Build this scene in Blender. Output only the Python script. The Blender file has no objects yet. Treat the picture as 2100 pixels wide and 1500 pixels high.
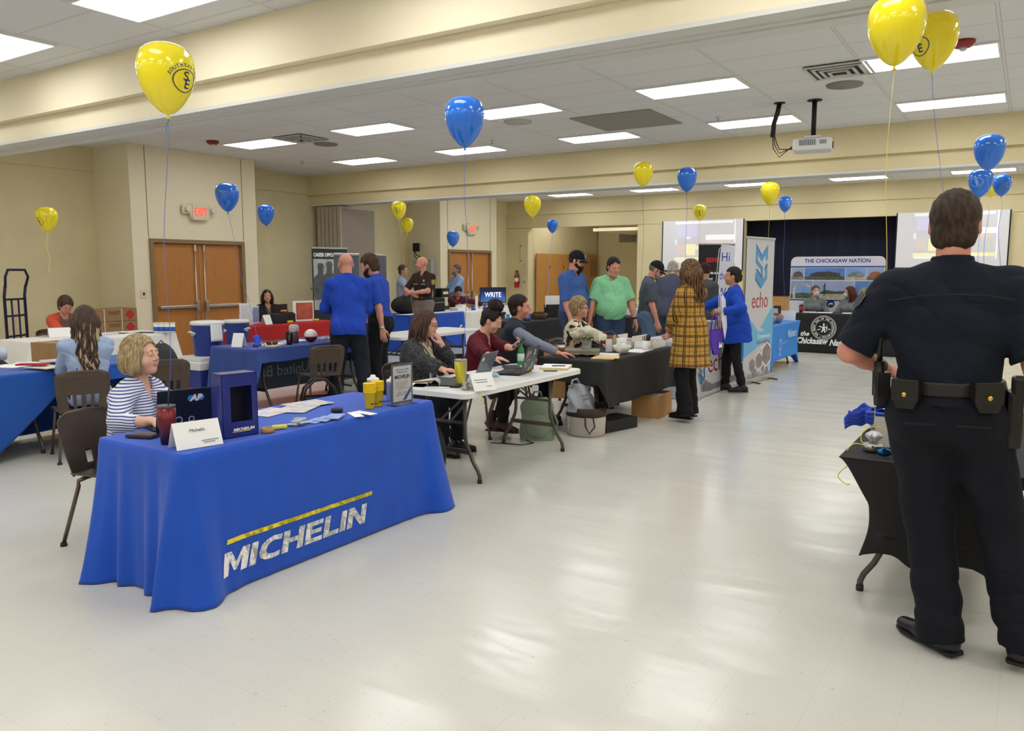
import bpy, bmesh, math, random
import numpy as np
from mathutils import Vector, Matrix, Euler
random.seed(7)
SC = bpy.context.scene
COL = SC.collection
PI = math.pi
def R(d): return math.radians(d)
# ------------------------------------------------------------------ camera, world, exposure
FPX = 1635.0; PITCH = math.atan(195/1635.0); YAW = R(32.85); CAMH = 1.65
cd = bpy.data.cameras.new('camera'); cam = bpy.data.objects.new('camera', cd); COL.objects.link(cam)
cd.sensor_width = 36; cd.lens = 36*FPX/2100; cd.clip_start = .05; cd.clip_end = 100
cam.location = (0, 0, CAMH); cam.rotation_euler = (PI/2-PITCH, 0, YAW)
SC.camera = cam
w = bpy.data.worlds.new('world'); SC.world = w; w.use_nodes = True
w.node_tree.nodes['Background'].inputs[0].default_value = (1, .97, .92, 1)
w.node_tree.nodes['Background'].inputs[1].default_value = .3
SC.view_settings.view_transform = 'Standard'; SC.view_settings.look = 'None'
SC.view_settings.gamma = 1; SC.view_settings.use_curve_mapping = False
SC.view_settings.exposure = 0.0
LAMP = 8.5          # strength of the ceiling panels
def ray(px, py):
    a = (px-1050)/FPX; b = (py-750)/FPX
    fw = math.cos(PITCH)-b*math.sin(PITCH); dn = math.sin(PITCH)+b*math.cos(PITCH)
    return (-fw*math.sin(YAW)+a*math.cos(YAW), fw*math.cos(YAW)+a*math.sin(YAW), -dn)
def at(px, py, z=0.):                      # the place on a surface of height z
    d = ray(px, py); t = (z-CAMH)/d[2]; return Vector((d[0]*t, d[1]*t, z))
def atX(px, py, X):
    d = ray(px, py); t = X/d[0]; return Vector((X, d[1]*t, CAMH+d[2]*t))
def atY(px, py, Y):
    d = ray(px, py); t = Y/d[1]; return Vector((d[0]*t, Y, CAMH+d[2]*t))
def atD(px, py, D):                        # at distance D along the view direction
    d = ray(px, py); t = D/math.sqrt(d[0]**2+d[1]**2+d[2]**2); return Vector((d[0]*t, d[1]*t, CAMH+d[2]*t))
# ------------------------------------------------------------------ materials
def lin(c):
    if isinstance(c, str): c = [int(c[i:i+2], 16)/255 for i in (0, 2, 4)]
    return tuple((x/12.92 if x <= .04045 else ((x+.055)/1.055)**2.4) for x in c[:3])+(1,)
MATS = {}
def mat(name, c, rough=.6, metal=0, var=0, vs=8, bump=0, bs=60, emit=0, alpha=1, trans=0, coat=0, stretch=None, sheen=0, ior=1.45):
    if name in MATS: return MATS[name]
    m = bpy.data.materials.new(name); m.use_nodes = True; nt = m.node_tree; b = nt.nodes['Principled BSDF']
    col = lin(c); b.inputs['Base Color'].default_value = col
    b.inputs['Roughness'].default_value = rough; b.inputs['Metallic'].default_value = metal; b.inputs['IOR'].default_value = ior
    if coat: b.inputs['Coat Weight'].default_value = coat; b.inputs['Coat Roughness'].default_value = .08
    if sheen: b.inputs['Sheen Weight'].default_value = sheen
    if trans: b.inputs['Transmission Weight'].default_value = trans
    if alpha < 1: b.inputs['Alpha'].default_value = alpha
    if emit: b.inputs['Emission Color'].default_value = col; b.inputs['Emission Strength'].default_value = emit
    if var or bump:
        tc = nt.nodes.new('ShaderNodeTexCoord'); mp = nt.nodes.new('ShaderNodeMapping')
        nt.links.new(tc.outputs['Object'], mp.inputs[0])
        if stretch: mp.inputs['Scale'].default_value = stretch
    if var:
        n = nt.nodes.new('ShaderNodeTexNoise'); n.inputs['Scale'].default_value = vs; n.inputs['Detail'].default_value = 4
        nt.links.new(mp.outputs[0], n.inputs[0])
        r = nt.nodes.new('ShaderNodeValToRGB')
        r.color_ramp.elements[0].position = .3; r.color_ramp.elements[1].position = .7
        r.color_ramp.elements[0].color = tuple(x*(1-var) for x in col[:3])+(1,)
        r.color_ramp.elements[1].color = tuple(min(1, x*(1+var)) for x in col[:3])+(1,)
        nt.links.new(n.outputs[0], r.inputs[0]); nt.links.new(r.outputs[0], b.inputs['Base Color'])
    if bump:
        n2 = nt.nodes.new('ShaderNodeTexNoise'); n2.inputs['Scale'].default_value = bs; n2.inputs['Detail'].default_value = 3
        nt.links.new(mp.outputs[0], n2.inputs[0]); bp = nt.nodes.new('ShaderNodeBump')
        bp.inputs['Strength'].default_value = bump; bp.inputs['Distance'].default_value = .01
        nt.links.new(n2.outputs[0], bp.inputs['Height']); nt.links.new(bp.outputs[0], b.inputs['Normal'])
    MATS[name] = m; return m
class NT:                                    # small helper for hand-wired materials
    def __init__(s, name):
        s.m = bpy.data.materials.new(name); s.m.use_nodes = True; s.t = s.m.node_tree; s.b = s.t.nodes['Principled BSDF']; MATS[name] = s.m
        s.obj = s.t.nodes.new('ShaderNodeTexCoord').outputs['Object']
    def lk(s, a, b):
        if isinstance(a, (int, float)): b.default_value = a
        else: s.t.links.new(a, b)
    def math(s, op, a, b=0, c=None):
        n = s.t.nodes.new('ShaderNodeMath'); n.operation = op; s.lk(a, n.inputs[0]); s.lk(b, n.inputs[1])
        if c is not None: s.lk(c, n.inputs[2])
        return n.outputs[0]
    def xyz(s, v=None):
        n = s.t.nodes.new('ShaderNodeSeparateXYZ'); s.t.links.new(v or s.obj, n.inputs[0]); return n.outputs
    def noise(s, scale, detail=3, v=None, stretch=None):
        n = s.t.nodes.new('ShaderNodeTexNoise'); n.inputs['Scale'].default_value = scale; n.inputs['Detail'].default_value = detail
        src = v or s.obj
        if stretch:
            mp = s.t.nodes.new('ShaderNodeMapping'); mp.inputs['Scale'].default_value = stretch; s.t.links.new(src, mp.inputs[0]); src = mp.outputs[0]
        s.t.links.new(src, n.inputs[0]); return n.outputs[0]
    def mix(s, f, a, b):
        n = s.t.nodes.new('ShaderNodeMix'); n.data_type = 'RGBA'; s.lk(f, n.inputs[0])
        for v, i in ((a, 6), (b, 7)):
            if isinstance(v, (str, tuple)): n.inputs[i].default_value = lin(v)
            else: s.t.links.new(v, n.inputs[i])
        return n.outputs[2]
    def line(s, coord, period, off, width):  # 1 on narrow stripes
        f = s.math('FRACT', s.math('DIVIDE', s.math('SUBTRACT', coord, off), period))
        return s.math('LESS_THAN', f, width/period)
    def bump(s, h, st=.3, dist=.01):
        n = s.t.nodes.new('ShaderNodeBump'); n.inputs['Strength'].default_value = st; n.inputs['Distance'].default_value = dist
        s.t.links.new(h, n.inputs['Height']); s.t.links.new(n.outputs[0], s.b.inputs['Normal'])
    def col(s, v): s.t.links.new(v, s.b.inputs['Base Color'])
    def rough(s, v): s.lk(v, s.b.inputs['Roughness'])
# ------------------------------------------------------------------ mesh builder
class MB:
    def __init__(s): s.v = []; s.f = []; s.mi = []; s.cur = 0; s.sm = []
    def mat(s, i): s.cur = i; return s
    def add(s, vs, fs, M=None, smooth=False):
        o = len(s.v)
        for p in vs: s.v.append(tuple(M @ Vector(p)) if M else tuple(p))
        for f in fs: s.f.append(tuple(i+o for i in f)); s.mi.append(s.cur); s.sm.append(smooth)
        return s
    def box(s, c, d, M=None, rz=0, bev=0):
        x, y, z = d[0]/2, d[1]/2, d[2]/2
        T = Matrix.Translation(c) @ Matrix.Rotation(rz, 4, 'Z')
        if M: T = M @ T
        if bev <= 0:
            vs = [(i*x, j*y, k*z) for k in (-1, 1) for j in (-1, 1) for i in (-1, 1)]
            return s.add(vs, [(0, 2, 3, 1), (4, 5, 7, 6), (0, 1, 5, 4), (2, 6, 7, 3), (0, 4, 6, 2), (1, 3, 7, 5)], T)
        bev = min(bev, x*.99, y*.99, z*.99)
        bm = bmesh.new(); bmesh.ops.create_cube(bm, size=1)
        for v in bm.verts: v.co = Vector((v.co.x*2*x, v.co.y*2*y, v.co.z*2*z))
        bmesh.ops.bevel(bm, geom=bm.edges[:], offset=bev, segments=2, profile=.6, affect='EDGES')
        return s.bm(bm, T)
    def bm(s, bm, T=None, smooth=False):
        bm.verts.index_update(); s.add([v.co[:] for v in bm.verts], [[v.index for v in f.verts] for f in bm.faces], T, smooth); bm.free(); return s
    def cyl(s, a, b, r, r2=None, n=14, cap=True, smooth=True):
        return s.tube([a, b], [r, r if r2 is None else r2], n, cap, smooth)
    def tube(s, pts, r, n=10, cap=True, smooth=True, closed=False):
        pts = [Vector(p) for p in pts]; rs = r if isinstance(r, (list, tuple)) else [r]*len(pts)
        m = len(pts); vs = []; prev = None
        for i, p in enumerate(pts):
            if closed: t = (pts[(i+1) % m]-pts[i-1]).normalized()
            else: t = (pts[min(i+1, m-1)]-pts[max(i-1, 0)]).normalized()
            if prev is None: u = t.orthogonal().normalized()
            else: u = (prev-t*prev.dot(t)); u = u.normalized() if u.length > 1e-6 else t.orthogonal().normalized()
            prev = u; q = t.cross(u)
            for k in range(n):
                a = 2*PI*k/n; vs.append(p+(u*math.cos(a)+q*math.sin(a))*rs[i])
        fs = []
        for i in range(m if closed else m-1):
            j = (i+1) % m
            for k in range(n):
                l = (k+1) % n; fs.append((i*n+k, i*n+l, j*n+l, j*n+k))
        s.add(vs, fs, None, smooth)
        if cap and not closed:
            o = len(s.v)-len(vs)
            s.f.append(tuple(o+k for k in reversed(range(n)))); s.mi.append(s.cur); s.sm.append(False)
            s.f.append(tuple(o+(m-1)*n+k for k in range(n))); s.mi.append(s.cur); s.sm.append(False)
        return s
    def lathe(s, prof, c=(0, 0, 0), n=24, M=None, smooth=True, wob=None):
        vs = []; fs = []
        for j, (r, z) in enumerate(prof):
            for k in range(n):
                a = 2*PI*k/n; rr = r*(wob(a, z) if wob else 1); vs.append((rr*math.cos(a), rr*math.sin(a), z))
        for j in range(len(prof)-1):
            for k in range(n):
                l = (k+1) % n; fs.append((j*n+k, j*n+l, (j+1)*n+l, (j+1)*n+k))
        fs.append(tuple(reversed(range(n)))); fs.append(tuple((len(prof)-1)*n+k for k in range(n)))
        T = Matrix.Translation(c)
        return s.add(vs, fs, (M @ T) if M else T, smooth)
    def prism(s, poly, z0, z1, M=None):      # polygon in xy, extruded in z
        n = len(poly); vs = [(x, y, z0) for x, y in poly]+[(x, y, z1) for x, y in poly]
        fs = [tuple(reversed(range(n))), tuple(range(n, 2*n))]+[(i, (i+1) % n, n+(i+1) % n, n+i) for i in range(n)]
        return s.add(vs, fs, M)
    def grid(s, fn, nu, nv, smooth=True, closed=False):
        vs = [fn(i/nu, j/nv) for j in range(nv+1) for i in range(nu+(0 if closed else 1))]
        w_ = nu if closed else nu+1
        fs = [(j*w_+i, j*w_+(i+1) % w_, (j+1)*w_+(i+1) % w_, (j+1)*w_+i) for j in range(nv) for i in range(nu)]
        return s.add(vs, fs, None, smooth)
    def ball(s, c, r, n=14, M=None):
        r = r if isinstance(r, (tuple, list)) else (r, r, r)
        vs = []; fs = []; m = max(6, n//2)
        for j in range(m+1):
            t = PI*j/m
            for k in range(n):
                a = 2*PI*k/n; vs.append((c[0]+r[0]*math.sin(t)*math.cos(a), c[1]+r[1]*math.sin(t)*math.sin(a), c[2]+r[2]*math.cos(t)))
        for j in range(m):
            for k in range(n):
                l = (k+1) % n; fs.append((j*n+k, (j+1)*n+k, (j+1)*n+l, j*n+l))
        return s.add(vs, fs, M, True)
    def build(s, name, mats, parent=None, loc=None, weld=0):
        me = bpy.data.meshes.new(name); me.from_pydata(s.v, [], s.f)
        mats = mats if isinstance(mats, (list, tuple)) else [mats]
        for m in mats: me.materials.append(m)
        me.polygons.foreach_set('material_index', s.mi); me.polygons.foreach_set('use_smooth', s.sm)
        bm = bmesh.new(); bm.from_mesh(me)
        if weld: bmesh.ops.remove_doubles(bm, verts=bm.verts[:], dist=weld)
        bmesh.ops.recalc_face_normals(bm, faces=bm.faces[:]); bm.to_mesh(me); bm.free()
        me.update(); return obj(name, me, parent, loc)
def obj(name, me, parent=None, loc=None):
    o = bpy.data.objects.new(name, me); COL.objects.link(o)
    if parent: o.parent = parent
    if loc is not None: o.location = loc
    return o
def tag(o, label, cat, group=None, kind=None):
    o['label'] = label; o['category'] = cat
    if group: o['group'] = group
    if kind: o['kind'] = kind
    return o
def thing(name, label, cat, loc=(0, 0, 0), rz=0, group=None):
    o = bpy.data.objects.new(name, None); COL.objects.link(o); o.empty_display_size = .1
    o.location = loc; o.rotation_euler = (0, 0, rz); return tag(o, label, cat, group)
def struct(name, mb, m):
    o = mb.build(name, m); o['kind'] = 'structure'; return o
def dup(root, loc, rz, label=None, group=None):
    def cp(o, par):
        c = o.copy(); COL.objects.link(c)
        if par is not None: c.parent = par
        for ch in o.children: cp(ch, c)
        return c
    r = cp(root, None); r.location = loc; r.rotation_euler = (0, 0, rz)
    if label: r['label'] = label
    if group: r['group'] = group
    return r
def face(origin, right, up):                 # matrix whose x runs right, y up, z out of the surface
    r = Vector(right).normalized(); u = Vector(up); u = (u-r*u.dot(r)).normalized(); n = r.cross(u)
    M = Matrix((r, u, n)).transposed().to_4x4(); M.translation = Vector(origin); return M
def text_mb(s, size, M, bold=.0, shear=0, ext=.001, align='LEFT', width=None, sx=1, spacing=1):
    cu = bpy.data.curves.new('t', 'FONT'); cu.body = s; cu.size = size; cu.offset = bold; cu.shear = shear; cu.extrude = ext
    cu.align_x = align; cu.resolution_u = 3; cu.space_character = spacing
    o = bpy.data.objects.new('t', cu); COL.objects.link(o); dg = bpy.context.evaluated_depsgraph_get(); dg.update()
    me = o.evaluated_get(dg).to_mesh(); vs = [v.co.copy() for v in me.vertices]; fs = [tuple(p.vertices) for p in me.polygons]
    o.evaluated_get(dg).to_mesh_clear(); bpy.data.objects.remove(o); bpy.data.curves.remove(cu)
    if width and vs:
        x0 = min(v.x for v in vs); x1 = max(v.x for v in vs); sx = width/max(1e-6, x1-x0)
        off = x0 if align == 'LEFT' else 0
        for v in vs: v.x = (v.x-off)*sx
    elif sx != 1:
        for v in vs: v.x *= sx
    return vs, fs
def text(name, s, size, M, m, parent=None, **k):
    vs, fs = text_mb(s, size, M, **k); mb = MB(); mb.add(vs, fs, M); return mb.build(name, m, parent)
def texts(name, items, m, parent=None, warp=None):   # several lines of writing in one mesh
    mb = MB()
    for it in items:
        s, size, M = it[:3]; k = it[3] if len(it) > 3 else {}
        vs, fs = text_mb(s, size, M, **k); mb.add(vs, fs, M)
    if warp: mb.v = [tuple(warp(Vector(p))) for p in mb.v]
    return mb.build(name, m, parent)
# ------------------------------------------------------------------ the room
CEIL = 3.77; XW = -13.9; XB = -12.8; YS = 21.2; XR = 5.2; YN = -4.6
n = NT('vinyl_tile_floor')
x, y, z = n.xyz()
g = n.math('MAXIMUM', n.line(x, .305, 0, .0022), n.line(y, .305, .1, .0022))
sp = n.noise(95, 2, stretch=(1, .35, 1)); sp2 = n.noise(70, 2, stretch=(.4, 1, 1))
spk = n.math('MAXIMUM', n.math('GREATER_THAN', sp, .715), n.math('GREATER_THAN', sp2, .72))
base = n.mix(n.noise(1.5, 3), 'cac8bf', 'd3d1c8'); base = n.mix(n.math('MULTIPLY', spk, .55), base, '9c917b')
base = n.mix(n.math('MULTIPLY', g, .22), base, '8f8a7c'); n.col(base)
n.rough(n.math('MULTIPLY_ADD', n.noise(3, 3), .14, .115))
n.bump(n.noise(1.3, 2, stretch=(1, 3, 1)), 0.22, .03); n.b.inputs['Coat Weight'].default_value = .0; n.b.inputs['Coat Roughness'].default_value = .06
m_floor = n.m
n = NT('ceiling_tile')
x, y, z = n.xyz()
g = n.math('MAXIMUM', n.line(x, 1.24, -.372, .024), n.line(y, .6275, 8.893, .014))
gap = n.math('SUBTRACT', n.math('MAXIMUM', n.line(x, 1.24, -.377, .034), n.line(y, .6275, 8.889, .022)), g)
c = n.mix(n.noise(60, 3), 'dcdcdc', 'e6e6e6'); c = n.mix(g, c, 'dededc'); c = n.mix(gap, c, 'a9a9a6'); n.col(c); n.rough(.9)
n.bump(n.noise(130, 2), .25, .004); m_ceil = n.m
m_wall = mat('cream_wall_paint', 'e0d3aa', .75, var=.02, vs=2, bump=.05, bs=200)
m_wall2 = mat('pale_cream_paint', 'ebe1c4', .7, var=.015, vs=2, bump=.05, bs=200)
m_tan = mat('vinyl_wall_covering', 'e3d7ae', .8, var=.03, vs=3, bump=.1, bs=300)
m_white = mat('white_painted_track', 'd8d8d4', .5)
m_seam = mat('wall_seam', '8d8466', .8)
mb = MB(); mb.box(((XW+XR)/2, (YN+29)/2, -.05), (XR-XW+.4, 29-YN+.4, .1)); floor = struct('floor', mb, m_floor)
mb = MB(); mb.box(((XW+XR)/2, (YN+29)/2, CEIL+.05), (XR-XW+.4, 29-YN+.4, .1)); ceiling = struct('ceiling', mb, m_ceil)
# left wall: recessed bays between two forward blocks that carry the exit doors
def wall_with_hole(mb, X, y0, y1, h0, h1, ztop, th=.12, z=CEIL):
    mb.box((X-th/2, (y0+h0)/2, z/2), (th, h0-y0, z)); mb.box((X-th/2, (h1+y1)/2, z/2), (th, y1-h1, z))
    mb.box((X-th/2, (h0+h1)/2, (ztop+z)/2), (th, h1-h0, z-ztop))
mb = MB(); mb.box((XW-.1, (YN+29)/2, CEIL/2), (.2, 29-YN, CEIL)); struct('wall_left', mb, m_tan)
mb = MB()
for y0, y1 in ((YN, 7.98), (10.59, 16.42), (19.01, YS)): mb.box((XW+.03, (y0+y1)/2, (3.36+CEIL)/2), (.06, y1-y0-.004, CEIL-3.36-.004))
struct('trim_1', mb, m_wall)
BL = [(7.98, 10.59, 8.28, 10.26), (16.42, 19.01, 16.73, 18.71)]
mb = MB()
for y0, y1, h0, h1 in BL:
    wall_with_hole(mb, XB, y0, y1, h0, h1, 2.2)
    mb.box(((XW+XB-.12)/2+.002, y0+.06, CEIL/2), (XB-.12-XW-.004, .12, CEIL)); mb.box(((XW+XB-.12)/2+.002, y1-.06, CEIL/2), (XB-.12-XW-.004, .12, CEIL))
struct('wall_exit', mb, m_wall2)
mb = MB()
for y0, y1, h0, h1 in BL:
    for yy in (y0+.3 if y0 < 9 else y0+.32, y1-.32): mb.box((XB+.002, yy, 2.99), (.006, .012, 1.55))
struct('trim_2', mb, m_seam)
# doors
m_oak = mat('oak_veneer', 'b97c3e', .45, var=.10, vs=9, stretch=(1, 7, .6), bump=.05, bs=40)
m_oak2 = mat('honey_oak_panelling', 'c48f4e', .45, var=.12, vs=4, stretch=(1, 7, .45), bump=.04, bs=40)
m_frame = mat('brown_metal_frame', '8a7350', .5)
m_steel = mat('brushed_steel', 'c9c9c6', .32, .85)
def exit_door(name, h0, h1, open_right=False):
    X = XB; mb = MB(); w_ = .07
    mb.box((X-.04, h0+w_/2, 1.1), (.16, w_, 2.2)); mb.box((X-.04, h1-w_/2, 1.1), (.16, w_, 2.2)); mb.box((X-.04, (h0+h1)/2, 2.165), (.16, h1-h0-2*w_, .07))
    root = struct(name, mb, m_frame)
    mid = (h0+h1)/2; a = h0+w_+.003; b = h1-w_-.003
    for k, (p, q) in enumerate(((a, mid-.004), (mid+.004, b))):
        mb = MB(); mb.box((X-.05, (p+q)/2, 1.063), (.045, q-p, 2.12), bev=.003); d = mb.build('door_leaf', m_oak, root)
        side = 1 if k == 0 else -1; e = q if k == 0 else p
        mb = MB(); yb = e-side*.09
        mb.box((X+.02, (p+q)/2, 1.0), (.05, (q-p)-.12, .055), bev=.01); mb.box((X+.035, (p+q)/2-side*.1, 1.0), (.03, (q-p)*.6, .045), bev=.008)
        mb.box((X+.03, yb, 1.0), (.06, .06, .2), bev=.01); mb.build('push_bar', m_steel, d)
        mb = MB(); mb.cyl((X+.0, yb, .02), (X+.0, yb, 2.02), .011); mb.box((X+.0, yb, 2.05), (.04, .035, .12), bev=.005)
        mb.build('vertical_rod', m_steel, d)
    return root
exit_door('door_1', *BL[0][2:]); exit_door('door_2', *BL[1][2:])
# stage wall, its alcove and the stage
m_curtain_b = mat('stage_board', 'b98d52', .4, var=.15, vs=6, stretch=(.5, 1, 6))
mb = MB()
mb.box((-13.5, YS+.1, 1.47), (.8, .2, 2.94))                       # pier with the extinguisher
mb.box((-7.92, YS+.1, 1.47), (3.05, .2, 2.94)); mb.box((1.22, YS+.1, 1.47), (7.96, .2, 2.94))
mb.box((-4.58, YS+.1, .31), (3.62, .2, .62)); struct('wall_stage', mb, m_wall)
mb = MB(); mb.box((-4.58, YS+.08, .8), (3.62, .3, .34)); mb.box((-4.58, YS+1.5, .94), (3.62, 2.7, .06)); struct('trim_3', mb, m_curtain_b)
mb = MB(); mb.box((-13.16, 24, CEIL/2), (.12, 5.2, CEIL)); struct('wall_alcove', mb, m_wall)
mb = MB(); mb.box((-11.2, 26.0, CEIL/2), (3.7, .2, CEIL)); mb.box((-9.35, 23.7, CEIL/2), (.2, 4.5, CEIL)); struct('wall_back', mb, m_wall)
mb = MB(); mb.box((-10.6, 24.4, 2.93), (2.3, 2.9, .1)); struct('trim_4', mb, m_wall2)
mb = MB(); mb.box((-3, 28.0, CEIL/2), (9, .1, CEIL)); mb.box((XR+.1, (YN+29)/2, CEIL/2), (.2, 29-YN, CEIL)); struct('wall_right', mb, m_wall)
mb = MB(); mb.box(((XW+XR)/2, YN-.1, CEIL/2), (XR-XW, .2, CEIL)); struct('wall_near', mb, m_wall)
def beam(name, y0, y1, zb, lip=3.34):
    mb = MB(); L = XR-XW-.01; xc = (XR+XW)/2
    mb.box((xc, (y0+y1)/2, (lip+CEIL)/2), (L, y1-y0, CEIL-lip-.002))
    if zb < lip: mb.mat(0); mb.box((xc, (y0+y1)/2, (zb+lip)/2), (L-.01, y1-y0-.2, lip-zb))
    return mb
for i, (y0, y1) in enumerate(((4.7, 5.32), (12.95, 13.57))):
    mb = beam('', y0, y1, 3.13); o = struct('trim_%d' % (5+i), mb, m_wall2 if i == 0 else m_wall)
    mb = MB(); mb.box(((XR+XW)/2, (y0+y1)/2, 3.115), (XR-XW-.05, y1-y0-.16, .03)); mb.box(((XR+XW)/2, (y0+y1)/2-.05, 3.095), (XR-XW-.05, .03, .012)); mb.box(((XR+XW)/2, (y0+y1)/2+.05, 3.095), (XR-XW-.05, .03, .012))
    mb.build('partition_track', m_white, o)
mb = MB(); L = XR-XW-.02
mb.box(((XR+XW)/2, YS+.1, (3.34+CEIL)/2), (L, .26, CEIL-3.34)); mb.box(((XR+XW)/2, YS+.12, 3.15), (L, .2, .4)); struct('trim_8', mb, m_wall)
# navy stage curtain
m_curt = mat('navy_stage_curtain', '161a33', .9, var=.15, vs=3, bump=.1, bs=100, sheen=.2)
mb = MB(); mb.grid(lambda u, v: (-6.6+4.1*u, 22.0+.05*math.sin(u*90)*.25+.02*math.sin(u*47), .97+v*2.2), 220, 4)
tag(mb.build('stage_curtain', m_curt), 'dark navy pleated curtain closing the stage opening', 'curtain')
# pull-down screens with the projected page
m_scr = mat('projection_screen', 'cfcfd3', .7, emit=.26); m_black = mat('matte_black', '17171a', .6)
def scr(label, X0, X1, zt, zb, Y=YS-.12):
    t = thing('projection_screen', label, 'projection screen', ((X0+X1)/2, Y, zb), 0, None); W = X1-X0; Hh = zt-zb
    mb = MB(); mb.box((0, 0, Hh/2), (W, .01, Hh)); mb.build('screen_fabric', m_scr, t)
    mb = MB(); mb.box((0, .0, -.02), (W+.04, .03, .04)); mb.box((-W/2-.015, 0, Hh/2), (.03, .012, Hh)); mb.box((W/2+.015, 0, Hh/2), (.03, .012, Hh)); mb.build('black_border', m_black, t)
    g_ = [('projected_white', 'f0f0f4', .38, [(.16, .93, .72, .05), (.55, .60, .35, .10), (.16, .52, .02, .1), (.17, .16, .2, .035), (.9, .5, .012, .85), (.3, .63, .06, .12)]),
          ('projected_lavender', 'cfcfe6', .3, [(.18, .67, .26, .24)]), ('projected_yellow', 'efe9bc', .38, [(.16, .2, .74, .06), (.3, .3, .12, .22), (.42, .42, .1, .06)]),
          ('projected_rose', 'dccfcc', .26, [(.5, .53, .35, .06), (.18, .32, .1, .2)]), ('projected_grey', 'cdcdd0', .26, [(.46, .28, .42, .2)])]
    for j, (nm, c, e, rs) in enumerate(g_):
        for (u, v, a, b) in rs: mb = MB(); mb.box((-W/2+(u+a/2)*W, -.0062-.0004*j, (v+b/2 if v+b <= 1 else 1-b/2)*Hh), (a*W, .001, b*Hh)); mb.build('projected_picture', mat(nm, c, .7, emit=e), t)
scr('pull-down screen with a faint projected web page, left of the stage curtain', -8.62, -6.4, 3.0, 1.66)
scr('pull-down screen with a faint projected web page, right of the stage curtain behind the officer', -2.72, -.46, 3.0, 1.72)
# oak cupboards, louvre and grille in the alcove
t = thing('wood_cabinet', 'tall honey oak cupboard doors built into the alcove wall', 'cabinet', (-13.0, 21.5, 0))
mb = MB(); mb.box((0, 2.15, 1.09), (.05, 4.2, 2.18)); mb.build('body', m_oak2, t)
for a, b in ((.75, 1.65), (1.68, 2.55), (2.58, 3.4)):
    mb = MB(); mb.box((.035, (a+b)/2, 1.03), (.03, b-a, 1.95), bev=.006); d = mb.build('door', m_oak2, t)
    mb = MB(); mb.ball((.07, b-.12, 1.0), .025); mb.build('knob', m_steel, d)
    mb = MB(); mb.box((.055, a+.02, 1.75), (.012, .03, .1)); mb.box((.055, a+.02, .4), (.012, .03, .1)); mb.build('hinge', m_black, d)
mb = MB(); mb.box((.035, 3.85, 1.75), (.03, .7, .75), bev=.005); lo = mb.build('louvre_door', m_oak2, t)
mb = MB()
for k in range(14): mb.box((.055, 3.85, 1.47+k*.042), (.012, .5, .02))
mb.build('slats', m_frame, lo)
m_grille = mat('grey_grille', '9c9684', .6)
t = thing('return_air_grille', 'square grey return air grille on the alcove wall', 'air grille', (-11.9, 25.86, 2.62), -PI/2)
mb = MB(); mb.box((0, 0, .26), (.03, .62, .5)); mb.build('frame', m_grille, t)
mb = MB()
for k in range(16): mb.box((.02, 0, .03+k*.03), (.012, .56, .012))
mb.build('slats', mat('dark_grille', '8c8774', .6), t)
# stacked folding partition
m_pan = mat('mauve_partition_fabric', '9c9086', .9, var=.03, bump=.1, bs=250); m_edge = mat('partition_edge', 'b4ab9b', .5)
def leaf(i):
    t = thing('partition_panel', ['front folded leaf of the movable partition, mauve fabric face', 'narrow edge of a folded partition leaf in the stack by the left wall'][i > 0], 'folding partition', (-13.03-i*.125, 13.62, .02), 0, 'leaves of the stacked partition' if i else None)
    mb = MB(); mb.box((0, 0, 1.53), (.085, 1.06, 3.04)); mb.build('panel', m_pan, t)
    mb = MB(); mb.box((0, -.545, 1.53), (.1, .04, 3.06)); mb.box((0, .545, 1.53), (.1, .04, 3.06)); mb.box((0, 0, 3.03), (.11, 1.1, .05)); mb.box((0, 0, .02), (.1, 1.1, .04)); mb.build('edge_rail', m_edge, t)
for i in range(6): leaf(i)
# ceiling furniture
m_diff = mat('light_diffuser', 'ffffff', .5, emit=LAMP); m_lf = mat('light_frame', 'e8e8e6', .5)
cols = [-10.97, -8.45, -5.92, -3.45, -.98, 1.5, 3.98]; rows = [-3.6, -1.1, 1.4, 3.94, 6.69, 9.21, 11.73, 14.86, 17.37, 20.0]
rn = {3.94: 'before the nearest beam', 9.21: 'first row past the beam', 11.73: 'row before the far beam', 20.0: 'far bay row'}
cn = ['nearest the left wall', 'second column from the left wall', 'third column from the left wall', 'fourth column from the left wall', 'column above the stage screens', 'column right of the picture', 'column by the right wall']
proto = None
for yy in rows:
    for ci, xx in enumerate(cols):
        lab = 'ceiling light panel, %s, %s' % (rn.get(yy, 'overhead row'), cn[ci])
        if proto is None:
            t = proto = thing('ceiling_light', lab, 'ceiling light', (xx, yy, CEIL-.012), 0, 'fluorescent ceiling panels')
            mb = MB(); mb.box((0, 0, 0), (1.17, .57, .012)); mb.build('diffuser', m_diff, t)
            mb = MB()
            for a, b, c, d in ((0, .295, 1.21, .02), (0, -.295, 1.21, .02), (.595, 0, .02, .57), (-.595, 0, .02, .57)): mb.box((a, b, 0), (c, d, .022))
            mb.build('frame', m_lf, t)
        else: dup(proto, (xx, yy, CEIL-.012), 0, lab)
dup(proto, (-12.2, 22.2, CEIL-.012), 0, 'added light panel brightening the alcove, nearer its left wall'); dup(proto, (-10.4, 22.2, CEIL-.012), 0, 'added light panel brightening the alcove, nearer the stage')  # two extra panels, added only to brighten the alcove
m_vent = mat('vent_white', 'c9c9c5', .5); m_vd = mat('vent_dark', '3b3a38', .8)
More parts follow.
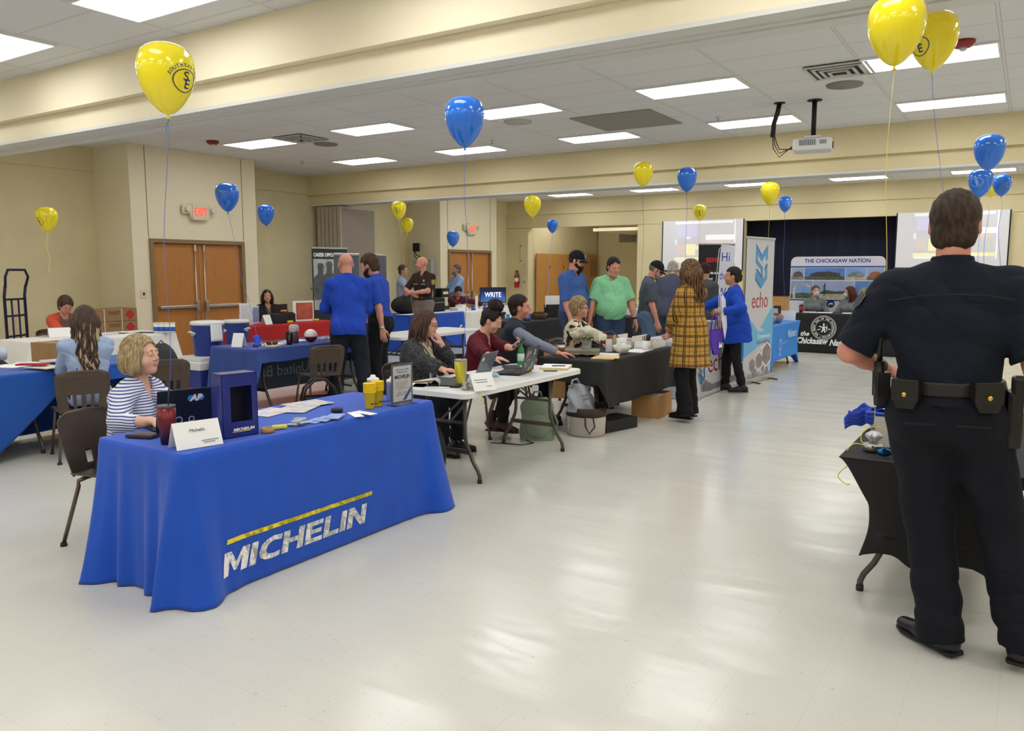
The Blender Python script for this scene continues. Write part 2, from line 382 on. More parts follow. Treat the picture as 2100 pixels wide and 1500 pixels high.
def vent(label, p):
    t = thing('ceiling_vent', label, 'ceiling vent', (p[0], p[1], CEIL-.01))
    mb = MB(); mb.box((0, 0, 0), (.6, .6, .01)); mb.build('backing', m_vd, t)
    mb = MB()
    for k in range(4):
        a = .3-k*.07
        for q in ((0, a, 2*a, .03), (0, -a, 2*a, .03), (a, 0, .03, 2*a), (-a, 0, .03, 2*a)): mb.box((q[0], q[1], -.01-.008*k), (q[2]+.03 if q[3] == .03 else .03, q[3] if q[3] == .03 else 2*a, .012))
    mb.build('louvre', m_vent, t)
vent('square louvred ceiling vent left, beside the red strobe', at(617, 283, CEIL)); vent('square louvred ceiling vent above the projector', at(1722, 142, CEIL))
m_spk = mat('speaker_grille', 'a8a49a', .7)
for lab, p, dk in (('round grey ceiling speaker near the left vent', at(668, 295, CEIL), 1), ('round dark ceiling speaker beside the vent above the projector', at(1732, 173, CEIL), 1), ('round pale ceiling speaker in the middle of the ceiling', at(1062, 249, CEIL), 0)):
    mb = MB(); mb.lathe([(.001, 0), (.19, 0), (.2, .012), (.2, .02)], (0, 0, 0), 28)
    tag(mb.build('ceiling_speaker', mat('spk%d' % dk, ['c4c2bc', '8b877d'][dk], .7, bump=.3, bs=300), None, (p[0], p[1], CEIL-.02)), lab, 'ceiling speaker')
p = at(1285, 247, CEIL); mb = MB(); mb.box((0, 0, 0), (1.2, 1.2, .012)); o = mb.build('return_grille', mat('grey_egg_crate', '97928b', .8), None, (p[0], p[1], CEIL-.008)); tag(o, 'large grey square return grille flush in the ceiling', 'ceiling vent')
m_red = mat('fire_red', '8e2f2a', .4)
for lab, p in (('red fire alarm strobe on the ceiling by the left exit', at(436, 289, CEIL)), ('red fire alarm strobe on the ceiling behind the yellow balloons', at(1976, 84, CEIL))):
    t = thing('fire_alarm_strobe', lab, 'fire alarm', (p[0], p[1], CEIL)); mb = MB(); mb.lathe([(.1, 0), (.1, -.03), (.07, -.06), (.03, -.065)], n=20); mb.build('housing', m_red, t)
    mb = MB(); mb.ball((0, 0, -.07), (.035, .035, .025)); mb.build('lens', mat('clear_lens', 'e8e8ee', .1, trans=.3), t)
for q, (a, b) in enumerate(((620, 331), (1009, 288), (1473, 240), (1719, 367), (1087, 402))):
    p = at(a, b, CEIL); t = thing('sprinkler_head', 'small ceiling sprinkler head '+['by the left exit block', 'near the blue balloon on the long string', 'left of the projector', 'in the far bay by the right lights', 'over the far yellow balloon'][q], 'sprinkler', (p[0], p[1], CEIL))
    mb = MB(); mb.lathe([(.04, 0), (.04, -.008), (.012, -.012), (.012, -.05), (.035, -.055), (.035, -.06)], n=12); mb.build('head', m_steel, t)
# projector
P0 = at(1671, 205, CEIL); t = thing('projector', 'white video projector hanging on a black ceiling pole', 'projector', (P0[0], P0[1], CEIL), R(8))
zc = -.56; m_pw = mat('projector_white', 'd9d9dc', .4)
mb = MB(); mb.cyl((0, 0, 0), (0, 0, zc+.12), .03); mb.lathe([(.09, 0), (.09, -.012)], n=16); mb.build('pole', m_black, t)
mb = MB(); mb.box((0, 0, zc+.1), (.2, .2, .03), bev=.008); mb.box((0, 0, zc), (.46, .36, .15), bev=.035); mb.build('housing', m_pw, t)
mb = MB()
for k in range(8): mb.box((-.14+k*.025, -.182, zc+.02), (.014, .01, .07))
for k in range(4): mb.box((.1+k*.02, -.182, zc+.02), (.01, .01, .05))
mb.build('vent_slots', mat('slot_grey', '77777c', .6), t)
mb = MB(); mb.cyl((.24, .02, zc), (.215, .02, zc), .045, n=18); mb.build('lens', m_black, t)
mb = MB(); c0 = Vector((-.42, .0, 0)); mb.tube([c0, c0+Vector((-.02, 0, -.12)), c0+Vector((-.06, 0, -.25)), c0+Vector((-.07, 0, -.42))], .03); mb.lathe([(.07, 0), (.07, -.01)], c0, 14)
for k in range(3): mb.tube([c0+Vector((-.07+k*.015, 0, -.42)), c0+Vector((-.06+.02*k, 0, -.56+.03*k)), c0+Vector((.02, 0, -.68+.05*k)), (-.22, 0, zc+.03-.03*k)], .006, 6)
mb.build('cable', m_black, t)
# exit signs
m_cream = mat('exit_sign_housing', 'ddd3b8', .5); m_exit = mat('exit_red_letters', 'ee4a34', .5, emit=1.2)
def exit_sign(label, yc, zc):
    t = thing('exit_sign', label, 'exit sign', (XB+.005, yc, zc))
    mb = MB(); mb.box((.04, 0, 0), (.08, .4, .24), bev=.02); mb.box((.05, .0, -.02), (.1, .34, .3), bev=.02); mb.box((.04, -.05, .02), (.07, .6, .17), bev=.05); mb.build('housing', m_cream, t)
    for s in (-1, 1):
        mb = MB(); mb.cyl((.05, s*.26, .02), (.13, s*.26, .03), .045, .055, 16); mb.build('lamp_head', m_cream, t)
    text('lettering', 'EXIT', .2, face((.103, .0, -.085), (0, 1, 0), (0, 0, 1)), m_exit, t, bold=.004, align='CENTER', width=.27)
exit_sign('cream exit sign with red letters above the near double doors', 9.27, 2.72); exit_sign('cream exit sign with red letters above the far double doors', 17.72, 2.78)
# small wall fittings
t = thing('fire_extinguisher', 'red fire extinguisher hanging on the cream pier', 'fire extinguisher', (-13.45, YS-.1, 1.12))
mb = MB(); mb.lathe([(.01, 0), (.07, .0), (.075, .03), (.075, .33), (.055, .4), (.02, .43), (.02, .46)], n=20); mb.build('cylinder', mat('extinguisher_red', 'b3201c', .3), t)
mb = MB(); mb.box((0, 0, .5), (.04, .12, .06), bev=.01); mb.tube([(.02, 0, .46), (.09, -.02, .42), (.1, -.02, .2), (.095, -.02, .1)], .012, 8); mb.build('valve_hose', m_black, t)
mb = MB(); mb.lathe([(.0775, .18), (.0775, .3)], n=20); mb.build('label_band', mat('paper_white', 'e9e7e2', .7), t)
mb = MB(); mb.box((0, -.05, .44), (.05, .03, .13), bev=.01); mb.build('green_tag', mat('green_tag', '4f8f63', .6), t)
t = thing('wall_controls', 'column of small switches beside the fire extinguisher', 'switch', (-13.22, YS-.012, 1.25))
mb = MB()
for zz in (.05, .28, .37, .5, .56, .62): mb.box((0, 0, zz), (.09, .02, .05 if zz > .1 else .12), bev=.004)
mb.build('plates', mat('switch_ivory', 'cfcabb', .5), t)
mb = MB(); mb.box((0, -.012, .05), (.03, .01, .04)); mb.build('toggle', m_black, t)
t = thing('wall_rail', 'thin vertical pale rod mounted on the pier above the extinguisher', 'wall fitting', (-13.33, YS-.03, 1.95)); mb = MB(); mb.box((0, 0, .22), (.04, .03, .46), bev=.01); mb.build('rail', mat('rail_ivory', 'd9d2c0', .4), t); mb = MB(); mb.box((0, -.02, .45), (.05, .03, .03)); mb.box((0, -.02, 0), (.05, .03, .03)); mb.build('bracket', m_frame, t)
p = atX(294, 603, XB); t = thing('light_switch', 'small ivory switch plate left of the near exit doors', 'switch', (XB+.008, p[1], p[2])); mb = MB(); mb.box((0, 0, 0), (.012, .11, .14), bev=.004); mb.build('plate', m_cream, t); mb = MB(); mb.box((.01, 0, 0), (.014, .03, .045)); mb.build('toggle', m_black, t)
t = thing('electrical_box', 'grey wall mounted electrical box with a conduit by the far exit', 'electrical box', (-13.25, 16.3, 1.30), -PI/2); mb = MB(); mb.box((0, 0, .28), (.16, .6, .7), bev=.01); mb.build('cabinet', mat('grey_box', 'a9aaa6', .5), t)
mb = MB(); mb.box((.0, -.25, .95), (.1, .16, .22), bev=.01); mb.tube([(.05, -.25, .85), (.06, -.2, .75), (.05, -.0, .66), (.03, .1, .62)], .012, 8); mb.tube([(.05, -.28, .85), (.06, -.26, .7), (.05, -.1, .62)], .012, 8); mb.build('cable', m_black, t)
mb = MB(); mb.box((.085, -.1, .52), (.006, .2, .09)); mb.build('sticker', m_black, t)
# ------------------------------------------------------------------ shared materials for furniture and goods
m_tabw = mat('white_plastic_top', 'e4e4e2', .35, bump=.06, bs=120); m_leg = mat('grey_brown_steel_tube', '5a5450', .35, .5)
m_cap = mat('rubber_foot', '2b2725', .7); m_chair = mat('brown_moulded_plastic', '4d3f35', .38, bump=.12, bs=260); m_cleg = mat('chair_steel', '6a5b50', .3, .7)
m_blue = fab_blue = mat('royal_blue_tablecloth', '124dbc', .85, var=.05, vs=5, bump=.15, bs=350, sheen=.15)
m_blue2 = mat('deep_blue_tablecloth', '1550a8', .85, var=.05, vs=5, bump=.15, bs=350, sheen=.15)
m_navy = mat('navy_tablecloth', '2c468c', .85, var=.05, vs=5, bump=.15, bs=350, sheen=.1)
m_red_c = mat('red_tablecloth', 'b01e22', .85, var=.06, vs=5, bump=.15, bs=350)
m_blk = mat('black_tablecloth', '1d1d20', .8, var=.1, vs=5, bump=.15, bs=350)
m_wcl = mat('white_tablecloth', 'e8e6e0', .8, var=.02, vs=5, bump=.08, bs=200)
m_paper = mat('paper', 'efefee', .7); m_ink = mat('ink', '2a2a30', .7); m_silver = mat('silver_frame', 'b9bbbd', .3, .7)
m_yel = mat('yellow_plastic', 'f2cf10', .45); m_navyp = mat('navy_print', '14247c', .4, coat=.4); m_wht = mat('white_print', 'f2f2f2', .6); m_yl = mat('yellow_line', 'f0dc3c', .7)
m_clear = mat('clear_plastic', 'ffffff', .05, trans=1, ior=1.3); m_card = mat('cardboard', 'b58a58', .8, var=.06, vs=10)
TZ = .75
def cloth(label, X0, X1, Y0, Y1, m, bot=(0, 0, 0, 0), amp=(.02,)*4, flare=.03, corner=.07, zt=TZ+.004, seed=0, lam=.28, name='tablecloth', group=None, n_v=22, botf=None):
    """bot / amp in the order -X, +X, -Y, +Y"""
    rnd = random.Random(seed); ph = [rnd.uniform(0, 6) for _ in range(8)]; rc = .03
    pts = []
    def seg(p, q, nrm, side, n):
        for i in range(n):
            f = i/n; pts.append((p[0]+(q[0]-p[0])*f, p[1]+(q[1]-p[1])*f, nrm, side, min(f, 1-f)*math.hypot(q[0]-p[0], q[1]-p[1]), f))
    def arc(cx, cy, a0, s0, s1):
        for i in range(5):
            a = a0+PI/2*i/5; pts.append((cx+rc*math.cos(a), cy+rc*math.sin(a), (math.cos(a), math.sin(a)), (s0, s1, i/5), 0, 0))
    step = .022; nx = int((X1-X0)/step); ny = int((Y1-Y0)/step)
    seg((X1, Y0+rc), (X1, Y1-rc), (1, 0), 1, ny); arc(X1-rc, Y1-rc, 0, 1, 3); seg((X1-rc, Y1), (X0+rc, Y1), (0, 1), 3, nx); arc(X0+rc, Y1-rc, PI/2, 3, 0)
    seg((X0, Y1-rc), (X0, Y0+rc), (-1, 0), 0, ny); arc(X0+rc, Y0+rc, PI, 0, 2); seg((X0+rc, Y0), (X1-rc, Y0), (0, -1), 2, nx); arc(X1-rc, Y0+rc, 3*PI/2, 2, 1)
    N = len(pts); vs = []; run = 0
    for v in range(n_v+1):
        f = v/n_v
        for i, (x, y, nr, sd, dc, u) in enumerate(pts):
            if isinstance(sd, tuple): a = amp[sd[0]]*(1-sd[2])+amp[sd[1]]*sd[2]; zb = bot[sd[0]]*(1-sd[2])+bot[sd[1]]*sd[2]
            else: a = amp[sd]; zb = bot[sd]
            if botf: zb = botf(x, y, zb)
            s_ = i*step; mid = math.exp(-(dc/.3)**2)
            fold = math.sin(s_*2*PI/lam+ph[0])*.6+math.sin(s_*2*PI/(lam*.57)+ph[1])*.3+math.sin(s_*2*PI/(lam*2.1)+ph[2]+f*1.5)*.4
            cf = math.exp(-(dc/.13)**2); ff = f**.9
            off = .004*math.sin(f*PI/2)+flare*ff+corner*cf*ff**1.4+a*(.12+.88*mid)*fold*ff
            rd = min(1, f*n_v/1.5)
            zz = zt-.012*(1-math.cos(min(1, f*8)*PI/2))-(zt-zb-.006)*f + .006*math.sin(s_*9+ph[3])*f*(1 if zb > .02 else .3)
            vs.append((x+nr[0]*(off if f else -.006), y+nr[1]*(off if f else -.006), max(.004, zz)))
    fs = [(v*N+i, v*N+(i+1) % N, (v+1)*N+(i+1) % N, (v+1)*N+i) for v in range(n_v) for i in range(N)]
    mb = MB(); mb.add(vs, fs, None, True); o0 = len(mb.v); mb.f.append(tuple(range(N))); mb.mi.append(0); mb.sm.append(False)
    o = mb.build(name, m); md = o.modifiers.new('thickness', 'SOLIDIFY'); md.thickness = .003; md.offset = 0
    return tag(o, label, 'tablecloth', group)
from mathutils.bvhtree import BVHTree
def drape(o, cl, d, off=.0015, maxl=.022):      # lay printed shapes on the folds of a cloth
    me = cl.data; T = BVHTree.FromPolygons([v.co.copy() for v in me.vertices], [tuple(p.vertices) for p in me.polygons]); d = Vector(d)
    bm = bmesh.new(); bm.from_mesh(o.data); bmesh.ops.triangulate(bm, faces=bm.faces[:])
    for _ in range(5):
        es = [e for e in bm.edges if e.calc_length() > maxl]
        if es: bmesh.ops.subdivide_edges(bm, edges=es, cuts=1)
    bmesh.ops.triangulate(bm, faces=bm.faces[:]); z0 = min(v.co.dot(d) for v in bm.verts)
    for v in bm.verts:
        hit = T.ray_cast(v.co+d*.3, -d, .6)[0]
        if hit is not None: v.co = v.co-d*(v.co.dot(d))+d*(hit.dot(d)+off+min(.006, max(0, (v.co.dot(d)-z0))*0))
    bm.to_mesh(o.data); bm.free(); return o
def folding_table(label, X0, X1, Y0, Y1, z=.742, group='folding tables', along='Y'):
    t = thing('folding_table', label, 'table', ((X0+X1)/2, (Y0+Y1)/2, 0), 0 if along == 'Y' else PI/2, group)
    W, L = ((X1-X0), (Y1-Y0)) if along == 'Y' else ((Y1-Y0), (X1-X0))
    mb = MB(); r = .06; c = []
    for (sx, sy, a0) in ((1, 1, 0), (-1, 1, PI/2), (-1, -1, PI), (1, -1, 3*PI/2)):
        for i in range(6): a = a0+PI/2*i/5; c.append((sx*(W/2-r)+r*math.cos(a), sy*(L/2-r)+r*math.sin(a)))
    ci = [(x*.985, y*.994) for x, y in c]; n = len(c)
    vs = [(x, y, z-.008) for x, y in c]+[(x, y, z) for x, y in ci]+[(x, y, z-.045) for x, y in c]+[(x*.97, y*.985, z-.045) for x, y in c]+[(x*.97, y*.985, z-.03) for x, y in c]
    fs = [(i, (i+1) % n, n+(i+1) % n, n+i) for i in range(n)]+[(2*n+i, 2*n+(i+1) % n, (i+1) % n, i) for i in range(n)]+[(3*n+i, 3*n+(i+1) % n, 2*n+(i+1) % n, 2*n+i) for i in range(n)]+[(4*n+i, 4*n+(i+1) % n, 3*n+(i+1) % n, 3*n+i) for i in range(n)]+[tuple(range(n, 2*n)), tuple(range(5*n-1, 4*n-1, -1))]
    mb.add(vs, fs); mb.build('tabletop', m_tabw, t)
    for sy in (-1, 1):
        yy = sy*(L/2-.26)
        for sx in (-1, 1):
            mb = MB(); x1 = sx*W*.24; x2 = sx*W*.42
            mb.tube([(x1, yy, z-.04), (x1, yy, .36), (x1+sx*.012, yy, .30), (x1+(x2-x1)*.55, yy, .16), (x2-sx*.015, yy, .09), (x2, yy, .05), (x2, yy, .012)], .0155, 10)
            lg = mb.build('leg', m_leg, t); mb = MB(); mb.cyl((x2, yy, .03), (x2, yy, 0), .019); mb.build('foot_cap', m_cap, lg)
        mb = MB(); mb.box((0, yy, .235), (W*.62, .02, .035)); mb.box((0, yy, z-.06), (W*.55, .03, .03)); mb.box((0, yy-sy*.01, .46), (W*.46, .012, .022)); mb.build('crossbar', m_leg, t)
        mb = MB()
        for q in (-.05, .05): mb.cyl((q, yy, .47), (q*.4, yy-sy*.42, z-.06), .009, n=8)
        mb.build('brace', m_leg, t)
    return t
def chair(label, loc, face_deg, ridge=True, group='brown moulded plastic chairs'):
    t = thing('plastic_chair', label, 'chair', loc, R(face_deg), group)
    def shell(mb, fn, nu, nv, th, hole=None):
        g = [[fn(i/nu, j/nv) for i in range(nu+1)] for j in range(nv+1)]; vs = []; fs = []
        for row in g:
            for p in row: vs.append(p)
        o = len(vs); vs += [tuple(Vector(p)+Vector(th)) for p in vs[:]]; W_ = nu+1
        keep = lambda i, j: 0 <= i < nu and 0 <= j < nv and not (hole and hole((i+.5)/nu, (j+.5)/nv))
        for j in range(nv):
            for i in range(nu):
                if not keep(i, j): continue
                a, b, c_, d = j*W_+i, j*W_+i+1, (j+1)*W_+i+1, (j+1)*W_+i
                fs.append((a, b, c_, d)); fs.append((o+d, o+c_, o+b, o+a))
                for (di, dj, p, q) in ((0, -1, a, b), (1, 0, b, c_), (0, 1, c_, d), (-1, 0, d, a)):
                    if not keep(i+di, j+dj): fs.append((q, p, o+p, o+q))
        mb.add(vs, fs, None, True)
    def seatf(u, v):
        x = (u-.5)*2; w_ = .215-.02*(1-v); e = max(0, abs(x)-.75)*4
        return (x*w_, -.19+.42*v, .445-.018*math.cos(x*1.2)*math.sin(PI*min(1, v+.1))+.012*e*e*.5-.045*max(0, (v-.85)/.15)**2)
    mb = MB(); shell(mb, seatf, 16, 14, (0, 0, -.009)); mb.build('seat', m_chair, t)
    def backf(u, v):
        x = (u-.5)*2; w_ = .185+.03*math.sin(min(1, v*1.25)*PI/2)-(.02*max(0, (v-.8)/.2)**2)
        rx = 1-(max(0, v-.88)/.12)**2*.22
        rd = .010 if ridge and (abs(x) > .72 and abs(x) < .84 and v < .9 or .82 < v < .88 and abs(x) < .84) else 0
        return (x*w_*rx, -.20-.075*v-.01+.035*x*x-rd, .43+.37*v-.012*max(0, abs(x)-.5))
    hole = (lambda u, v: v < .42 and v > .08 and any(abs(u-c_) < .045 for c_ in (.24, .413, .587, .76))) if ridge else (lambda u, v: .1 < v < .3 and abs(u-.5) < .07)
    mb = MB(); shell(mb, backf, 44, 26, (0, -.009, 0), hole); b = mb.build('backrest', m_chair, t)
    if not ridge:
        mb = MB()
        for sx in (-.07, .07): mb.ball((sx, -.266, .67), (.011, .006, .011), 10)
        mb.build('rivets', m_steel, b)
    for sx in (-1, 1):
        for k, (p0, p1, p2) in enumerate((((sx*.14, .12, .425), (sx*.19, .17, .40), (sx*.225, .235, .012)), ((sx*.14, -.10, .425), (sx*.18, -.15, .40), (sx*.215, -.255, .012)))):
            mb = MB(); mb.tube([p0, p1, (p1[0]+.0, p1[1], .37), p2], .0125, 8); lg = mb.build('leg', m_cleg, t)
            mb = MB(); mb.cyl((p2[0], p2[1], .02), (p2[0], p2[1], 0), .018, .021, 10); mb.build('foot_cap', m_cap, lg)
    mb = MB(); mb.tube([(-.15, -.1, .42), (.15, -.1, .42)], .011, 8); mb.tube([(-.15, .12, .415), (.15, .12, .415)], .011, 8); mb.build('under_frame', m_cleg, t)
    return t
def slab(mb, x, y, z, w_, d, rz=0, th=.002): mb.box((x, y, z+th/2), (w_, d, th), rz=rz); return mb
def sheet(label, p, w_, d, rz=0, m=None, th=.003, name='paper_sheet', cat='paper', group=None, z=.757):
    mb = MB(); mb.box((0, 0, th/2), (w_, d, th), bev=0); o = mb.build(name, m or m_paper, None, (p[0], p[1], z)); o.rotation_euler.z = R(rz); return tag(o, label, cat, group)
def tent(label, p, rz, w_=.2, hgt=.12, z=.757, lines=None, m=None, d=.05, cat='card'):
    t = thing('tent_card', label, cat, (p[0], p[1], z), R(rz)); mb = MB(); a = d
    for s in (-1, 1):
        mb.add([(-w_/2, s*a, 0), (w_/2, s*a, 0), (w_/2, 0, hgt), (-w_/2, 0, hgt), (-w_/2, s*(a-.003), 0), (w_/2, s*(a-.003), 0), (w_/2, 0, hgt-.004), (-w_/2, 0, hgt-.004)], [(0, 1, 2, 3), (7, 6, 5, 4), (0, 4, 5, 1), (1, 5, 6, 2), (3, 7, 4, 0), (2, 6, 7, 3)])
    mb.build('card', m or m_paper, t)
    if lines:
        F_ = face((0, -a-.0015, 0), (1, 0, 0), (0, a, hgt)); its = []
        for (s, sz, x, y, kw) in lines: its.append((s, sz, F_ @ Matrix.Translation((x, y, .001)), kw))
        texts('lettering', its, mat('grey_ink', '7d7a7a', .7), t)
    return t
def tumbler(label, p, z, r, hgt, m, m2, straw=True, name='tumbler'):
    t = thing(name, label, 'cup', (p[0], p[1], z)); mb = MB(); mb.lathe([(r*.68, 0), (r*.72, .006), (r*.80, hgt*.42), (r*.97, hgt*.5), (r, hgt)], n=28); mb.build('body', m, t)
    mb = MB(); mb.lathe([(r*1.01, hgt), (r*1.03, hgt+.006), (r*.98, hgt+.014), (r*.4, hgt+.016)], n=28); mb.build('lid', m2, t)
    if straw: mb = MB(); mb.cyl((.01, 0, hgt*.7), (.016, .012, hgt+.1), .004, n=8); mb.build('straw', m_black, t)
    return t
def laptop(label, p, rz, w_=.33, d=.23, tilt=105, mlid=None, z=.757, deco=None):
    t = thing('laptop', label, 'laptop', (p[0], p[1], z), R(rz)); mb = MB(); mb.box((0, 0, .009), (w_, d, .016), bev=.004); b = mb.build('base', m_black, t)
    mb = MB()
    for i in range(5):
        for j in range(12): mb.box((-w_*.42+j*w_*.076, d*.3-i*.022-.0, .0185), (w_*.06, .016, .003))
    mb.build('keyboard', mat('key_black', '222226', .5), b)
    M = Matrix.Translation((0, d/2, .016)) @ Matrix.Rotation(R(-(tilt-90)), 4, 'X'); mb = MB(); mb.box((0, .004, d/2), (w_, .007, d), M, bev=.003); l = mb.build('lid', mlid or m_black, t)
    mb = MB(); mb.box((0, -.0005, d/2), (w_*.92, .002, d*.86), M); mb.build('screen', mat('screen_glow', '9fb3c8', .3, emit=.5), t)
    if deco: deco(l, M @ Matrix.Translation((w_/2, .0085, 0)) @ Matrix(((-1, 0, 0, 0), (0, 0, 1, 0), (0, 1, 0, 0), (0, 0, 0, 1))))
    return t                                        # deco matrix: x right, y up on the outside of the lid
def banner(label, p, rz, w_, hgt, m, z=0, base=True, cat='banner stand', name='banner_stand'):
    t = thing(name, label, cat, (p[0], p[1], z), R(rz)); mb = MB(); mb.box((0, 0, hgt/2+.05), (w_, .006, hgt-.06)); pn = mb.build('panel', m, t)
    mb = MB(); mb.box((0, 0, hgt+.02), (w_+.02, .03, .035), bev=.008); mb.build('top_rail', m_silver, t)
    if base:
        mb = MB(); mb.box((0, .0, .04), (w_+.04, .13, .075), bev=.02); mb.build('base', m_silver, t)
        mb = MB(); mb.cyl((0, .03, .05), (0, .03, hgt), .012); mb.build('pole', m_silver, t)
        for s in (-1, 1): mb = MB(); mb.tube([(s*w_*.3, -.02, .02), (s*w_*.32, -.2, .008)], .01, 6); mb.build('foot', m_black, t)
    return t
def poly(mb, pts, z=0, th=.002, M=None): return mb.prism(pts, z, z+th, M)
def bars(par, F_, rs, m):                         # unreadable small print as thin strokes
    mb = MB()
    for x_, y_, w_, h_ in rs: mb.prism([(x_, y_), (x_+w_, y_), (x_+w_, y_+h_), (x_, y_+h_)], 0, .0004, F_)
    o = mb.build('small_print', m, par); o['kind'] = 'stuff'; return o
def ring(mb, cx, cy, r0, r1, M, z=0, th=.001, n=40):
    vs = []
    for k in range(n):
        a = 2*PI*k/n; c, s = math.cos(a), math.sin(a); vs += [(cx+r0*c, cy+r0*s, z), (cx+r1*c, cy+r1*s, z), (cx+r1*c, cy+r1*s, z+th), (cx+r0*c, cy+r0*s, z+th)]
    fs = []
    for k in range(n):
        l = (k+1) % n
        for q in range(4): fs.append((4*k+q, 4*l+q, 4*l+(q+1) % 4, 4*k+(q+1) % 4))
    mb.add(vs, fs, M)
def disk(mb, cx, cy, r, M, z=0, th=.001, n=28, ry=None): poly(mb, [(cx+r*math.cos(2*PI*k/n), cy+(ry or r)*math.sin(2*PI*k/n)) for k in range(n)], z, th, M)
# ------------------------------------------------------------------ 1 the near blue table
folding_table('folding table hidden under the royal blue printed cloth', -4.16, -3.42, 2.36, 4.26)
tc = cloth('royal blue tablecloth with white wordmark and yellow line, nearest table', -4.17, -3.41, 2.33, 4.29, m_blue, amp=(.02, .012, .06, .04), flare=.035, corner=.11, seed=3, lam=.21)
FM = face((-3.368, 2.49, .10), (0, 1, 0), (.035, 0, -.75)) ; FM = face((-3.3745, 2.47, .095), (0, 1, 0), (-.045, 0, 1))
LT = {'M': ([(0, 0), (0, 1), (.22, 1), (.42, .48), (.62, 1), (.84, 1), (.84, 0), (.62, 0), (.62, .6), (.46, .15), (.36, .15), (.2, .62), (.2, 0)], .9), 'I': ([(0, 0), (0, 1), (.22, 1), (.22, 0)], .29),
      'C': ([(.72, .02), (.45, 0), (.22, .05), (.05, .2), (0, .45), (.05, .75), (.22, .95), (.45, 1), (.74, .96), (.72, .74), (.5, .78), (.34, .74), (.25, .62), (.22, .48), (.25, .34), (.34, .25), (.5, .21), (.74, .25)], .79),
      'H': ([(0, 0), (0, 1), (.22, 1), (.22, .62), (.52, .62), (.52, 1), (.74, 1), (.74, 0), (.52, 0), (.52, .4), (.22, .4), (.22, 0)], .81), 'E': ([(0, 0), (0, 1), (.62, 1), (.62, .79), (.22, .79), (.22, .61), (.58, .61), (.58, .41), (.22, .41), (.22, .21), (.64, .21), (.64, 0)], .69),
      'L': ([(0, 0), (0, 1), (.22, 1), (.22, .22), (.62, .22), (.62, 0)], .66), 'N': ([(0, 0), (0, 1), (.22, 1), (.54, .42), (.54, 1), (.76, 1), (.76, 0), (.56, 0), (.22, .6), (.22, 0)], .8)}
def wordmark(mb, W, Hh, M, sh=.28, z=0):
    tot = sum(LT[c][1] for c in 'MICHELIN')-.05; x = 0
    for c in 'MICHELIN':
        mb.prism([((x+px)*W/tot+py*Hh*sh, py*Hh) for px, py in LT[c][0]], z, z+.0015, M); x += LT[c][1]
mb = MB(); wordmark(mb, 1.06, .118, FM); drape(mb.build('lettering', m_wht, tc), tc, (1, 0, 0), .005)
mb = MB(); mb.prism([(.05, .158), (1.14, .158), (1.146, .182), (.058, .182)], 0, .0015, FM); drape(mb.build('printed_line', m_yl, tc), tc, (1, 0, 0), .005)
Z1 = TZ+.008
# things on the near blue table
t = thing('wallet', 'dark brown wallet lying at the corner of the near blue table', 'wallet', (-3.96, 2.47, Z1), R(20)); mb = MB(); mb.box((0, 0, .008), (.16, .09, .015), bev=.005); mb.build('cover', mat('brown_leather', '3a2a26', .4, bump=.3), t); mb = MB(); mb.box((0, 0, .017), (.15, .08, .002)); mb.build('screen', mat('phone_glass', '1c1a1e', .1), t)
n = NT('maroon_fade'); x, y, z = n.xyz(); mr = n.t.nodes.new('ShaderNodeMapRange'); n.lk(z, mr.inputs[0]); mr.inputs[1].default_value = .02; mr.inputs[2].default_value = .17; n.col(n.mix(mr.outputs[0], '221a33', '7a1d27')); n.rough(.3); n.b.inputs['Metallic'].default_value = .4
tumbler('maroon to navy insulated tumbler with black straw', (-3.70, 2.44), Z1, .047, .19, n.m, mat('smoke_lid', '4a4650', .2))
m_lapd = mat('laptop_black', '1b1d24', .4)
def deco1(l, M):
    text('lettering', 'AP', .05, M @ Matrix.Translation((.18, .16, 0)), m_wht, l, bold=.003, shear=.2)
    mb = MB(); disk(mb, .182, .176, .018, M, -.0004, .0005); disk(mb, .238, .176, .018, M, -.0004, .0005); mb.build('sticker', mat('sky_sticker', '2d8fd6', .5), l)
    mb = MB(); ring(mb, .12, .05, .016, .021, M); ring(mb, .19, .05, .012, .017, M); mb.build('doodle', mat('pale_sticker', 'b8c4dc', .5), l)
laptop('open black laptop with AP sticker before the striped shirt woman', (-4.06, 2.755), -106, tilt=104, mlid=m_lapd, deco=deco1)
tent('white folded name card reading Michelin on the near blue table', (-3.535, 2.49), 78, .24, .13, Z1, [('Michelin', .024, 0, .085, dict(align='CENTER'))], d=.055); bars(bpy.data.objects['tent_card'], face((0, -.0565, 0), (1, 0, 0), (0, .055, .13)), [(.01, .032, .09, .004), (.02, .022, .06, .004)], mat('grey_ink', '7d7a7a', .7))
t = thing('display_box', 'tall navy gift box with a clear window, empty inside', 'box', (-3.585, 2.775, Z1), R(80)); W, D, Hb = .205, .12, .345
mb = MB(); th = .004
mb.box((0, D/2-th/2, Hb/2), (W, th, Hb)); mb.box((-W/2+th/2, 0, Hb/2), (th, D, Hb)); mb.box((W/2-th/2, 0, Hb/2), (th, D, Hb)); mb.box((0, 0, th/2), (W, D, th)); mb.box((0, 0, Hb-th/2), (W, D, th))
mb.box((-W/2+.024, -D/2+th/2, Hb/2), (.048, th, Hb)); mb.box((W/2-.017, -D/2+th/2, Hb/2), (.034, th, Hb)); mb.box((0.007, -D/2+th/2, .042), (W-.082, th, .084)); mb.box((.007, -D/2+th/2, Hb-.035), (W-.082, th, .07)); mb.build('carton', m_navyp, t)
mb = MB(); mb.box((.007, -D/2+.006, .18), (W-.08, .001, .2)); mb.build('window_film', m_clear, t)
mb = MB(); mb.box((0, D/2-.012, .19), (W-.03, .003, .3)); mb.build('backing_card', mat('backing_dark', '1b1c3c', .7), t)
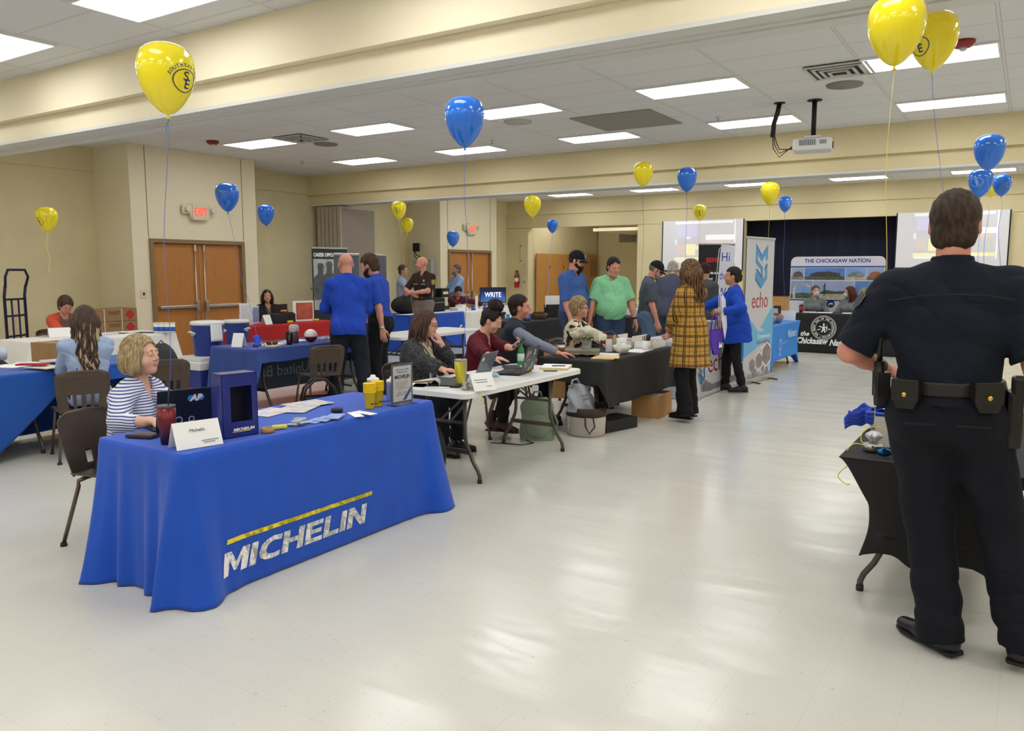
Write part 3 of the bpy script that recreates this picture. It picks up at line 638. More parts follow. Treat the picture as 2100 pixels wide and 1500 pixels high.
mb = MB(); FB = face((-.045, -D/2-.001, .034), (1, 0, 0), (0, 0, 1)); wordmark(mb, .12, .015, FB); mb.build('lettering', m_wht, t); mb = MB(); mb.prism([(-.005, -.006), (.1, -.006), (.1, -.003), (-.005, -.003)], 0, .001, FB); mb.build('printed_line', m_yl, t)
mb = MB(); mb.lathe([(.022, 0), (.036, 0), (.037, .012), (.036, .026), (.022, .026), (.021, .013)], n=28); tag(mb.build('tape_roll', m_card, None, (-3.50, 2.92, Z1)), 'roll of brown parcel tape beside the navy box', 'tape')
t = thing('candy_packet', 'small yellow wrapped candy bar near the tape roll', 'candy', (-3.52, 3.02, Z1), R(60)); mb = MB(); mb.box((0, 0, .012), (.085, .035, .022), bev=.008); mb.build('wrapper', mat('candy_yellow', 'e8e04a', .3, coat=.5), t)
for q, (a, b, rz) in enumerate(((-3.53, 3.13, 30), (-3.49, 3.17, 80), (-3.55, 3.20, 10), (-3.47, 3.10, 120))):
    mb = MB(); mb.box((0, 0, .006), (.07, .045, .01), bev=.004); o = mb.build('sweet_packet', mat('foil_grey', 'b9bdc6', .25, .4, var=.3, vs=60), None, (a, b, Z1+.0105*q)); o.rotation_euler.z = R(rz); tag(o, 'small silvery sweet packets heaped by the front edge of the near blue table', 'candy', 'silver sweet packets')
n = NT('printed_flyer'); q = n.noise(9, 3); n.col(n.mix(n.math('GREATER_THAN', q, .52), n.mix(n.noise(25, 2), 'e9e2de', 'cdb9a8'), n.mix(n.noise(30, 2), '6f7fae', 'e9ecf2'))); n.rough(.35); m_flyer = n.m
for q, (a, b, rz) in enumerate(((-3.99, 3.35, 10), (-3.93, 3.52, 25), (-4.0, 3.68, -8))): sheet('glossy photo brochures fanned out on the near blue table', (a, b), .21, .28, rz, m_flyer, .003, 'brochure', 'brochure', 'glossy brochures', Z1+.0032*q)
mb = MB(); mb.lathe([(.033, 0), (.037, .004), (.037, .024), (.033, .028)], n=28); tag(mb.build('hockey_puck', mat('dark_rubber', '23273a', .6), None, (-3.63, 3.58, Z1)), 'small black puck shaped disc on the blue cloth', 'puck')
for q, (a, b, rz) in enumerate(((-3.52, 3.30, 15), (-3.50, 3.35, 22), (-3.49, 3.42, 30))): sheet('blue and white leaflets stacked near the front edge', (a, b), .09, .16, rz, mat('blue_leaflet', '8ba4d8', .5, var=.35, vs=40), .005, 'leaflet', 'leaflet', 'blue leaflets', Z1+.0053*q)
for q, (a, b, rz) in enumerate(((-3.47, 3.58, 60), (-3.45, 3.64, 85))): sheet('white printed cards fanned before the yellow cups', (a, b), .06, .17, rz, m_paper, .003, 'card', 'card', 'white cards', Z1+.0032*q)
for q, (a, b) in enumerate(((-3.555, 3.80), (-3.575, 3.90))):
    for k in range(6):
        t = thing('plastic_cup', 'yellow plastic cup stack, %s' % ['front stack left of the other', 'rear stack by the poster'][q], 'cup', (a, b, Z1+.011*k), 0, 'yellow cups, %s stack' % ['front', 'rear'][q])
        mb = MB(); mb.lathe([(.026, 0), (.027, .002), (.038, .105), (.041, .106), (.041, .112), (.036, .112), (.0255, .004)], n=26); mb.build('body', m_yel, t)
        if k == 0: F_ = face((.028, -.022, .03), (.6, .8, 0), (.1, -.0, 1)); text('lettering', 'MICHELIN', .0115, F_, m_ink, t, bold=.0004, shear=.2)
for q, (a, b) in enumerate(((-3.80, 4.10), (-3.64, 4.12))):
    t = thing('pump_jug', ['clear sanitizer jug with white shoulder behind the yellow cups', 'sanitizer jug half hidden behind the framed poster'][q], 'bottle', (a, b, Z1)); mb = MB(); mb.lathe([(.04, 0), (.042, .01), (.042, .13), (.03, .15)], n=22); mb.build('bottle', mat('bluish_clear', '8fa3d6', .15, trans=.5), t)
    mb = MB(); mb.lathe([(.043, .128), (.042, .145), (.02, .155), (.018, .165), (.012, .17)], n=22); mb.build('cap', m_wht, t)
t = thing('poster_holder', 'upright acrylic stand with grey bordered recruiting poster', 'sign holder', (-3.475, 4.03, Z1), R(85)); W, Hb = .2, .27
mb = MB(); mb.box((0, .006, Hb/2+.008), (W, .002, Hb)); mb.box((0, -.004, Hb/2+.008), (W, .002, Hb)); mb.box((0, 0, .004), (W, .1, .004)); mb.build('acrylic_stand', m_clear, t)
mb = MB(); mb.box((0, .002, Hb/2+.008), (W-.006, .002, Hb-.006)); pp = mb.build('poster', mat('slate_border', '5a6070', .6), t); mb = MB(); mb.box((0, -.0001, Hb/2+.008), (W-.035, .001, Hb-.035)); mb.build('inner_sheet', mat('pale_sheet', 'd9d9e4', .6), pp)
FP = face((-W/2, -.0012, .008), (1, 0, 0), (0, 0, 1)); c = lambda y: FP @ Matrix.Translation((W/2, y, .0006))
texts('lettering', [('WANT YOUR CAREER', .012, c(.225), dict(align='CENTER', ext=.0002)), ('POWERED WITH', .012, c(.207), dict(align='CENTER', ext=.0002)), ('MICHELIN', .033, c(.17), dict(align='CENTER', width=.14, ext=.0002, bold=.001)), ('APPLY TODAY', .012, c(.07), dict(align='CENTER', ext=.0002)), ('WORK WITH MICHELIN', .011, c(.055), dict(align='CENTER', ext=.0002))], m_ink, pp); bars(pp, FP, [(.035, .145-.011*k, .12-.02*(k == 3), .0025) for k in range(5)], mat('grey_ink', '7d7a7a', .7))
mb = MB(); poly(mb, [(.035, .05), (.165, .185), (.172, .185), (.042, .05)], .0007, .0002, FP); mb.build('gold_stripe', mat('gold_stripe', 'e0b030', .5), pp); mb = MB(); poly(mb, [(.1, .022), (.178, .11), (.178, .075), (.13, .022)], .0007, .0002, FP); mb.build('navy_stripe', mat('navy_stripe', '2f4a86', .5), pp)
chair('brown plastic chair of the striped shirt woman at the near table', (-4.615, 2.72, 0), -72, False)
# ------------------------------------------------------------------ 2 the bare white folding table
folding_table('bare white plastic folding table with bent grey steel legs in the centre', -4.21, -3.44, 4.70, 6.54, .745)
Z2 = .747
t = thing('magazine', 'curled open magazine at the near end of the white table', 'magazine', (-3.90, 4.88, Z2), R(30)); mb = MB(); slab(mb, 0, 0, 0, .3, .22, 0, .004); mb.build('pages', m_paper, t); mb = MB(); mb.grid(lambda u, v: (.02+.05*math.cos(u*PI*1.2), -.09+.2*v, .01+.05*math.sin(u*PI*1.2)*(1-.3*v)), 14, 6); o = mb.build('curled_page', mat('printed_grey', 'aab0b8', .5, var=.5, vs=50), t)
sheet('loose white sheets left of the curled magazine', (-4.05, 4.82), .28, .2, 15, None, .004, z=Z2); sheet('wooden clipboard edge under the white papers on the folding table', (-4.08, 5.02), .22, .03, 60, mat('brown_wood', '8a6a4a', .5), .01, 'ruler', 'ruler', z=Z2+.0005)
t = thing('tablet_case', 'thin black tablet in a folio case by the green tumbler', 'tablet', (-3.80, 4.97, Z2), R(12)); mb = MB(); mb.box((0, 0, .006), (.26, .19, .01), bev=.003); mb.build('case', m_black, t); mb = MB(); mb.add([(-.13, -.095, .012), (.13, -.095, .012), (.13, .095, .045), (-.13, .095, .045), (-.13, -.095, .016), (.13, -.095, .016), (.13, .095, .049), (-.13, .095, .049)], [(0, 1, 2, 3), (7, 6, 5, 4), (0, 4, 5, 1), (1, 5, 6, 2), (2, 6, 7, 3), (3, 7, 4, 0)]); mb.build('cover', mat('case_grey', '2d2d31', .5), t)
tumbler('yellow green patterned tumbler with dark straw', (-3.70, 4.99), Z2, .05, .2, mat('olive_print', 'b7ac28', .3, var=.45, vs=30, stretch=(1, 1, .25)), mat('tumbler_steel', '9a9a9a', .25, .8))
tent('folded white name card at the near corner of the white table', (-3.47, 4.93), 70, .2, .13, Z2, [], d=.07); bars(bpy.data.objects['tent_card.001'], face((0, -.0715, 0), (1, 0, 0), (0, .07, .13)), [(-.08, .088, .12, .005), (-.07, .068, .11, .005), (.02, .032, .05, .005)], mat('grey_ink', '7d7a7a', .7))
m_lapg = mat('laptop_grey', '5c626c', .35, .3)
def deco2(l, M):
    mb = MB(); ring(mb, .165, .115, .014, .017, M); mb.build('logo', m_silver, l); mb = MB(); poly(mb, [(.03, .17), (.06, .17), (.06, .2), (.03, .2)], 0, .0006, M); mb.build('sticker', m_wht, l)
laptop('open grey laptop before the woman in burgundy', (-3.90, 5.36), -78, .34, .235, 112, m_lapg, Z2, deco2)
mb = MB(); mb.ball((0, 0, .006), (.032, .055, .026), 18); o = mb.build('computer_mouse', mat('pale_blue_mouse', 'a9c6d2', .35), None, (-3.80, 5.62, Z2)); o.rotation_euler.z = R(60); mb = MB(); mb.cyl((-.006, .02, .0315), (.006, .02, .0315), .006, n=8); mb.build('wheel', m_cap, o); tag(o, 'pale blue computer mouse between the two laptops', 'mouse')
def deco3(l, M):
    for nm, cc, it in (('sticker', 'd8d8d8', ((.24, .17, .016), (.235, .2, .014))), ('sticker', '5aa9d6', ((.12, .19, .02), (.26, .06, .028))), ('sticker', 'b06a6a', ((.06, .18, .035), (.14, .12, .014))), ('sticker', '8c9490', ((.09, .07, .022), (.1, .12, .015), (.05, .09, .016))), ('sticker', 'd9c23c', ((.26, .035, .014), (.2, .03, .018)))):
        mb = MB()
        for (a, b, r) in it: disk(mb, a, b, r, M, 0, .0006, 20)
        mb.build(nm, mat('st_'+cc, cc, .5), l)
laptop('open dark laptop covered in round stickers', (-3.80, 5.90), -77, .35, .24, 108, mat('laptop_dark', '33363c', .45), Z2, deco3)
t = thing('soda_bottle', 'green plastic soda bottle behind the stickered laptop', 'bottle', (-4.07, 6.46, Z2)); mb = MB(); mb.lathe([(.03, 0), (.034, .01), (.034, .12), (.03, .15), (.014, .19), (.013, .2)], n=20); mb.build('bottle', mat('green_pet', '3f9a58', .12, trans=.4), t); mb = MB(); mb.lathe([(.0345, .04), (.0348, .11)], n=20); mb.build('label_band', mat('pale_label', 'bcd8c0', .5), t); mb = MB(); mb.lathe([(.0145, .197), (.0145, .215)], n=14); mb.build('cap', mat('green_cap', '3d8a4a', .4), t)
t = thing('water_bottle', 'clear water bottle beside the stickered laptop', 'bottle', (-3.80, 6.20, Z2)); mb = MB(); mb.lathe([(.028, 0), (.031, .01), (.031, .11), (.014, .16), (.013, .17)], n=18, wob=lambda a, z: 1+.02*math.sin(z*260)); mb.build('bottle', mat('bottle_clear', 'dfe8ee', .1, trans=.7), t); mb = MB(); mb.lathe([(.0145, .168), (.0145, .182)], n=12); mb.build('cap', m_wht, t)
t = thing('notepad', 'white legal pad with yellow edges at the far end of the white table', 'notepad', (-3.66, 6.42, Z2), R(20)); mb = MB(); mb.box((0, 0, .009), (.26, .3, .018)); mb.build('pages', mat('pad_yellow', 'ddd08a', .7), t); mb = MB(); mb.box((0, 0, .019), (.26, .3, .002)); mb.build('top_sheet', m_paper, t)
for lab, a, b, zz in (('black pen lying on the legal pad', -3.62, 6.40, Z2+.0205), ('black pen lying beside the legal pad', -3.57, 6.16, Z2)):
    t = thing('pen', lab, 'pen', (a, b, zz), R(30)); mb = MB(); mb.cyl((-.06, 0, .005), (.06, 0, .005), .005, n=8); mb.build('barrel', m_black, t); mb = MB(); mb.cyl((.06, 0, .005), (.075, 0, .004), .004, .001, 8); mb.build('tip', m_silver, t)
sheet('open dark book near the man in the vest', (-4.02, 6.22), .16, .22, 40, mat('book_dark', '33343c', .5), .012, 'closed_book', 'book', z=Z2)
t = thing('backpack', 'black backpack standing on the floor by the near blue table', 'backpack', (-3.83, 4.78, 0), R(-10))
mb = MB(); mb.ball((0, 0, .24), (.13, .1, .24), 20); mb.ball((.0, -.07, .15), (.11, .07, .14), 16); mb.build('bag', mat('black_nylon', '17171a', .6, bump=.5, bs=40), t); mb = MB()
mb.tube([(.08, -.06, .4), (.13, -.1, .25), (.16, -.08, .08), (.19, -.1, .02), (.14, -.13, .01)], .009, 6); mb.build('strap', mat('grey_strap', '55565a', .6), t); mb = MB(); mb.tube([(.05, -.08, .12), (.16, -.12, .05), (.2, -.13, .01)], .008, 6); mb.build('strap', mat('grey_strap', '55565a', .6), t)
t = thing('soda_bottle', 'dark cola bottle with red cap in the black backpack pocket', 'bottle', (-3.72, 4.70, .0)); mb = MB(); mb.lathe([(.028, 0), (.033, .01), (.033, .12), (.014, .17), (.013, .19)], n=18); mb.build('bottle', mat('cola', '1b1110', .1), t); mb = MB(); mb.lathe([(.034, .05), (.0343, .11)], n=18); mb.build('label_band', mat('cola_label', 'a8a0b8', .5), t); mb = MB(); mb.lathe([(.015, .187), (.015, .21)], n=12); mb.build('cap', mat('red_cap', 'b02030', .4), t)
t = thing('backpack', 'sage green backpack standing under the far end of the white table', 'backpack', (-3.98, 6.62, 0), R(35)); m_sage = mat('sage_canvas', '84907c', .85, var=.08, bump=.4, bs=60)
mb = MB(); mb.grid(lambda u, v: ((.165+.012*math.sin(v*9))*math.copysign(abs(math.cos(u*2*PI))**.6, math.cos(u*2*PI))*(1-max(0, v-.7)**2*5.5), .1*math.copysign(abs(math.sin(u*2*PI))**.7, math.sin(u*2*PI))*(1-max(0, v-.6)**2*3.5), .42*v), 40, 16, closed=True); mb.box((0, 0, .012), (.3, .18, .02), bev=.008); mb.build('bag', m_sage, t)
mb = MB(); mb.ball((0, -.1, .14), (.12, .045, .12), 16); mb.build('pocket', m_sage, t); mb = MB(); mb.tube([(-.05, 0, .4), (-.03, 0, .47), (.03, 0, .47), (.05, 0, .4)], .01, 8); mb.tube([(.14, -.06, .3), (.19, -.1, .18), (.17, -.08, .06)], .012, 6); mb.build('strap', mat('sage_strap', '6f7a6a', .8), t); mb = MB(); mb.box((.17, -.1, .1), (.03, .01, .06), bev=.004); mb.build('luggage_tag', mat('neon_tag', '58e04a', .5), t)
n = NT('checked_fabric'); x, y, z = n.xyz(); a1 = n.math('SINE', n.math('MULTIPLY', n.math('ADD', n.math('ADD', x, y), z), 230)); a2 = n.math('SINE', n.math('MULTIPLY', n.math('SUBTRACT', z, n.math('ADD', x, y)), 230)); n.col(n.mix(n.math('GREATER_THAN', n.math('MULTIPLY', a1, a2), 0), 'd9d2c8', 'a3968e')); n.rough(.8)
t = thing('tote_bag', 'round checked fabric tote with brown trim under the tables', 'bag', (-3.68, 7.08, 0), R(10)); mb = MB(); mb.lathe([(.17, 0), (.185, .02), (.19, .15), (.185, .24), (.175, .24), (.18, .1), (.165, .02)], n=32, wob=lambda a, z: 1+.05*math.cos(2*a)); mb.build('body', n.m, t)
mb = MB(); mb.lathe([(.192, .2), (.2, .215), (.19, .29), (.178, .285), (.18, .21)], n=32, wob=lambda a, z: 1+.05*math.cos(2*a)+.02*math.sin(7*a)); mb.tube([(.12, -.16, .22), (.15, -.19, .12), (.1, -.21, .05), (.06, -.205, .12), (.05, -.19, .22)], .009, 6); mb.box((.16, .1, .19), (.02, .12, .03), rz=.5); mb.build('trim_and_handles', mat('dark_brown_trim', '3b2c28', .7), t)
n = NT('thin_white_plastic'); n.b.inputs['Base Color'].default_value = lin('c9cfdc'); n.rough(.3); n.b.inputs['Transmission Weight'].default_value = .35; n.bump(n.noise(22, 4), .7, .01)
t = thing('plastic_shopping_bag', 'crinkled translucent shopping bag stuffed in the checked tote', 'bag', (-3.70, 7.02, .25), R(60)); mb = MB(); rn_ = random.Random(4)
mb.grid(lambda u, v: ((.15*(1-.35*v*v)+.02*math.sin(u*17+v*9))*math.cos(u*2*PI)-.03*v, (.1*(1-.4*v)+.015*math.sin(u*23+v*5))*math.sin(u*2*PI), .27*v+.02*math.sin(u*12)*v), 48, 16, closed=True); mb.build('bag', n.m, t)
mb = MB(); mb.tube([(-.13, 0, .24), (-.12, -.02, .32), (-.07, -.02, .33), (-.02, 0, .26)], [.014, .01, .01, .014], 8); mb.tube([(.03, 0, .26), (.05, -.01, .3), (.08, 0, .24)], [.014, .01, .014], 8); mb.build('handle', n.m, t)
F_ = face((-.1, -.118, .06), (1, .1, .12), (0, .2, 1)); texts('lettering', [('Thank', .035, F_ @ Matrix.Translation((.04, .09, 0)), {}), ('you', .05, F_ @ Matrix.Translation((.06, .05, 0)), {})], mat('grey_print', '55606e', .6), t)
mb = MB(); mb.box((0, 0, .06), (.5, .3, .12), bev=.01); o = mb.build('equipment_case', mat('black_case', '19191b', .6, bump=.2, bs=60), None, (-3.60, 7.50, 0)); o.rotation_euler.z = R(75); tag(o, 'low black case on the floor behind the checked tote', 'case')
mb = MB(); mb.tube([(-4.25, 6.2, .008), (-4.1, 6.26, .006), (-3.95, 6.28, .007), (-3.9, 6.42, .006), (-4.05, 6.5, .006)], .005, 6); tag(mb.build('power_cord', m_black), 'thin dark power cord on the floor under the white table', 'cord')
chair('brown chair under the woman in the grey cardigan', (-4.66, 5.62, 0), -82); chair('brown chair under the woman in burgundy', (-4.62, 6.52, 0), -80)
chair('brown chair under the man in the quilted vest', (-4.72, 7.30, 0), -62)
# ------------------------------------------------------------------ 3 the black clothed table with flowers
folding_table('folding table with black cloth and exposed near legs', -4.23, -3.49, 7.06, 8.92)
cloth('black tablecloth on the flower table, hanging half way', -4.24, -3.475, 7.04, 8.94, m_blk, bot=(.5, .30, .53, .30), amp=(.01, .012, .01, .01), flare=.02, corner=.035, seed=5)
def coffee_cup(label, p, z):
    t = thing('coffee_cup', label, 'cup', (p[0], p[1], z)); mb = MB(); mb.lathe([(.028, 0), (.04, .12)], n=22); mb.build('paper_cup', m_wht, t); mb = MB(); mb.lathe([(.0315, .03), (.0365, .085)], n=22); mb.build('sleeve', mat('kraft_brown', '7d5238', .8), t); mb = MB(); mb.lathe([(.043, .117), (.043, .125), (.036, .138), (.02, .139)], n=22); mb.build('lid', m_cap, t)
coffee_cup('white paper coffee cup with brown sleeve and black lid', (-4.12, 7.34), Z1)
t = thing('serving_tray', 'weathered grey wooden riser tray holding the white flowers', 'tray', (-3.93, 7.46, Z1), R(25)); m_grw = mat('grey_wood', '8d8676', .7, var=.2, vs=8, stretch=(1, 6, 1))
mb = MB(); mb.box((0, 0, .055), (.36, .26, .018), bev=.003); mb.build('top', m_grw, t)
for s in (-1, 1): mb = MB(); mb.prism([(-.18, 0), (-.15, 0), (-.14, .02), (-.1, .022), (-.05, .012), (0, .025), (.05, .012), (.1, .022), (.14, .02), (.15, 0), (.18, 0), (.18, .046), (-.18, .046)], -.006, .006, face((0, s*.12, 0), (1, 0, 0), (0, 0, 1))); mb.build('side_apron', m_grw, t)
for s in (-1, 1): mb = MB(); mb.box((s*.165, 0, .024), (.02, .22, .044)); mb.build('end_panel', m_grw, t)
t = thing('flower_vase', 'white roses in a square clear glass vase on the tray', 'flowers', (-3.9, 7.5, Z1+.065), R(25)); mb = MB(); mb.box((0, 0, .05), (.1, .1, .1), bev=.006); mb.build('glass', mat('vase_glass', 'dfe6e2', .05, trans=.8), t)
n = NT('rose_white'); n.col(n.mix(n.noise(40, 3), 'fbf9ee', 'f2eedd')); n.rough(.6); n.b.inputs['Subsurface Weight'].default_value = .2; m_rose = n.m
for q, (a, b, c_, r) in enumerate(((-.09, 0, .17, .085), (.07, .02, .18, .085), (0, -.05, .215, .09), (.14, -.03, .15, .07), (-.01, .09, .19, .08))):
    mb = MB(); rq = random.Random(q)
    for L_ in range(5):
        for k in range(5):
            a0 = k*2*PI/5+L_*.7; rr = r*(.2+.2*L_); 
            mb.grid(lambda u, v, a0=a0, rr=rr: (a+rr*(.55+.5*math.sin(v*PI*.55))*math.cos(a0+(u-.5)*1.5), b+rr*(.55+.5*math.sin(v*PI*.55))*math.sin(a0+(u-.5)*1.5), c_-.035+v*(.075-.008*L_)-.012*(u-.5)**2*8), 5, 5)
    mb.build('rose', m_rose, t)
mb = MB()
for a, b in ((-.05, 0), (.05, .02), (0, -.03), (.02, .05)): mb.cyl((a*.4, b*.4, .01), (a, b, .15), .003, n=6)
for k in range(6): mb.ball((.07*math.cos(k), .07*math.sin(k), .115), (.03, .02, .006), 8)
mb.build('stems_and_leaves', mat('leaf_green', '4e6b3c', .6), t)
for q, (a, b, rz) in enumerate(((-3.62, 7.36, 15), (-3.60, 7.40, 25))): sheet('manila folders fanned at the near edge of the flower table', (a, b), .23, .3, rz, mat('manila', 'dcc48e', .7), .006, 'folder', 'folder', 'manila folders', Z1+.0065*q)
sheet('white papers behind the manila folders', (-3.72, 7.62), .22, .28, 10, None, .008, z=Z1); sheet('white papers under the pen cup', (-3.62, 8.2), .22, .4, 5, None, .005, z=Z1)
t = thing('bowl', 'white bowl heaped with folded paper slips', 'bowl', (-3.66, 7.86, Z1)); mb = MB(); mb.lathe([(.04, 0), (.055, .005), (.09, .05), (.105, .085), (.1, .085), (.085, .05), (.05, .012), (.02, .01)], n=32); mb.build('dish', mat('glazed_white', 'ece8e0', .2), t)
mb = MB(); rq = random.Random(2)
for k in range(70): a = rq.uniform(0, 6.28); r_ = .085*math.sqrt(rq.random()); mb.box((r_*math.cos(a), r_*math.sin(a), .07+.04*(1-r_/.09)+rq.uniform(-.008, .008)), (.035, .02, .006), Matrix.Identity(4), rz=rq.uniform(0, 3))
o = mb.build('paper_slips', m_paper, t); o['kind'] = 'stuff'
t = thing('display_card', 'small white sign with a brown curved paddle beside the bowl', 'sign', (-3.86, 7.95, Z1), R(40)); mb = MB(); mb.box((0, 0, .07), (.07, .01, .14)); mb.build('card', m_paper, t); mb = MB(); mb.prism([(.03, 0), (.06, .01), (.085, .07), (.085, .15), (.06, .19), (.045, .15), (.04, .07)], -.01, .01, face((0, 0, 0), (1, 0, 0), (0, 0, 1))); mb.build('paddle', mat('tan_wood', 'b3a88c', .6), t)
t = thing('handbag', 'brown leather handbag with fringe behind the bowl', 'bag', (-4.05, 8.4, Z1), R(30)); mb = MB(); mb.ball((0, 0, .07), (.13, .08, .075), 18); mb.build('body', mat('brown_suede', '6b4130', .7, bump=.5, bs=40), t); mb = MB(); mb.tube([(-.1, 0, .1), (-.08, 0, .17), (0, 0, .19), (.06, 0, .15), (.1, 0, .08)], .01, 8); mb.build('handle', mat('strap_brown', '5b4634', .6), t)
for q, (a, b) in enumerate(((-3.83, 8.10), (-3.80, 8.20))):
    t = thing('paper_cup', ['near white paper cup stack behind the bowl', 'far white paper cup stack behind the bowl'][q], 'cup', (a, b, Z1)); mb = MB(); mb.lathe([(.026, 0), (.036, .14), (.033, .14), (.02, .02)], n=20); mb.build('cup', m_wht, t)
t = thing('pen_cup', 'white cylinder cup full of dark pens', 'pen cup', (-3.57, 8.32, Z1)); mb = MB(); mb.lathe([(.045, 0), (.045, .11), (.042, .11), (.04, .01)], n=24); mb.build('cup', m_wht, t)
for k in range(14): a = k*2.4; r_ = .012+.002*k; mb = MB(); mb.cyl((r_*math.cos(a)*.6, r_*math.sin(a)*.6, .02), (r_*1.3*math.cos(a), r_*1.3*math.sin(a), .155+.01*(k % 3)), .0045, n=7); mb.build('pen', m_black, t)
for q, (a, b, rz) in enumerate(((-3.66, 8.62, 0), (-3.90, 8.60, 0))):
    t = thing('bakery_box', ['open white bakery box of glazed doughnuts at the aisle side', 'open white bakery box of doughnuts behind the other'][q], 'food box', (a, b, Z1), R(rz)); mb = MB(); mb.box((0, 0, .003), (.22, .42, .005))
    for (x_, y_, w_, d_) in ((.108, 0, .004, .42), (-.108, 0, .004, .42), (0, .208, .22, .004), (0, -.208, .22, .004)): mb.box((x_, y_, .045), (w_, d_, .085))
    mb.box((-.13, 0, .105), (.004, .42, .07), Matrix.Rotation(-.0, 4, 'Y')); mb.build('tray_box', m_paper, t)
    for k in range(8):
        mb = MB(); cx, cy = -.05+.1*(k % 2), -.15+.1*(k//2); mb.tube([(cx+.028*math.cos(i*PI/6), cy+.028*math.sin(i*PI/6), .055) for i in range(12)], .019, 10, closed=True); mb.build('doughnut', mat('glaze%d' % (k % 3), ['c98f52', '8a5a34', 'd9a878'][k % 3], .35), t)
t = thing('cardboard_box', 'open brown cardboard box on the floor under the black cloth', 'box', (-3.56, 8.48, 0), R(3)); mb = MB()
for (x_, y_, w_, d_) in ((.16, 0, .006, .44), (-.16, 0, .006, .44), (0, .217, .32, .006), (0, -.217, .32, .006)): mb.box((x_, y_, .13), (w_, d_, .26))
mb.box((0, 0, .004), (.32, .43, .006)); mb.build('carton', m_card, t); mb = MB(); mb.box((0, 0, .2), (.24, .34, .06), bev=.01); mb.build('contents', m_paper, t)
chair('brown chair under the blonde woman at the flower table', (-4.66, 8.62, 0), -80)
sheet('brown cardboard sheet leaning behind the flower table', (-4.62, 8.12), .3, .02, 20, m_card, .62, 'cardboard_sheet', 'cardboard', z=.15)
# ------------------------------------------------------------------ 4 echo table and banners
m_gry = mat('pale_grey_cloth', 'b3b3b8', .7, var=.03); folding_table('folding table under the pale grey printed cloth', -4.24, -3.53, 9.72, 11.52)
gc = cloth('pale grey tablecloth with blue emblem and red lettering', -4.25, -3.52, 9.70, 11.54, m_gry, amp=(.01, .004, .01, .01), flare=.03, corner=.04, seed=8)
def emblem(par, F_, W, Hh, dd=False):
    X = lambda P: [(x_*W, (1-y_)*Hh) for x_, y_ in P]
    dr = (lambda o: drape(o, par, (1, 0, 0), .003)) if dd else (lambda o: o)
    mb = MB(); [poly(mb, X(q), 0, .0015, F_) for q in ([(0, 0), (.5, .24), (.5, .40), (.16, .24), (.16, .36), (0, .30)], [(1, 0), (.5, .24), (.5, .40), (.84, .24), (.84, .38), (1, .34)], [(0, .30), (.16, .36), (.62, .52), (.62, .80), (.46, .72), (.46, .58), (0, .42)], [(0, .66), (.16, .62), (.46, .76), (.62, .80), (.84, .70), (1, .72), (1, .78), (.5, 1), (0, .8)], [(.84, .48), (1, .42), (1, .74), (.84, .70), (.84, .60), (.72, .56)])]
    dr(mb.build('emblem', mat('emblem_blue', '4f93c9', .5), par))
    mb = MB(); [poly(mb, X(q), .0016, .0005, F_) for q in ([(0, 0), (.5, .24), (.5, .29), (0, .06)], [(.16, .56), (.62, .74), (.62, .80), (.0, .56)], [(.84, .48), (1, .42), (1, .47), (.84, .55)], [(0, .74), (.5, .94), (.5, 1), (0, .8)])]; o = dr(mb.build('emblem_shade', mat('emblem_dark', '2f6ea8', .5), par)); o.location.x += .0015 if dd else 0
emblem(gc, face((-3.497, 9.78, .17), (0, 1, 0), (-.03, 0, 1)), .30, .40, True)
drape(text('lettering', 'echo', .36, face((-3.495, 10.2, .3), (0, 1, 0), (-.03, 0, 1)), mat('brand_red', 'a63a38', .6), gc, width=.85), gc, (1, 0, 0), .003)
mb = MB(); F_ = face((-3.5, 9.74, .06), (0, 1, 0), (-.03, 0, 1)); poly(mb, [(0, .25), (.2, .02), (.5, .0), (1.7, .0), (1.7, .1), (.6, .08), (.25, .2), (.1, .38), (0, .5)], -.0008, .0008, F_); drape(mb.build('faint_print', mat('grey_print2', '9b9ba2', .7), gc), gc, (1, 0, 0), .002)
for q, (a, b, rz) in enumerate(((-3.85, 10.0, 10), (-3.7, 10.25, 30), (-3.95, 10.4, -10))): sheet('white handouts spread on the pale grey table', (a, b), .22, .3, rz, None, .006, 'handout', 'paper', 'white handouts', Z1+.0065*q)
t = thing('storage_bin', 'translucent grey plastic bin on the pale grey table', 'bin', (-3.85, 10.85, Z1)); mb = MB(); mb.box((0, 0, .09), (.3, .42, .17), bev=.02); mb.build('tub', mat('bin_grey', 'a8adb0', .4), t); mb = MB(); mb.box((0, 0, .18), (.33, .45, .02), bev=.006); mb.build('lid', mat('bin_lid', 'b7bbbd', .4), t)
m_ban = mat('banner_pale', 'c4c5c9', .6)
t = banner('tall pale retractable banner with blue emblem and red echo lettering', (-3.36, 11.98), 82, .96, 2.1, m_ban)
FB = face((-.48, -.004, .08), (1, 0, 0), (0, 0, 1)); emblem(t, FB @ Matrix.Translation((.30, 1.30, 0)), .42, .66)
text('lettering', 'echo', .34, FB @ Matrix.Translation((.22, 1.02, 0)), mat('brand_red', 'a63a38', .6), t, width=.56)
mb = MB(); poly(mb, [(0, .98), (.48, .66), (1.0, 1.06), (1.0, .42), (.72, .50), (.45, .42), (0, .30)], 0, .0012, FB); mb.build('blue_field', mat('banner_sky', '6fb2dc', .6), t)
texts('lettering', [('Turn', .09, FB @ Matrix.Translation((.46, .66, .0014)), {}), ('Containers', .09, FB @ Matrix.Translation((.46, .56, .0014)), dict(width=.46)), ('Environments', .06, FB @ Matrix.Translation((.44, .40, .0014)), {})], m_wht, t)
text('lettering', 'Incredible', .085, FB @ Matrix.Translation((.44, .475, .0014)), mat('brand_purple', '8a2f5e', .6), t, width=.45)
n = NT('hex_photo'); n.col(n.mix(n.noise(14, 4), '3b3034', 'b9a8ac')); n.rough(.5)
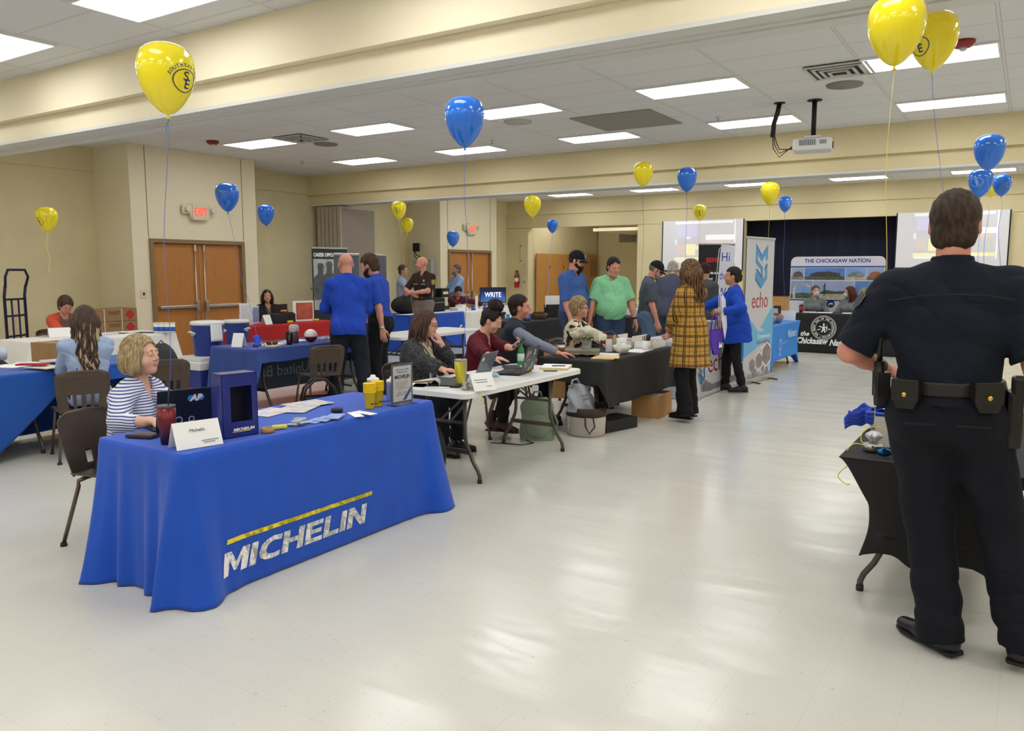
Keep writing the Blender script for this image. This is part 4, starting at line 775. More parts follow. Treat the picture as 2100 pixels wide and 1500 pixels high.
def hexa(mb, cx, cy, r, ry, z): poly(mb, [(cx, cy+ry), (cx+r, cy+ry*.5), (cx+r, cy-ry*.5), (cx, cy-ry), (cx-r, cy-ry*.5), (cx-r, cy+ry*.5)], z, .001, FB)
mb = MB(); hexa(mb, .80, .30, .17, .2, .0013); hexa(mb, .53, .22, .13, .15, .0013); mb.build('hexagon_rim', m_wht, t)
for cx, cy, r, ry in ((.80, .30, .15, .175), (.53, .22, .115, .13), (.30, .17, .09, .1), (.38, .04, .07, .08), (.68, .09, .045, .05), (.82, .0+.06, .05, .06)):
    mb = MB(); hexa(mb, cx, cy, r, ry, .0025); mb.build('hexagon_photo', n.m, t)
text('lettering', '580-380-4708', .1, FB @ Matrix.Translation((.12, -.02, .0014)), mat('grey_blue_ink', '8794b0', .6), t, width=.8)
t = banner('dark retractable banner listing benefits in white', (-4.71, 14.0), 20, .62, 2.1, mat('charcoal_banner', '1f1d20', .6)); FB2 = face((-.31, -.004, .06), (1, 0, 0), (0, 0, 1))
texts('lettering', [(s_, .05, FB2 @ Matrix.Translation((x_*.7, 1.53-.105*k, 0)), dict(bold=.004)) for k, (s_, x_) in enumerate((('- Affordable Insurance Options', .04), ('- Medical', .1), ('- Vision', .1), ('- Life', .1), ('- Clinical Plan Included', .06), ('- Flexible Spending Account', .04), ('- Merrill Lynch 401(k)', .04), ('- Employee Health Clinic', .04), ('- Employee Processing', .04), ('- Paid Vacation, Holidays', .04)))], m_wht, t)
text('lettering', 'BENEFITS', .11, FB2 @ Matrix.Translation((.14, 1.74, 0)), mat('banner_red', 'd6242e', .5), t, bold=.004, width=.4); mb = MB(); poly(mb, [(.5, .2), (.7, .2), (.7, .45), (.5, .45)], 0, .001, FB2); mb.build('red_print', mat('banner_red', 'd6242e', .5), t)
# feather flag
t = thing('feather_flag', 'narrow white feather flag with blue vertical greeting', 'flag', (-4.27, 13.2, 0), R(25)); mb = MB(); F_ = face((-.15, 0, 0), (1, 0, 0), (0, 0, 1))
mb.prism([(-.04, .55), (.16, .55), (.26, 1.4), (.29, 2.06), (.06, 2.09), (.03, 1.6), (-.02, 1.0)], -.003, .003, F_); mb.build('fabric', mat('flag_white', 'dcdcea', .8), t)
texts('lettering', [('Hi', .22, F_ @ Matrix.Translation((.075, 1.8, .0035)), dict(width=.13)), ('there', .2, F_ @ Matrix.Translation((.045, 1.5, .0035)), dict(width=.2)), ('We', .24, F_ @ Matrix.Translation((.02, 1.2, .0035)), dict(width=.2))], mat('flag_blue', '1f3fa6', .6), t)
mb = MB(); mb.tube([(-.2, 0, .02), (-.18, 0, 1.2), (-.12, 0, 2.0), (-.04, 0, 2.1), (.14, 0, 2.08)], .008, 8); mb.box((-.2, 0, .015), (.3, .3, .02)); mb.build('pole', m_silver, t)
# ------------------------------------------------------------------ 5 the bright blue fitted table
m_sky = mat('bright_blue_stretch', '2f86e0', .6, bump=.05, bs=200)
def fitted(label, X0, X1, Y0, Y1, m, zb=.0, arch=.17, pinch=.1, zt=TZ+.004, name='fitted_tablecloth', foot=.08, low=False):
    t = thing(name, label, 'tablecloth', ((X0+X1)/2, (Y0+Y1)/2, 0)); W, L = X1-X0, Y1-Y0; mb = MB()
    def side(u, v, A, B_, nrm):
        p = Vector(A).lerp(Vector(B_), u); Ls = (Vector(B_)-Vector(A)).length; e = min(u, 1-u)*Ls
        ar = 0 if e < foot else arch*math.sin(min(1, (e-foot)/(.22))*PI/2)**.8
        z = zt+(zb+ar-zt)*v; pin = pinch*math.sin(PI*v)**.8; c_ = (Vector(A)+Vector(B_))/2
        q = p-Vector(nrm)*pin*.5; t_ = (Vector(B_)-Vector(A)).normalized(); q += t_*(.5-u)*2*pin*.5*(1 if 1 else 0); q.z = z; return q
    cs = [(-W/2, -L/2, 0), (W/2, -L/2, 0), (W/2, L/2, 0), (-W/2, L/2, 0)]; ns = [(0, -1, 0), (1, 0, 0), (0, 1, 0), (-1, 0, 0)]
    for i in range(4): mb.grid(lambda u, v, i=i: tuple(side(u, v, cs[i], cs[(i+1) % 4], ns[i])), 40, 18)
    mb.add([(x_, y_, zt) for x_, y_, _ in cs], [(0, 1, 2, 3)]); o = mb.build('cover', m, t, weld=.0005); md = o.modifiers.new('s', 'SOLIDIFY'); md.thickness = .003
    return t
folding_table('folding table inside the bright blue stretch cover', -4.10, -3.50, 13.05, 14.85); t = fitted('bright blue stretch table cover with arched hem and white logo', -4.17, -3.43, 12.98, 14.92, m_sky, pinch=.06)
F_ = face((.352, -.1, .42), (0, 1, 0), (0, 0, 1)); text('lettering', 'Walmart', .2, F_ @ Matrix.Translation((.2, .08, .012)), mat('soft_white', 'd6e4f6', .6), t, width=.62); mb = MB(); ring(mb, -.25, .0, .07, .085, F_, .012); ring(mb, -.25, -.13, .05, .062, F_, .012); poly(mb, [(-.12, .0), (.25, .03), (.25, .035), (-.12, .005)], .012, .001, F_); mb.build('logo', mat('soft_white', 'd6e4f6', .6), t)
for lab, b, cs_ in (('clear bowl of green wrapped sweets on the bright blue table', 13.45, ('4f8a3c', '7ab04a', 'c9a040')), ('clear bowl of red and navy sweets on the bright blue table', 13.95, ('b83a3a', '33406a', 'c9784a'))):
    t = thing('bowl', lab, 'bowl', (-3.62, b, Z1)); mb = MB(); mb.lathe([(.06, 0), (.1, .01), (.14, .12), (.135, .12), (.095, .015), (.02, .01)], n=26); mb.build('dish', mat('bowl_clear', 'aab4cc', .1, trans=.6), t)
    for k, cc in enumerate(cs_):
        mb = MB(); rq = random.Random(k)
        for j in range(9): a = rq.uniform(0, 6.28); r_ = rq.uniform(0, .1); mb.ball((r_*math.cos(a), r_*math.sin(a), .09+rq.uniform(0, .06)), (.035, .025, .02), 8)
        o = mb.build('sweets', mat('sweet_'+cc, cc, .4), t); o['kind'] = 'stuff'
t = thing('picture_frame', 'black framed photo standing on the bright blue table', 'picture frame', (-3.75, 14.35, Z1), R(15)); mb = MB(); M = Matrix.Rotation(-.25, 4, 'X'); mb.box((0, 0, .14), (.22, .015, .28), M, bev=.004); mb.build('frame', m_black, t); mb = MB(); mb.box((0, -.009, .14), (.12, .002, .18), M); mb.build('picture', mat('photo_grey', 'a8a8ac', .5, var=.4, vs=20), t)
t = thing('display_card', 'white card propped behind the sweets bowls', 'sign', (-3.62, 14.65, Z1), R(10)); mb = MB(); mb.box((0, 0, .09), (.32, .012, .18), bev=.003); mb.build('card', m_paper, t); mb = MB(); mb.box((0, .03, .05), (.1, .05, .1)); mb.build('easel', m_paper, t)
# ------------------------------------------------------------------ 6 the black stage-side table and its backdrop
folding_table('folding table inside the black printed cover before the stage', -3.93, -2.0, 16.8, 17.5, along='X')
t6 = cloth('black tablecloth with round seal and white script, before the stage', -3.96, -1.97, 16.77, 17.53, m_blk, amp=(.004, .01, .004, .01), flare=.01, corner=.02, seed=4, zt=.79)
FT = face((-3.96, 16.745, 0), (1, 0, 0), (0, 0, 1)); texts('lettering', [('the', .13, FT @ Matrix.Translation((.11, .34, 0)), dict(shear=.35, bold=.004)), ('Chickasaw', .17, FT @ Matrix.Translation((.05, .185, 0)), dict(shear=.3, bold=.006, width=.61)), ('Nation', .17, FT @ Matrix.Translation((.68, .165, 0)), dict(shear=.3, bold=.006, width=.41))], m_wht, t6)
CX, CY = .56, .51
mb = MB(); ring(mb, CX, CY, .215, .245, FT); ring(mb, CX, CY, .15, .158, FT); mb.build('seal_ring', mat('seal_silver', 'a6a6a6', .5), t6)
s_ = 'THE GREAT SEAL OF THE CHICKASAW NATION * '; its = []
for k, ch in enumerate(s_):
    a = PI*1.30-2*PI*k/len(s_); its.append((ch, .052, FT @ Matrix.Translation((CX+.167*math.cos(a), CY+.167*math.sin(a), 0)) @ Matrix.Rotation(a-PI/2, 4, 'Z'), dict(align='CENTER', bold=.001)))
texts('lettering', its, m_wht, t6)
mb = MB(); Q = lambda P: [(CX+x_, CY+y_) for x_, y_ in P]
for P in ([(-.015, .03), (.02, .035), (.03, -.03), (.04, -.09), (.02, -.1), (.005, -.04), (-.02, -.09), (-.045, -.1), (-.025, -.03)], [(-.01, .04), (.015, .04), (.02, .075), (.0, .1), (-.015, .075)], [(.06, .07), (.075, .0), (.06, -.09), (.05, .0)], [(-.08, .04), (-.02, .02), (-.02, .0), (-.09, .02)], [(.02, .03), (.05, .01), (.05, -.005), (.02, .01)], [(-.11, -.03), (-.05, -.02), (-.06, -.035), (-.12, -.05)], [(.09, -.02), (.12, -.01), (.13, -.03), (.09, -.04)]): poly(mb, Q(P), 0, .001, FT)
mb.build('seal_figure', m_wht, t6)
t = thing('display_backdrop', 'wide white fabric backdrop with rows of building photographs', 'backdrop', (-3.51, 18.35, 0)); W, Hb = 1.92, 1.95
pts = [(-W/2, .12), (W/2, .12)]+[(W/2-.12+.12*math.sin(a), Hb-.12+.12*math.cos(a)) for a in np.linspace(PI/2, 0, 6)]+[(-W/2+.12-.12*math.sin(a), Hb-.12+.12*math.cos(a)) for a in np.linspace(0, PI/2, 6)]
F6 = face((0, -.02, 0), (1, 0, 0), (0, 0, 1)); mb = MB(); mb.prism(pts, -.03, 0, F6); mb.build('fabric', mat('backdrop_white', 'd9d8e2', .6), t)
mb = MB(); mb.box((-W/2+.2, 0, .06), (.08, .4, .02)); mb.box((W/2-.2, 0, .06), (.08, .4, .02)); mb.box((-W/2+.2, .01, .1), (.04, .03, .12)); mb.box((W/2-.2, .01, .1), (.04, .03, .12)); mb.build('feet', m_silver, t)
text('lettering', 'THE CHICKASAW NATION', .115, F6 @ Matrix.Translation((0, 1.82, 0)), mat('deep_blue_ink', '24449c', .5), t, width=1.34, align='CENTER', bold=.003)
mb = MB(); poly(mb, [(-W/2, 1.715), (W/2, 1.715), (W/2, 1.745), (-W/2, 1.745)], 0, .001, F6); poly(mb, [(-W/2, .99), (W/2, .99), (W/2, 1.02), (-W/2, 1.02)], 0, .001, F6); mb.build('blue_bands', mat('band_blue', '234a9a', .5), t)
def land(x0, x1, y0, y1, kind):
    w_, h_ = x1-x0-.012, y1-y0-.012; G = F6 @ Matrix.Translation((x0+.006, y0+.006, .001)); par = t
    mb = MB(); poly(mb, [(0, 0), (w_, 0), (w_, h_), (0, h_)], 0, .0005, G); p0 = mb.build('photo', mat('sky_print%d' % kind, ['9aa9cf', '5b86cc', '7fa3d8'][kind % 3], .5, var=.12, vs=4), par)
    mb = MB(); poly(mb, [(0, 0), (w_, 0), (w_, h_*.28), (w_*.6, h_*.34), (0, h_*.26)], .0006, .0004, G); mb.build('ground', mat('ground_print%d' % (kind % 4), ['8f8478', '4f6048', 'b9b2a0', '6d6658'][kind % 4], .6, var=.35, vs=20), p0)
    mb = MB()
    if kind == 5: poly(mb, [(w_*.1, 0), (w_*.1, h_*.6), (w_*.3, h_*.88), (w_*.7, h_*.88), (w_*.95, h_*.7), (w_*.86, h_*.62), (w_*.68, h_*.76), (w_*.34, h_*.76), (w_*.22, h_*.55), (w_*.22, 0)], .0011, .0004, G)
    elif kind == 6: poly(mb, [(w_*.27, h_*.2), (w_*.31, h_*.2), (w_*.31, h_*.82), (w_*.285, h_*.9), (w_*.26, h_*.7)], .0011, .0004, G); poly(mb, [(w_*.12, h_*.28), (w_*.95, h_*.28), (w_*.9, h_*.48), (w_*.55, h_*.42), (w_*.3, h_*.5)], .001, .0004, G)
    else: poly(mb, [(w_*.12, h_*.25), (w_*.9, h_*.25), (w_*.88, h_*.55), (w_*.6, h_*.72), (w_*.3, h_*.66), (w_*.15, h_*.5)], .0011, .0004, G)
    mb.build('building', mat('bldg_print%d' % kind, ['5e5a60', '4a4448', '7d8a92', 'a0643e', '8a8478', 'b7ac9a', '40503f', 'a39880'][kind % 8], .6, var=.4, vs=16), p0)
for i, (a, b) in enumerate(((-.95, -.665), (-.665, .18), (.18, .60), (.60, .95))): land(a, b, 1.44, 1.71, i)
for i, (a, b) in enumerate(((-.95, -.48), (-.48, .38), (.38, .95))): land(a, b, 1.03, 1.43, 5+i)
mb = MB(); disk(mb, -.09, .93, .085, F6, 0, .001); o = mb.build('round_badge', mat('badge_navy', '2b3462', .5), t); mb = MB(); poly(mb, [(-.14, .92), (-.1, .95), (-.05, .95), (-.04, .92), (-.06, .91), (-.09, .93), (-.12, .9)], .0012, .0005, F6); mb.build('badge_figure', m_wht, o)
t = thing('tumbler', 'small dark red cup with black lid on the black stage side table', 'cup', (-3.88, 16.9, .80)); mb = MB(); mb.lathe([(.04, 0), (.05, .13)], n=18); mb.build('body', mat('cup_red', '8c1f2b', .4), t); mb = MB(); mb.lathe([(.052, .13), (.045, .15), (.015, .155), (.012, .175)], n=18); mb.build('lid', m_black, t)
for q, a in enumerate((-3.72, -3.45, -2.95)): sheet('white papers on the black stage side table', (a, 16.98), .3, .22, 5*q, None, .012, 'paper_sheet', 'paper', 'papers on the stage side table', .797)
mb = MB(); mb.ball((0, 0, .06), (.2, .14, .07), 16); tag(mb.build('folded_bag', mat('bag_blue', '2b44b8', .7, bump=.5, bs=20), None, (-2.45, 16.98, .795)), 'bright blue folded bag at the right of the stage side table', 'bag')
# ------------------------------------------------------------------ 7 the near right black table behind the officer
folding_table('folding table under the black stretch cover at right', -.70, .06, 4.06, 5.88)
t = thing('fitted_tablecloth', 'black stretch table cover gathered inwards, right behind the officer', 'tablecloth', (-.32, 4.97, 0)); W, L = .80, 1.88
mb = MB()
def f7(u, v):
    a = u*4; k = int(a) % 4; f = a-int(a); cs = [(-W/2, -L/2), (W/2, -L/2), (W/2, L/2), (-W/2, L/2)]; A, B_ = cs[k], cs[(k+1) % 4]
    x_, y_ = A[0]+(B_[0]-A[0])*f, A[1]+(B_[1]-A[1])*f; s_ = 1-.30*(1 if v > .0 else 0)*min(1, v*2.1)**.7+.05*math.sin(v*7)*v; sy = 1-.12*min(1, v*2)
    z = TZ+.006-v*(TZ-.24)+(.03*math.sin(u*41)*v if v > .8 else 0); return (x_*s_+.012*math.sin(u*60+v*5)*v, y_*sy+.012*math.sin(u*50+v*4)*v, z)
mb.grid(f7, 160, 26, closed=True); mb.add([(x_, y_, TZ+.005) for x_, y_ in ((-W/2, -L/2), (W/2, -L/2), (W/2, L/2), (-W/2, L/2))], [(0, 1, 2, 3)]); o = mb.build('cover', m_blk, t, weld=.0004); o.modifiers.new('s', 'SOLIDIFY').thickness = .003
Z7 = TZ+.009
m_bag = mat('royal_bag_fabric', '2a46b4', .75, bump=.6, bs=18, var=.12, vs=12)
for k in range(4):
    t = thing('folded_tote_bag', 'pile of folded royal blue tote bags hanging over the black table edge', 'bag', (-.60+.01*k, 5.05-.03*k, Z7+.024*k), R(8-6*k), 'folded blue tote bags')
    mb = MB(); mb.grid(lambda u, v, k=k: (.17*math.copysign(abs(math.cos(u*2*PI))**.5, math.cos(u*2*PI))*(.85+.15*math.sin(v*PI)), .15*math.copysign(abs(math.sin(u*2*PI))**.5, math.sin(u*2*PI))*(.85+.15*math.sin(v*PI)), .002+.024*v+.004*math.sin(u*25+k)*math.sin(v*PI)), 40, 5, closed=True); b = mb.build('body', m_bag, t)
    if k == 3: bars(b, Matrix.Translation((-.09, -.03, .0285)), [(0, 0, .008, .05), (0, .042, .022, .008), (.035, 0, .007, .02), (.05, 0, .007, .028), (.09, 0, .007, .02), (.107, 0, .007, .045), (.122, 0, .007, .045), (.15, 0, .008, .03), (.165, 0, .02, .008)], m_wht)
    mb = MB(); pts = [(-.15, .03, .012), (-.22, .06, .02), (-.28, .0+.01*k, .0-.01*k), (-.27, -.06, -.02), (-.2, -.06, .005), (-.15, -.04, .012)]; mb.grid(lambda u, v: tuple(Vector(pts[min(4, int(u*5))]).lerp(Vector(pts[min(5, int(u*5)+1)]), u*5-min(4, int(u*5)))+Vector((0, 0, .03*v-.015+.008*math.sin(u*20+k)))), 30, 2); o = mb.build('handle', m_bag, t); o.modifiers.new('s', 'SOLIDIFY').thickness = .004
tent('plain grey folded card standing behind the ribbon weight', (-.53, 4.42), 25, .2, .15, Z7, [], mat('card_grey', 'bdb9b2', .7), .055)
t = thing('balloon_weight', 'silver foil balloon weight with curled yellow ribbon on the right table', 'balloon weight', (-.60, 4.24, Z7)); mb = MB(); mb.lathe([(.03, 0), (.047, .004), (.05, .02), (.047, .036), (.02, .042)], n=28, wob=lambda a, z: 1+.03*math.cos(14*a)); mb.build('base', mat('silver_foil', 'a8a8a4', .3, .7, bump=.6, bs=60), t)
mb = MB(); mb.lathe([(.012, .04), (.034, .075), (.03, .085), (.012, .1)], n=24, wob=lambda a, z: 1+.25*math.cos(6*a)); mb.build('foil_tuft', mat('white_foil', 'd4d6e0', .3, .4, bump=.6, bs=60), t); mb = MB(); mb.tube([(.016*math.cos(a), 0, .115+.016*math.sin(a)) for a in np.linspace(0, 2*PI, 13)[:-1]], .002, 5, closed=True); mb.build('ring', m_silver, t)
m_rib = mat('yellow_ribbon', 'e6d766', .4); m_ribb = mat('blue_ribbon', '5a72c8', .4)
def ribbon(name, pts, m, par, w_=.0035):
    P = [Vector(p) for p in pts]; Q = []
    for i in range(len(P)-1):
        a, b, c, d = P[max(0, i-1)], P[i], P[i+1], P[min(len(P)-1, i+2)]
        for f in (0, .33, .66): Q.append(.5*((2*b)+(c-a)*f+(2*a-5*b+4*c-d)*f*f+(3*b-a-3*c+d)*f**3))
    Q.append(P[-1]); mb = MB(); mb.tube(Q, w_, 6); return mb.build(name, m, par)
ribbon('curled_ribbon', [(.05, 0, .105), (.03, -.01, .118), (-.01, 0, .12), (-.05, -.01, .09), (-.055, -.02, .05), (-.035, -.03, .03), (-.08, -.04, .035), (-.11, -.05, .0), (-.095, -.06, -.04), (-.07, -.07, -.055), (-.12, -.09, -.09), (-.14, -.1, -.13), (-.1, -.11, -.16), (-.08, -.12, -.155)], m_rib, t, .0028)
t = thing('sunglasses', 'blue mirrored sunglasses at the edge of the right table', 'sunglasses', (-.50, 4.14, Z7), R(20)); mb = MB(); mb.ball((-.035, 0, .022), (.035, .012, .022), 14); mb.ball((.038, 0, .022), (.035, .012, .022), 14); mb.build('lenses', mat('blue_mirror', '2a6f9c', .08, .8), t); mb = MB(); mb.box((0, .004, .042), (.15, .008, .008), bev=.003); mb.box((-.073, .05, .03), (.005, .1, .01)); mb.box((.073, .05, .03), (.005, .1, .01)); mb.build('frame', m_black, t)
t = thing('wrapped_roll', 'small green and white wrapped bundle on the right table', 'package', (-.43, 4.55, Z7)); mb = MB(); mb.ball((0, 0, .03), (.05, .04, .03), 14); mb.build('bundle', mat('green_wrap', '7db36a', .5), t); mb = MB(); mb.box((0, -.05, .012), (.1, .05, .024), bev=.006); mb.build('card_pack', m_paper, t)
sheet('white papers on the far part of the right table', (-.15, 5.3), .22, .3, 10, None, .02, z=Z7)
# ------------------------------------------------------------------ 8 the far left deep blue table
folding_table('folding table under the deep blue cloth at the left edge', -8.15, -7.38, 2.10, 3.92); folding_table('second folding table under the deep blue cloth at the left edge', -8.15, -7.38, 3.96, 4.86)
cloth('deep blue tablecloth draped low at its left part', -8.16, -7.36, 2.05, 4.88, m_blue2, bot=(.05, .02, .02, .30), amp=(.01, .035, .02, .02), flare=.05, corner=.06, seed=9, lam=.4, botf=lambda x, y, zb: zb if x < -7.5 or y < 3.15 else min(.62, zb+(y-3.15)*.85))
for q, (a, b, rz) in enumerate(((0, 752, 20), (45, 748, 50), (75, 757, 10), (100, 745, 70))):
    p = at(a+20, b, .76); sheet(['white papers at the left edge of the deep blue table', 'white form lying behind the red folder', 'cream folder under the papers on the deep blue table', 'dark photo magazine on the deep blue table'][q], p, .3, .22, rz, [m_paper, m_paper, mat('cream_folder', 'ddd9c4', .6), m_flyer][q], .008, ['paper_sheet', 'paper_sheet', 'folder', 'magazine'][q], ['paper', 'paper', 'folder', 'magazine'][q], z=Z1+.0085*q)
p = at(68, 752, .78); sheet('flat red folder on the papers of the deep blue table', p, .26, .1, 40, mat('red_folder', 'b5263a', .5), .014, 'folder', 'folder', z=Z1+.036)
p = at(8, 738, .76); mb = MB(); mb.lathe([(.03, 0), (.04, .12)], n=16); tag(mb.build('foam_cup', mat('pale_foam', 'c9d4e6', .5), None, (p[0], p[1], Z1)), 'pale cup at the left edge of the picture', 'cup')
chair('brown slotted chair under the long haired woman', (-7.02, 3.80, 0), 68)
# ------------------------------------------------------------------ 9 the long white clothed table by the left wall
folding_table('folding table under the white cloth by the left wall', -11.2, -10.42, 5.15, 7.0)
cloth('white tablecloth on the long table by the left wall', -11.25, -10.38, 5.08, 7.08, m_wcl, bot=(.3, .33, .45, .3), amp=(.01, .01, .01, .01), flare=.04, corner=.06, seed=11)
m_blp = mat('blue_plastic', '273a86', .4); m_whp = mat('white_plastic', 'dcdcd8', .4)
for q, (a, b) in enumerate(((322, 0), (333, 0), (344, 0), (353, 0), (197, 0))):
    p = at(a, 683 if q < 4 else 690, .76); t = thing('ice_cream_tub', 'white and blue paper tub in the row on the white table' if q < 4 else 'white and blue paper tub behind the long haired woman', 'cup', (p[0], p[1], Z1), 0, 'paper tubs in a row' if q < 4 else None); mb = MB(); mb.lathe([(.04, 0), (.047, .14)], n=16); mb.build('tub', m_wht, t); mb = MB(); mb.lathe([(.043, .03), (.046, .09)], n=16); mb.build('blue_band', mat('tub_blue', '2b5fc0', .5), t); mb = MB(); mb.lathe([(.049, .135), (.049, .15)], n=16); mb.build('lid', mat('tub_cream', 'f0e6b4', .5), t)
p = at(125, 690, .76); tent('white folded card before the woman in the coral cardigan', p, 70, .3, .12, Z1, [], None, .09)
for q, (a, b, rz, c_) in enumerate(((100, 690, 30, 'c9b8a8'), (205, 686, 10, 'dfe1ec'), (240, 684, 40, 'dfe1ec'), (265, 683, 70, 'e9e9ee'), (300, 682, 30, '4a4a52'))):
    p = at(a, b, .76); sheet(['tan flyer at the left end of the white table', 'printed sheet left of the middle of the white table', 'printed sheet in the middle of the white table', 'printed sheet right of the middle of the white table', 'dark flyer near the paper tubs'][q], p, .28, .22, rz, mat('flyer_'+c_, c_, .5, var=.15, vs=25), .004, 'flyer', 'flyer', z=Z1)
m_strap = mat('cream_strap', 'd9d2bd', .6)
def carton(label, loc, d, rz=0, diamond=False, group=None):
    t = thing('cardboard_box', label, 'box', loc, R(rz), group); mb = MB(); mb.box((0, 0, d[2]/2), d, bev=.006); b = mb.build('carton', mat('kraft_carton', '9b7a54', .85, var=.08, vs=10), t)
    mb = MB()
    for y_ in (-d[1]*.3, d[1]*.12): mb.box((0, y_, d[2]/2), (d[0]+.006, .014, d[2]+.006))
    mb.build('strap', m_strap, t)
    if diamond: mb = MB(); F_ = face((d[0]/2+.001, d[1]*.32, d[2]/2), (0, 1, 0), (0, 0, 1)); poly(mb, [(-.09, 0), (0, -.09), (.09, 0), (0, .09)], 0, .002, F_); mb.build('hazard_diamond', mat('hazard_red', 'b5322e', .5), t)
    mb = MB(); mb.box((d[0]/2+.0015, -.05, d[2]*.75), (.002, d[1]*.3, .012)); mb.box((d[0]/2+.0015, -.05, d[2]*.6), (.002, d[1]*.25, .01)); mb.build('print', mat('carton_ink', '5a4430', .8), t)
    return t
for k in range(4): carton(['carton at the bottom of the stack by the left exit', 'second carton of the stack by the left exit', 'upper strapped carton but one with a red diamond label', 'topmost strapped carton with a red diamond label by the exit'][k], (-13.0, 7.6, [0, .3, .6, .81][k]), (.5, .72, [.29, .29, .205, .205][k]), 0, k > 1)
for k in range(3): carton(['bottom carton in front of the white table end', 'middle carton in front of the white table end', 'top strapped carton in front of the white table end'][k], (-9.75, 5.08, .27*k), (.36, .5, .265), 5)
# hand truck
t = thing('hand_truck', 'dark navy steel hand truck leaning by the left wall', 'hand truck', (-13.45, 6.35, 0), R(-60)); m_ht = mat('navy_steel', '23264a', .4, .3); s_ = 1
for x_ in (-.24, .24):
    mb = MB(); mb.tube([(x_, 0, .1), (x_, -.0, 1.25), (x_, .03, 1.42)], .022, 8); mb.build('rail', m_ht, t)
    mb = MB(); mb.cyl((x_*1.1-.03, -.12, .13), (x_*1.1+.03, -.12, .13), .13, n=22); mb.build('wheel', m_cap, t)
mb = MB(); mb.tube([(-.24, .03, 1.4), (-.27, .06, 1.55), (-.2, .06, 1.66), (.2, .06, 1.66), (.27, .06, 1.55), (.24, .03, 1.4)], .02, 8); mb.build('handle', m_ht, t)
mb = MB()
for z_ in (.3, .62, .94, 1.2): mb.cyl((-.24, 0, z_), (.24, 0, z_), .016, n=8)
mb.cyl((-.08, 0, .1), (-.08, 0, 1.2), .014, n=8); mb.cyl((.08, 0, .1), (.08, 0, 1.2), .014, n=8); mb.build('cross_bars', m_ht, t); mb = MB(); mb.box((0, .12, .03), (.48, .26, .012)); mb.build('toe_plate', m_ht, t)
# coolers
def jug(label, loc, rz, sheetp=False):
    t = thing('round_drink_cooler', label, 'cooler', loc, R(rz)); mb = MB(); mb.lathe([(.16, 0), (.165, .02), (.175, .2), (.195, .36), (.195, .38)], n=32); mb.build('body', m_blp, t); mb = MB(); mb.lathe([(.2, .375), (.203, .395), (.19, .42), (.12, .425)], n=32); mb.build('lid', m_whp, t)
    for s in (-1, 1): mb = MB(); mb.tube([(s*.19, -.045, .28), (s*.225, -.045, .29), (s*.23, 0, .30), (s*.225, .045, .29), (s*.19, .045, .28), (s*.2, 0, .25)], .011, 8, closed=True); mb.build('handle', m_whp, t)
    if sheetp:
        mb = MB(); mb.grid(lambda u, v: ((.2+.012*v)*math.cos(1.2+.8*u), (.2+.012*v)*math.sin(1.2+.8*u), .40-.22*v), 8, 6); s2 = mb.build('price_list', m_paper, t); s2.modifiers.new('s', 'SOLIDIFY').thickness = .002
    return t
def chest(label, loc, d=(.5, .62, .6)):
    t = thing('ice_chest', label, 'cooler', loc); mb = MB(); mb.box((0, 0, .07), (d[0]*.94, d[1]*.94, .14), bev=.01); mb.build('base', m_whp, t); mb = MB(); mb.box((0, 0, .3), (d[0], d[1], .32), bev=.02); mb.build('body', m_blp, t); mb = MB(); mb.box((0, 0, .51), (d[0]+.03, d[1]+.03, .1), bev=.02); mb.box((0, 0, .585), (d[0]*.9, d[1]*.9, .05), bev=.01); mb.build('lid', m_whp, t); mb = MB(); mb.box((d[0]/2+.02, .1, .47), (.02, .04, .12), bev=.005); mb.build('latch', m_silver, t); return t
chest('blue and white ice chest on the floor at the end of the navy table', (-8.47, 6.2, .0)); jug('round blue drink cooler with a paper list, on the ice chest', (-8.47, 6.2, .612), -95, True)
chest('second ice chest by the red table end', (-10.38, 8.13, 0), (.42, .46, .6)).scale.z = .76; jug('farther round blue drink cooler by the red table end', (-10.38, 8.13, .466), 10)
# backpack on its chair left of the coolers
chair('brown slotted chair with a backpack left of the coolers', (-7.18, 4.77, 0), 55)
t = thing('backpack', 'black and grey backpack standing on the brown chair left of the coolers', 'backpack', (-7.30, 4.80, .46), R(60)); mb = MB(); mb.grid(lambda u, v: (.17*math.cos(u*2*PI)*math.sqrt(max(0.02, 1-max(0, v-.3)**2*1.9)), .11*math.sin(u*2*PI)*math.sqrt(max(.02, 1-max(0, v-.3)**2*1.9)), .46*v), 32, 14, closed=True); mb.build('bag', mat('charcoal_nylon', '2a2b31', .6, bump=.5, bs=30), t); mb = MB()
for s in (-1, 1): mb = MB(); mb.tube([(s*.06, .1, .36), (s*.08, .16, .25), (s*.08, .13, .08)], .018, 6); mb.build('shoulder_strap', mat('grey_mesh', '5d606a', .8), t)
mb = MB()
mb.tube([(-.03, .02, .45), (0, .03, .49), (.03, .02, .45)], .008, 6); mb.build('strap', mat('grey_mesh', '5d606a', .8), t)
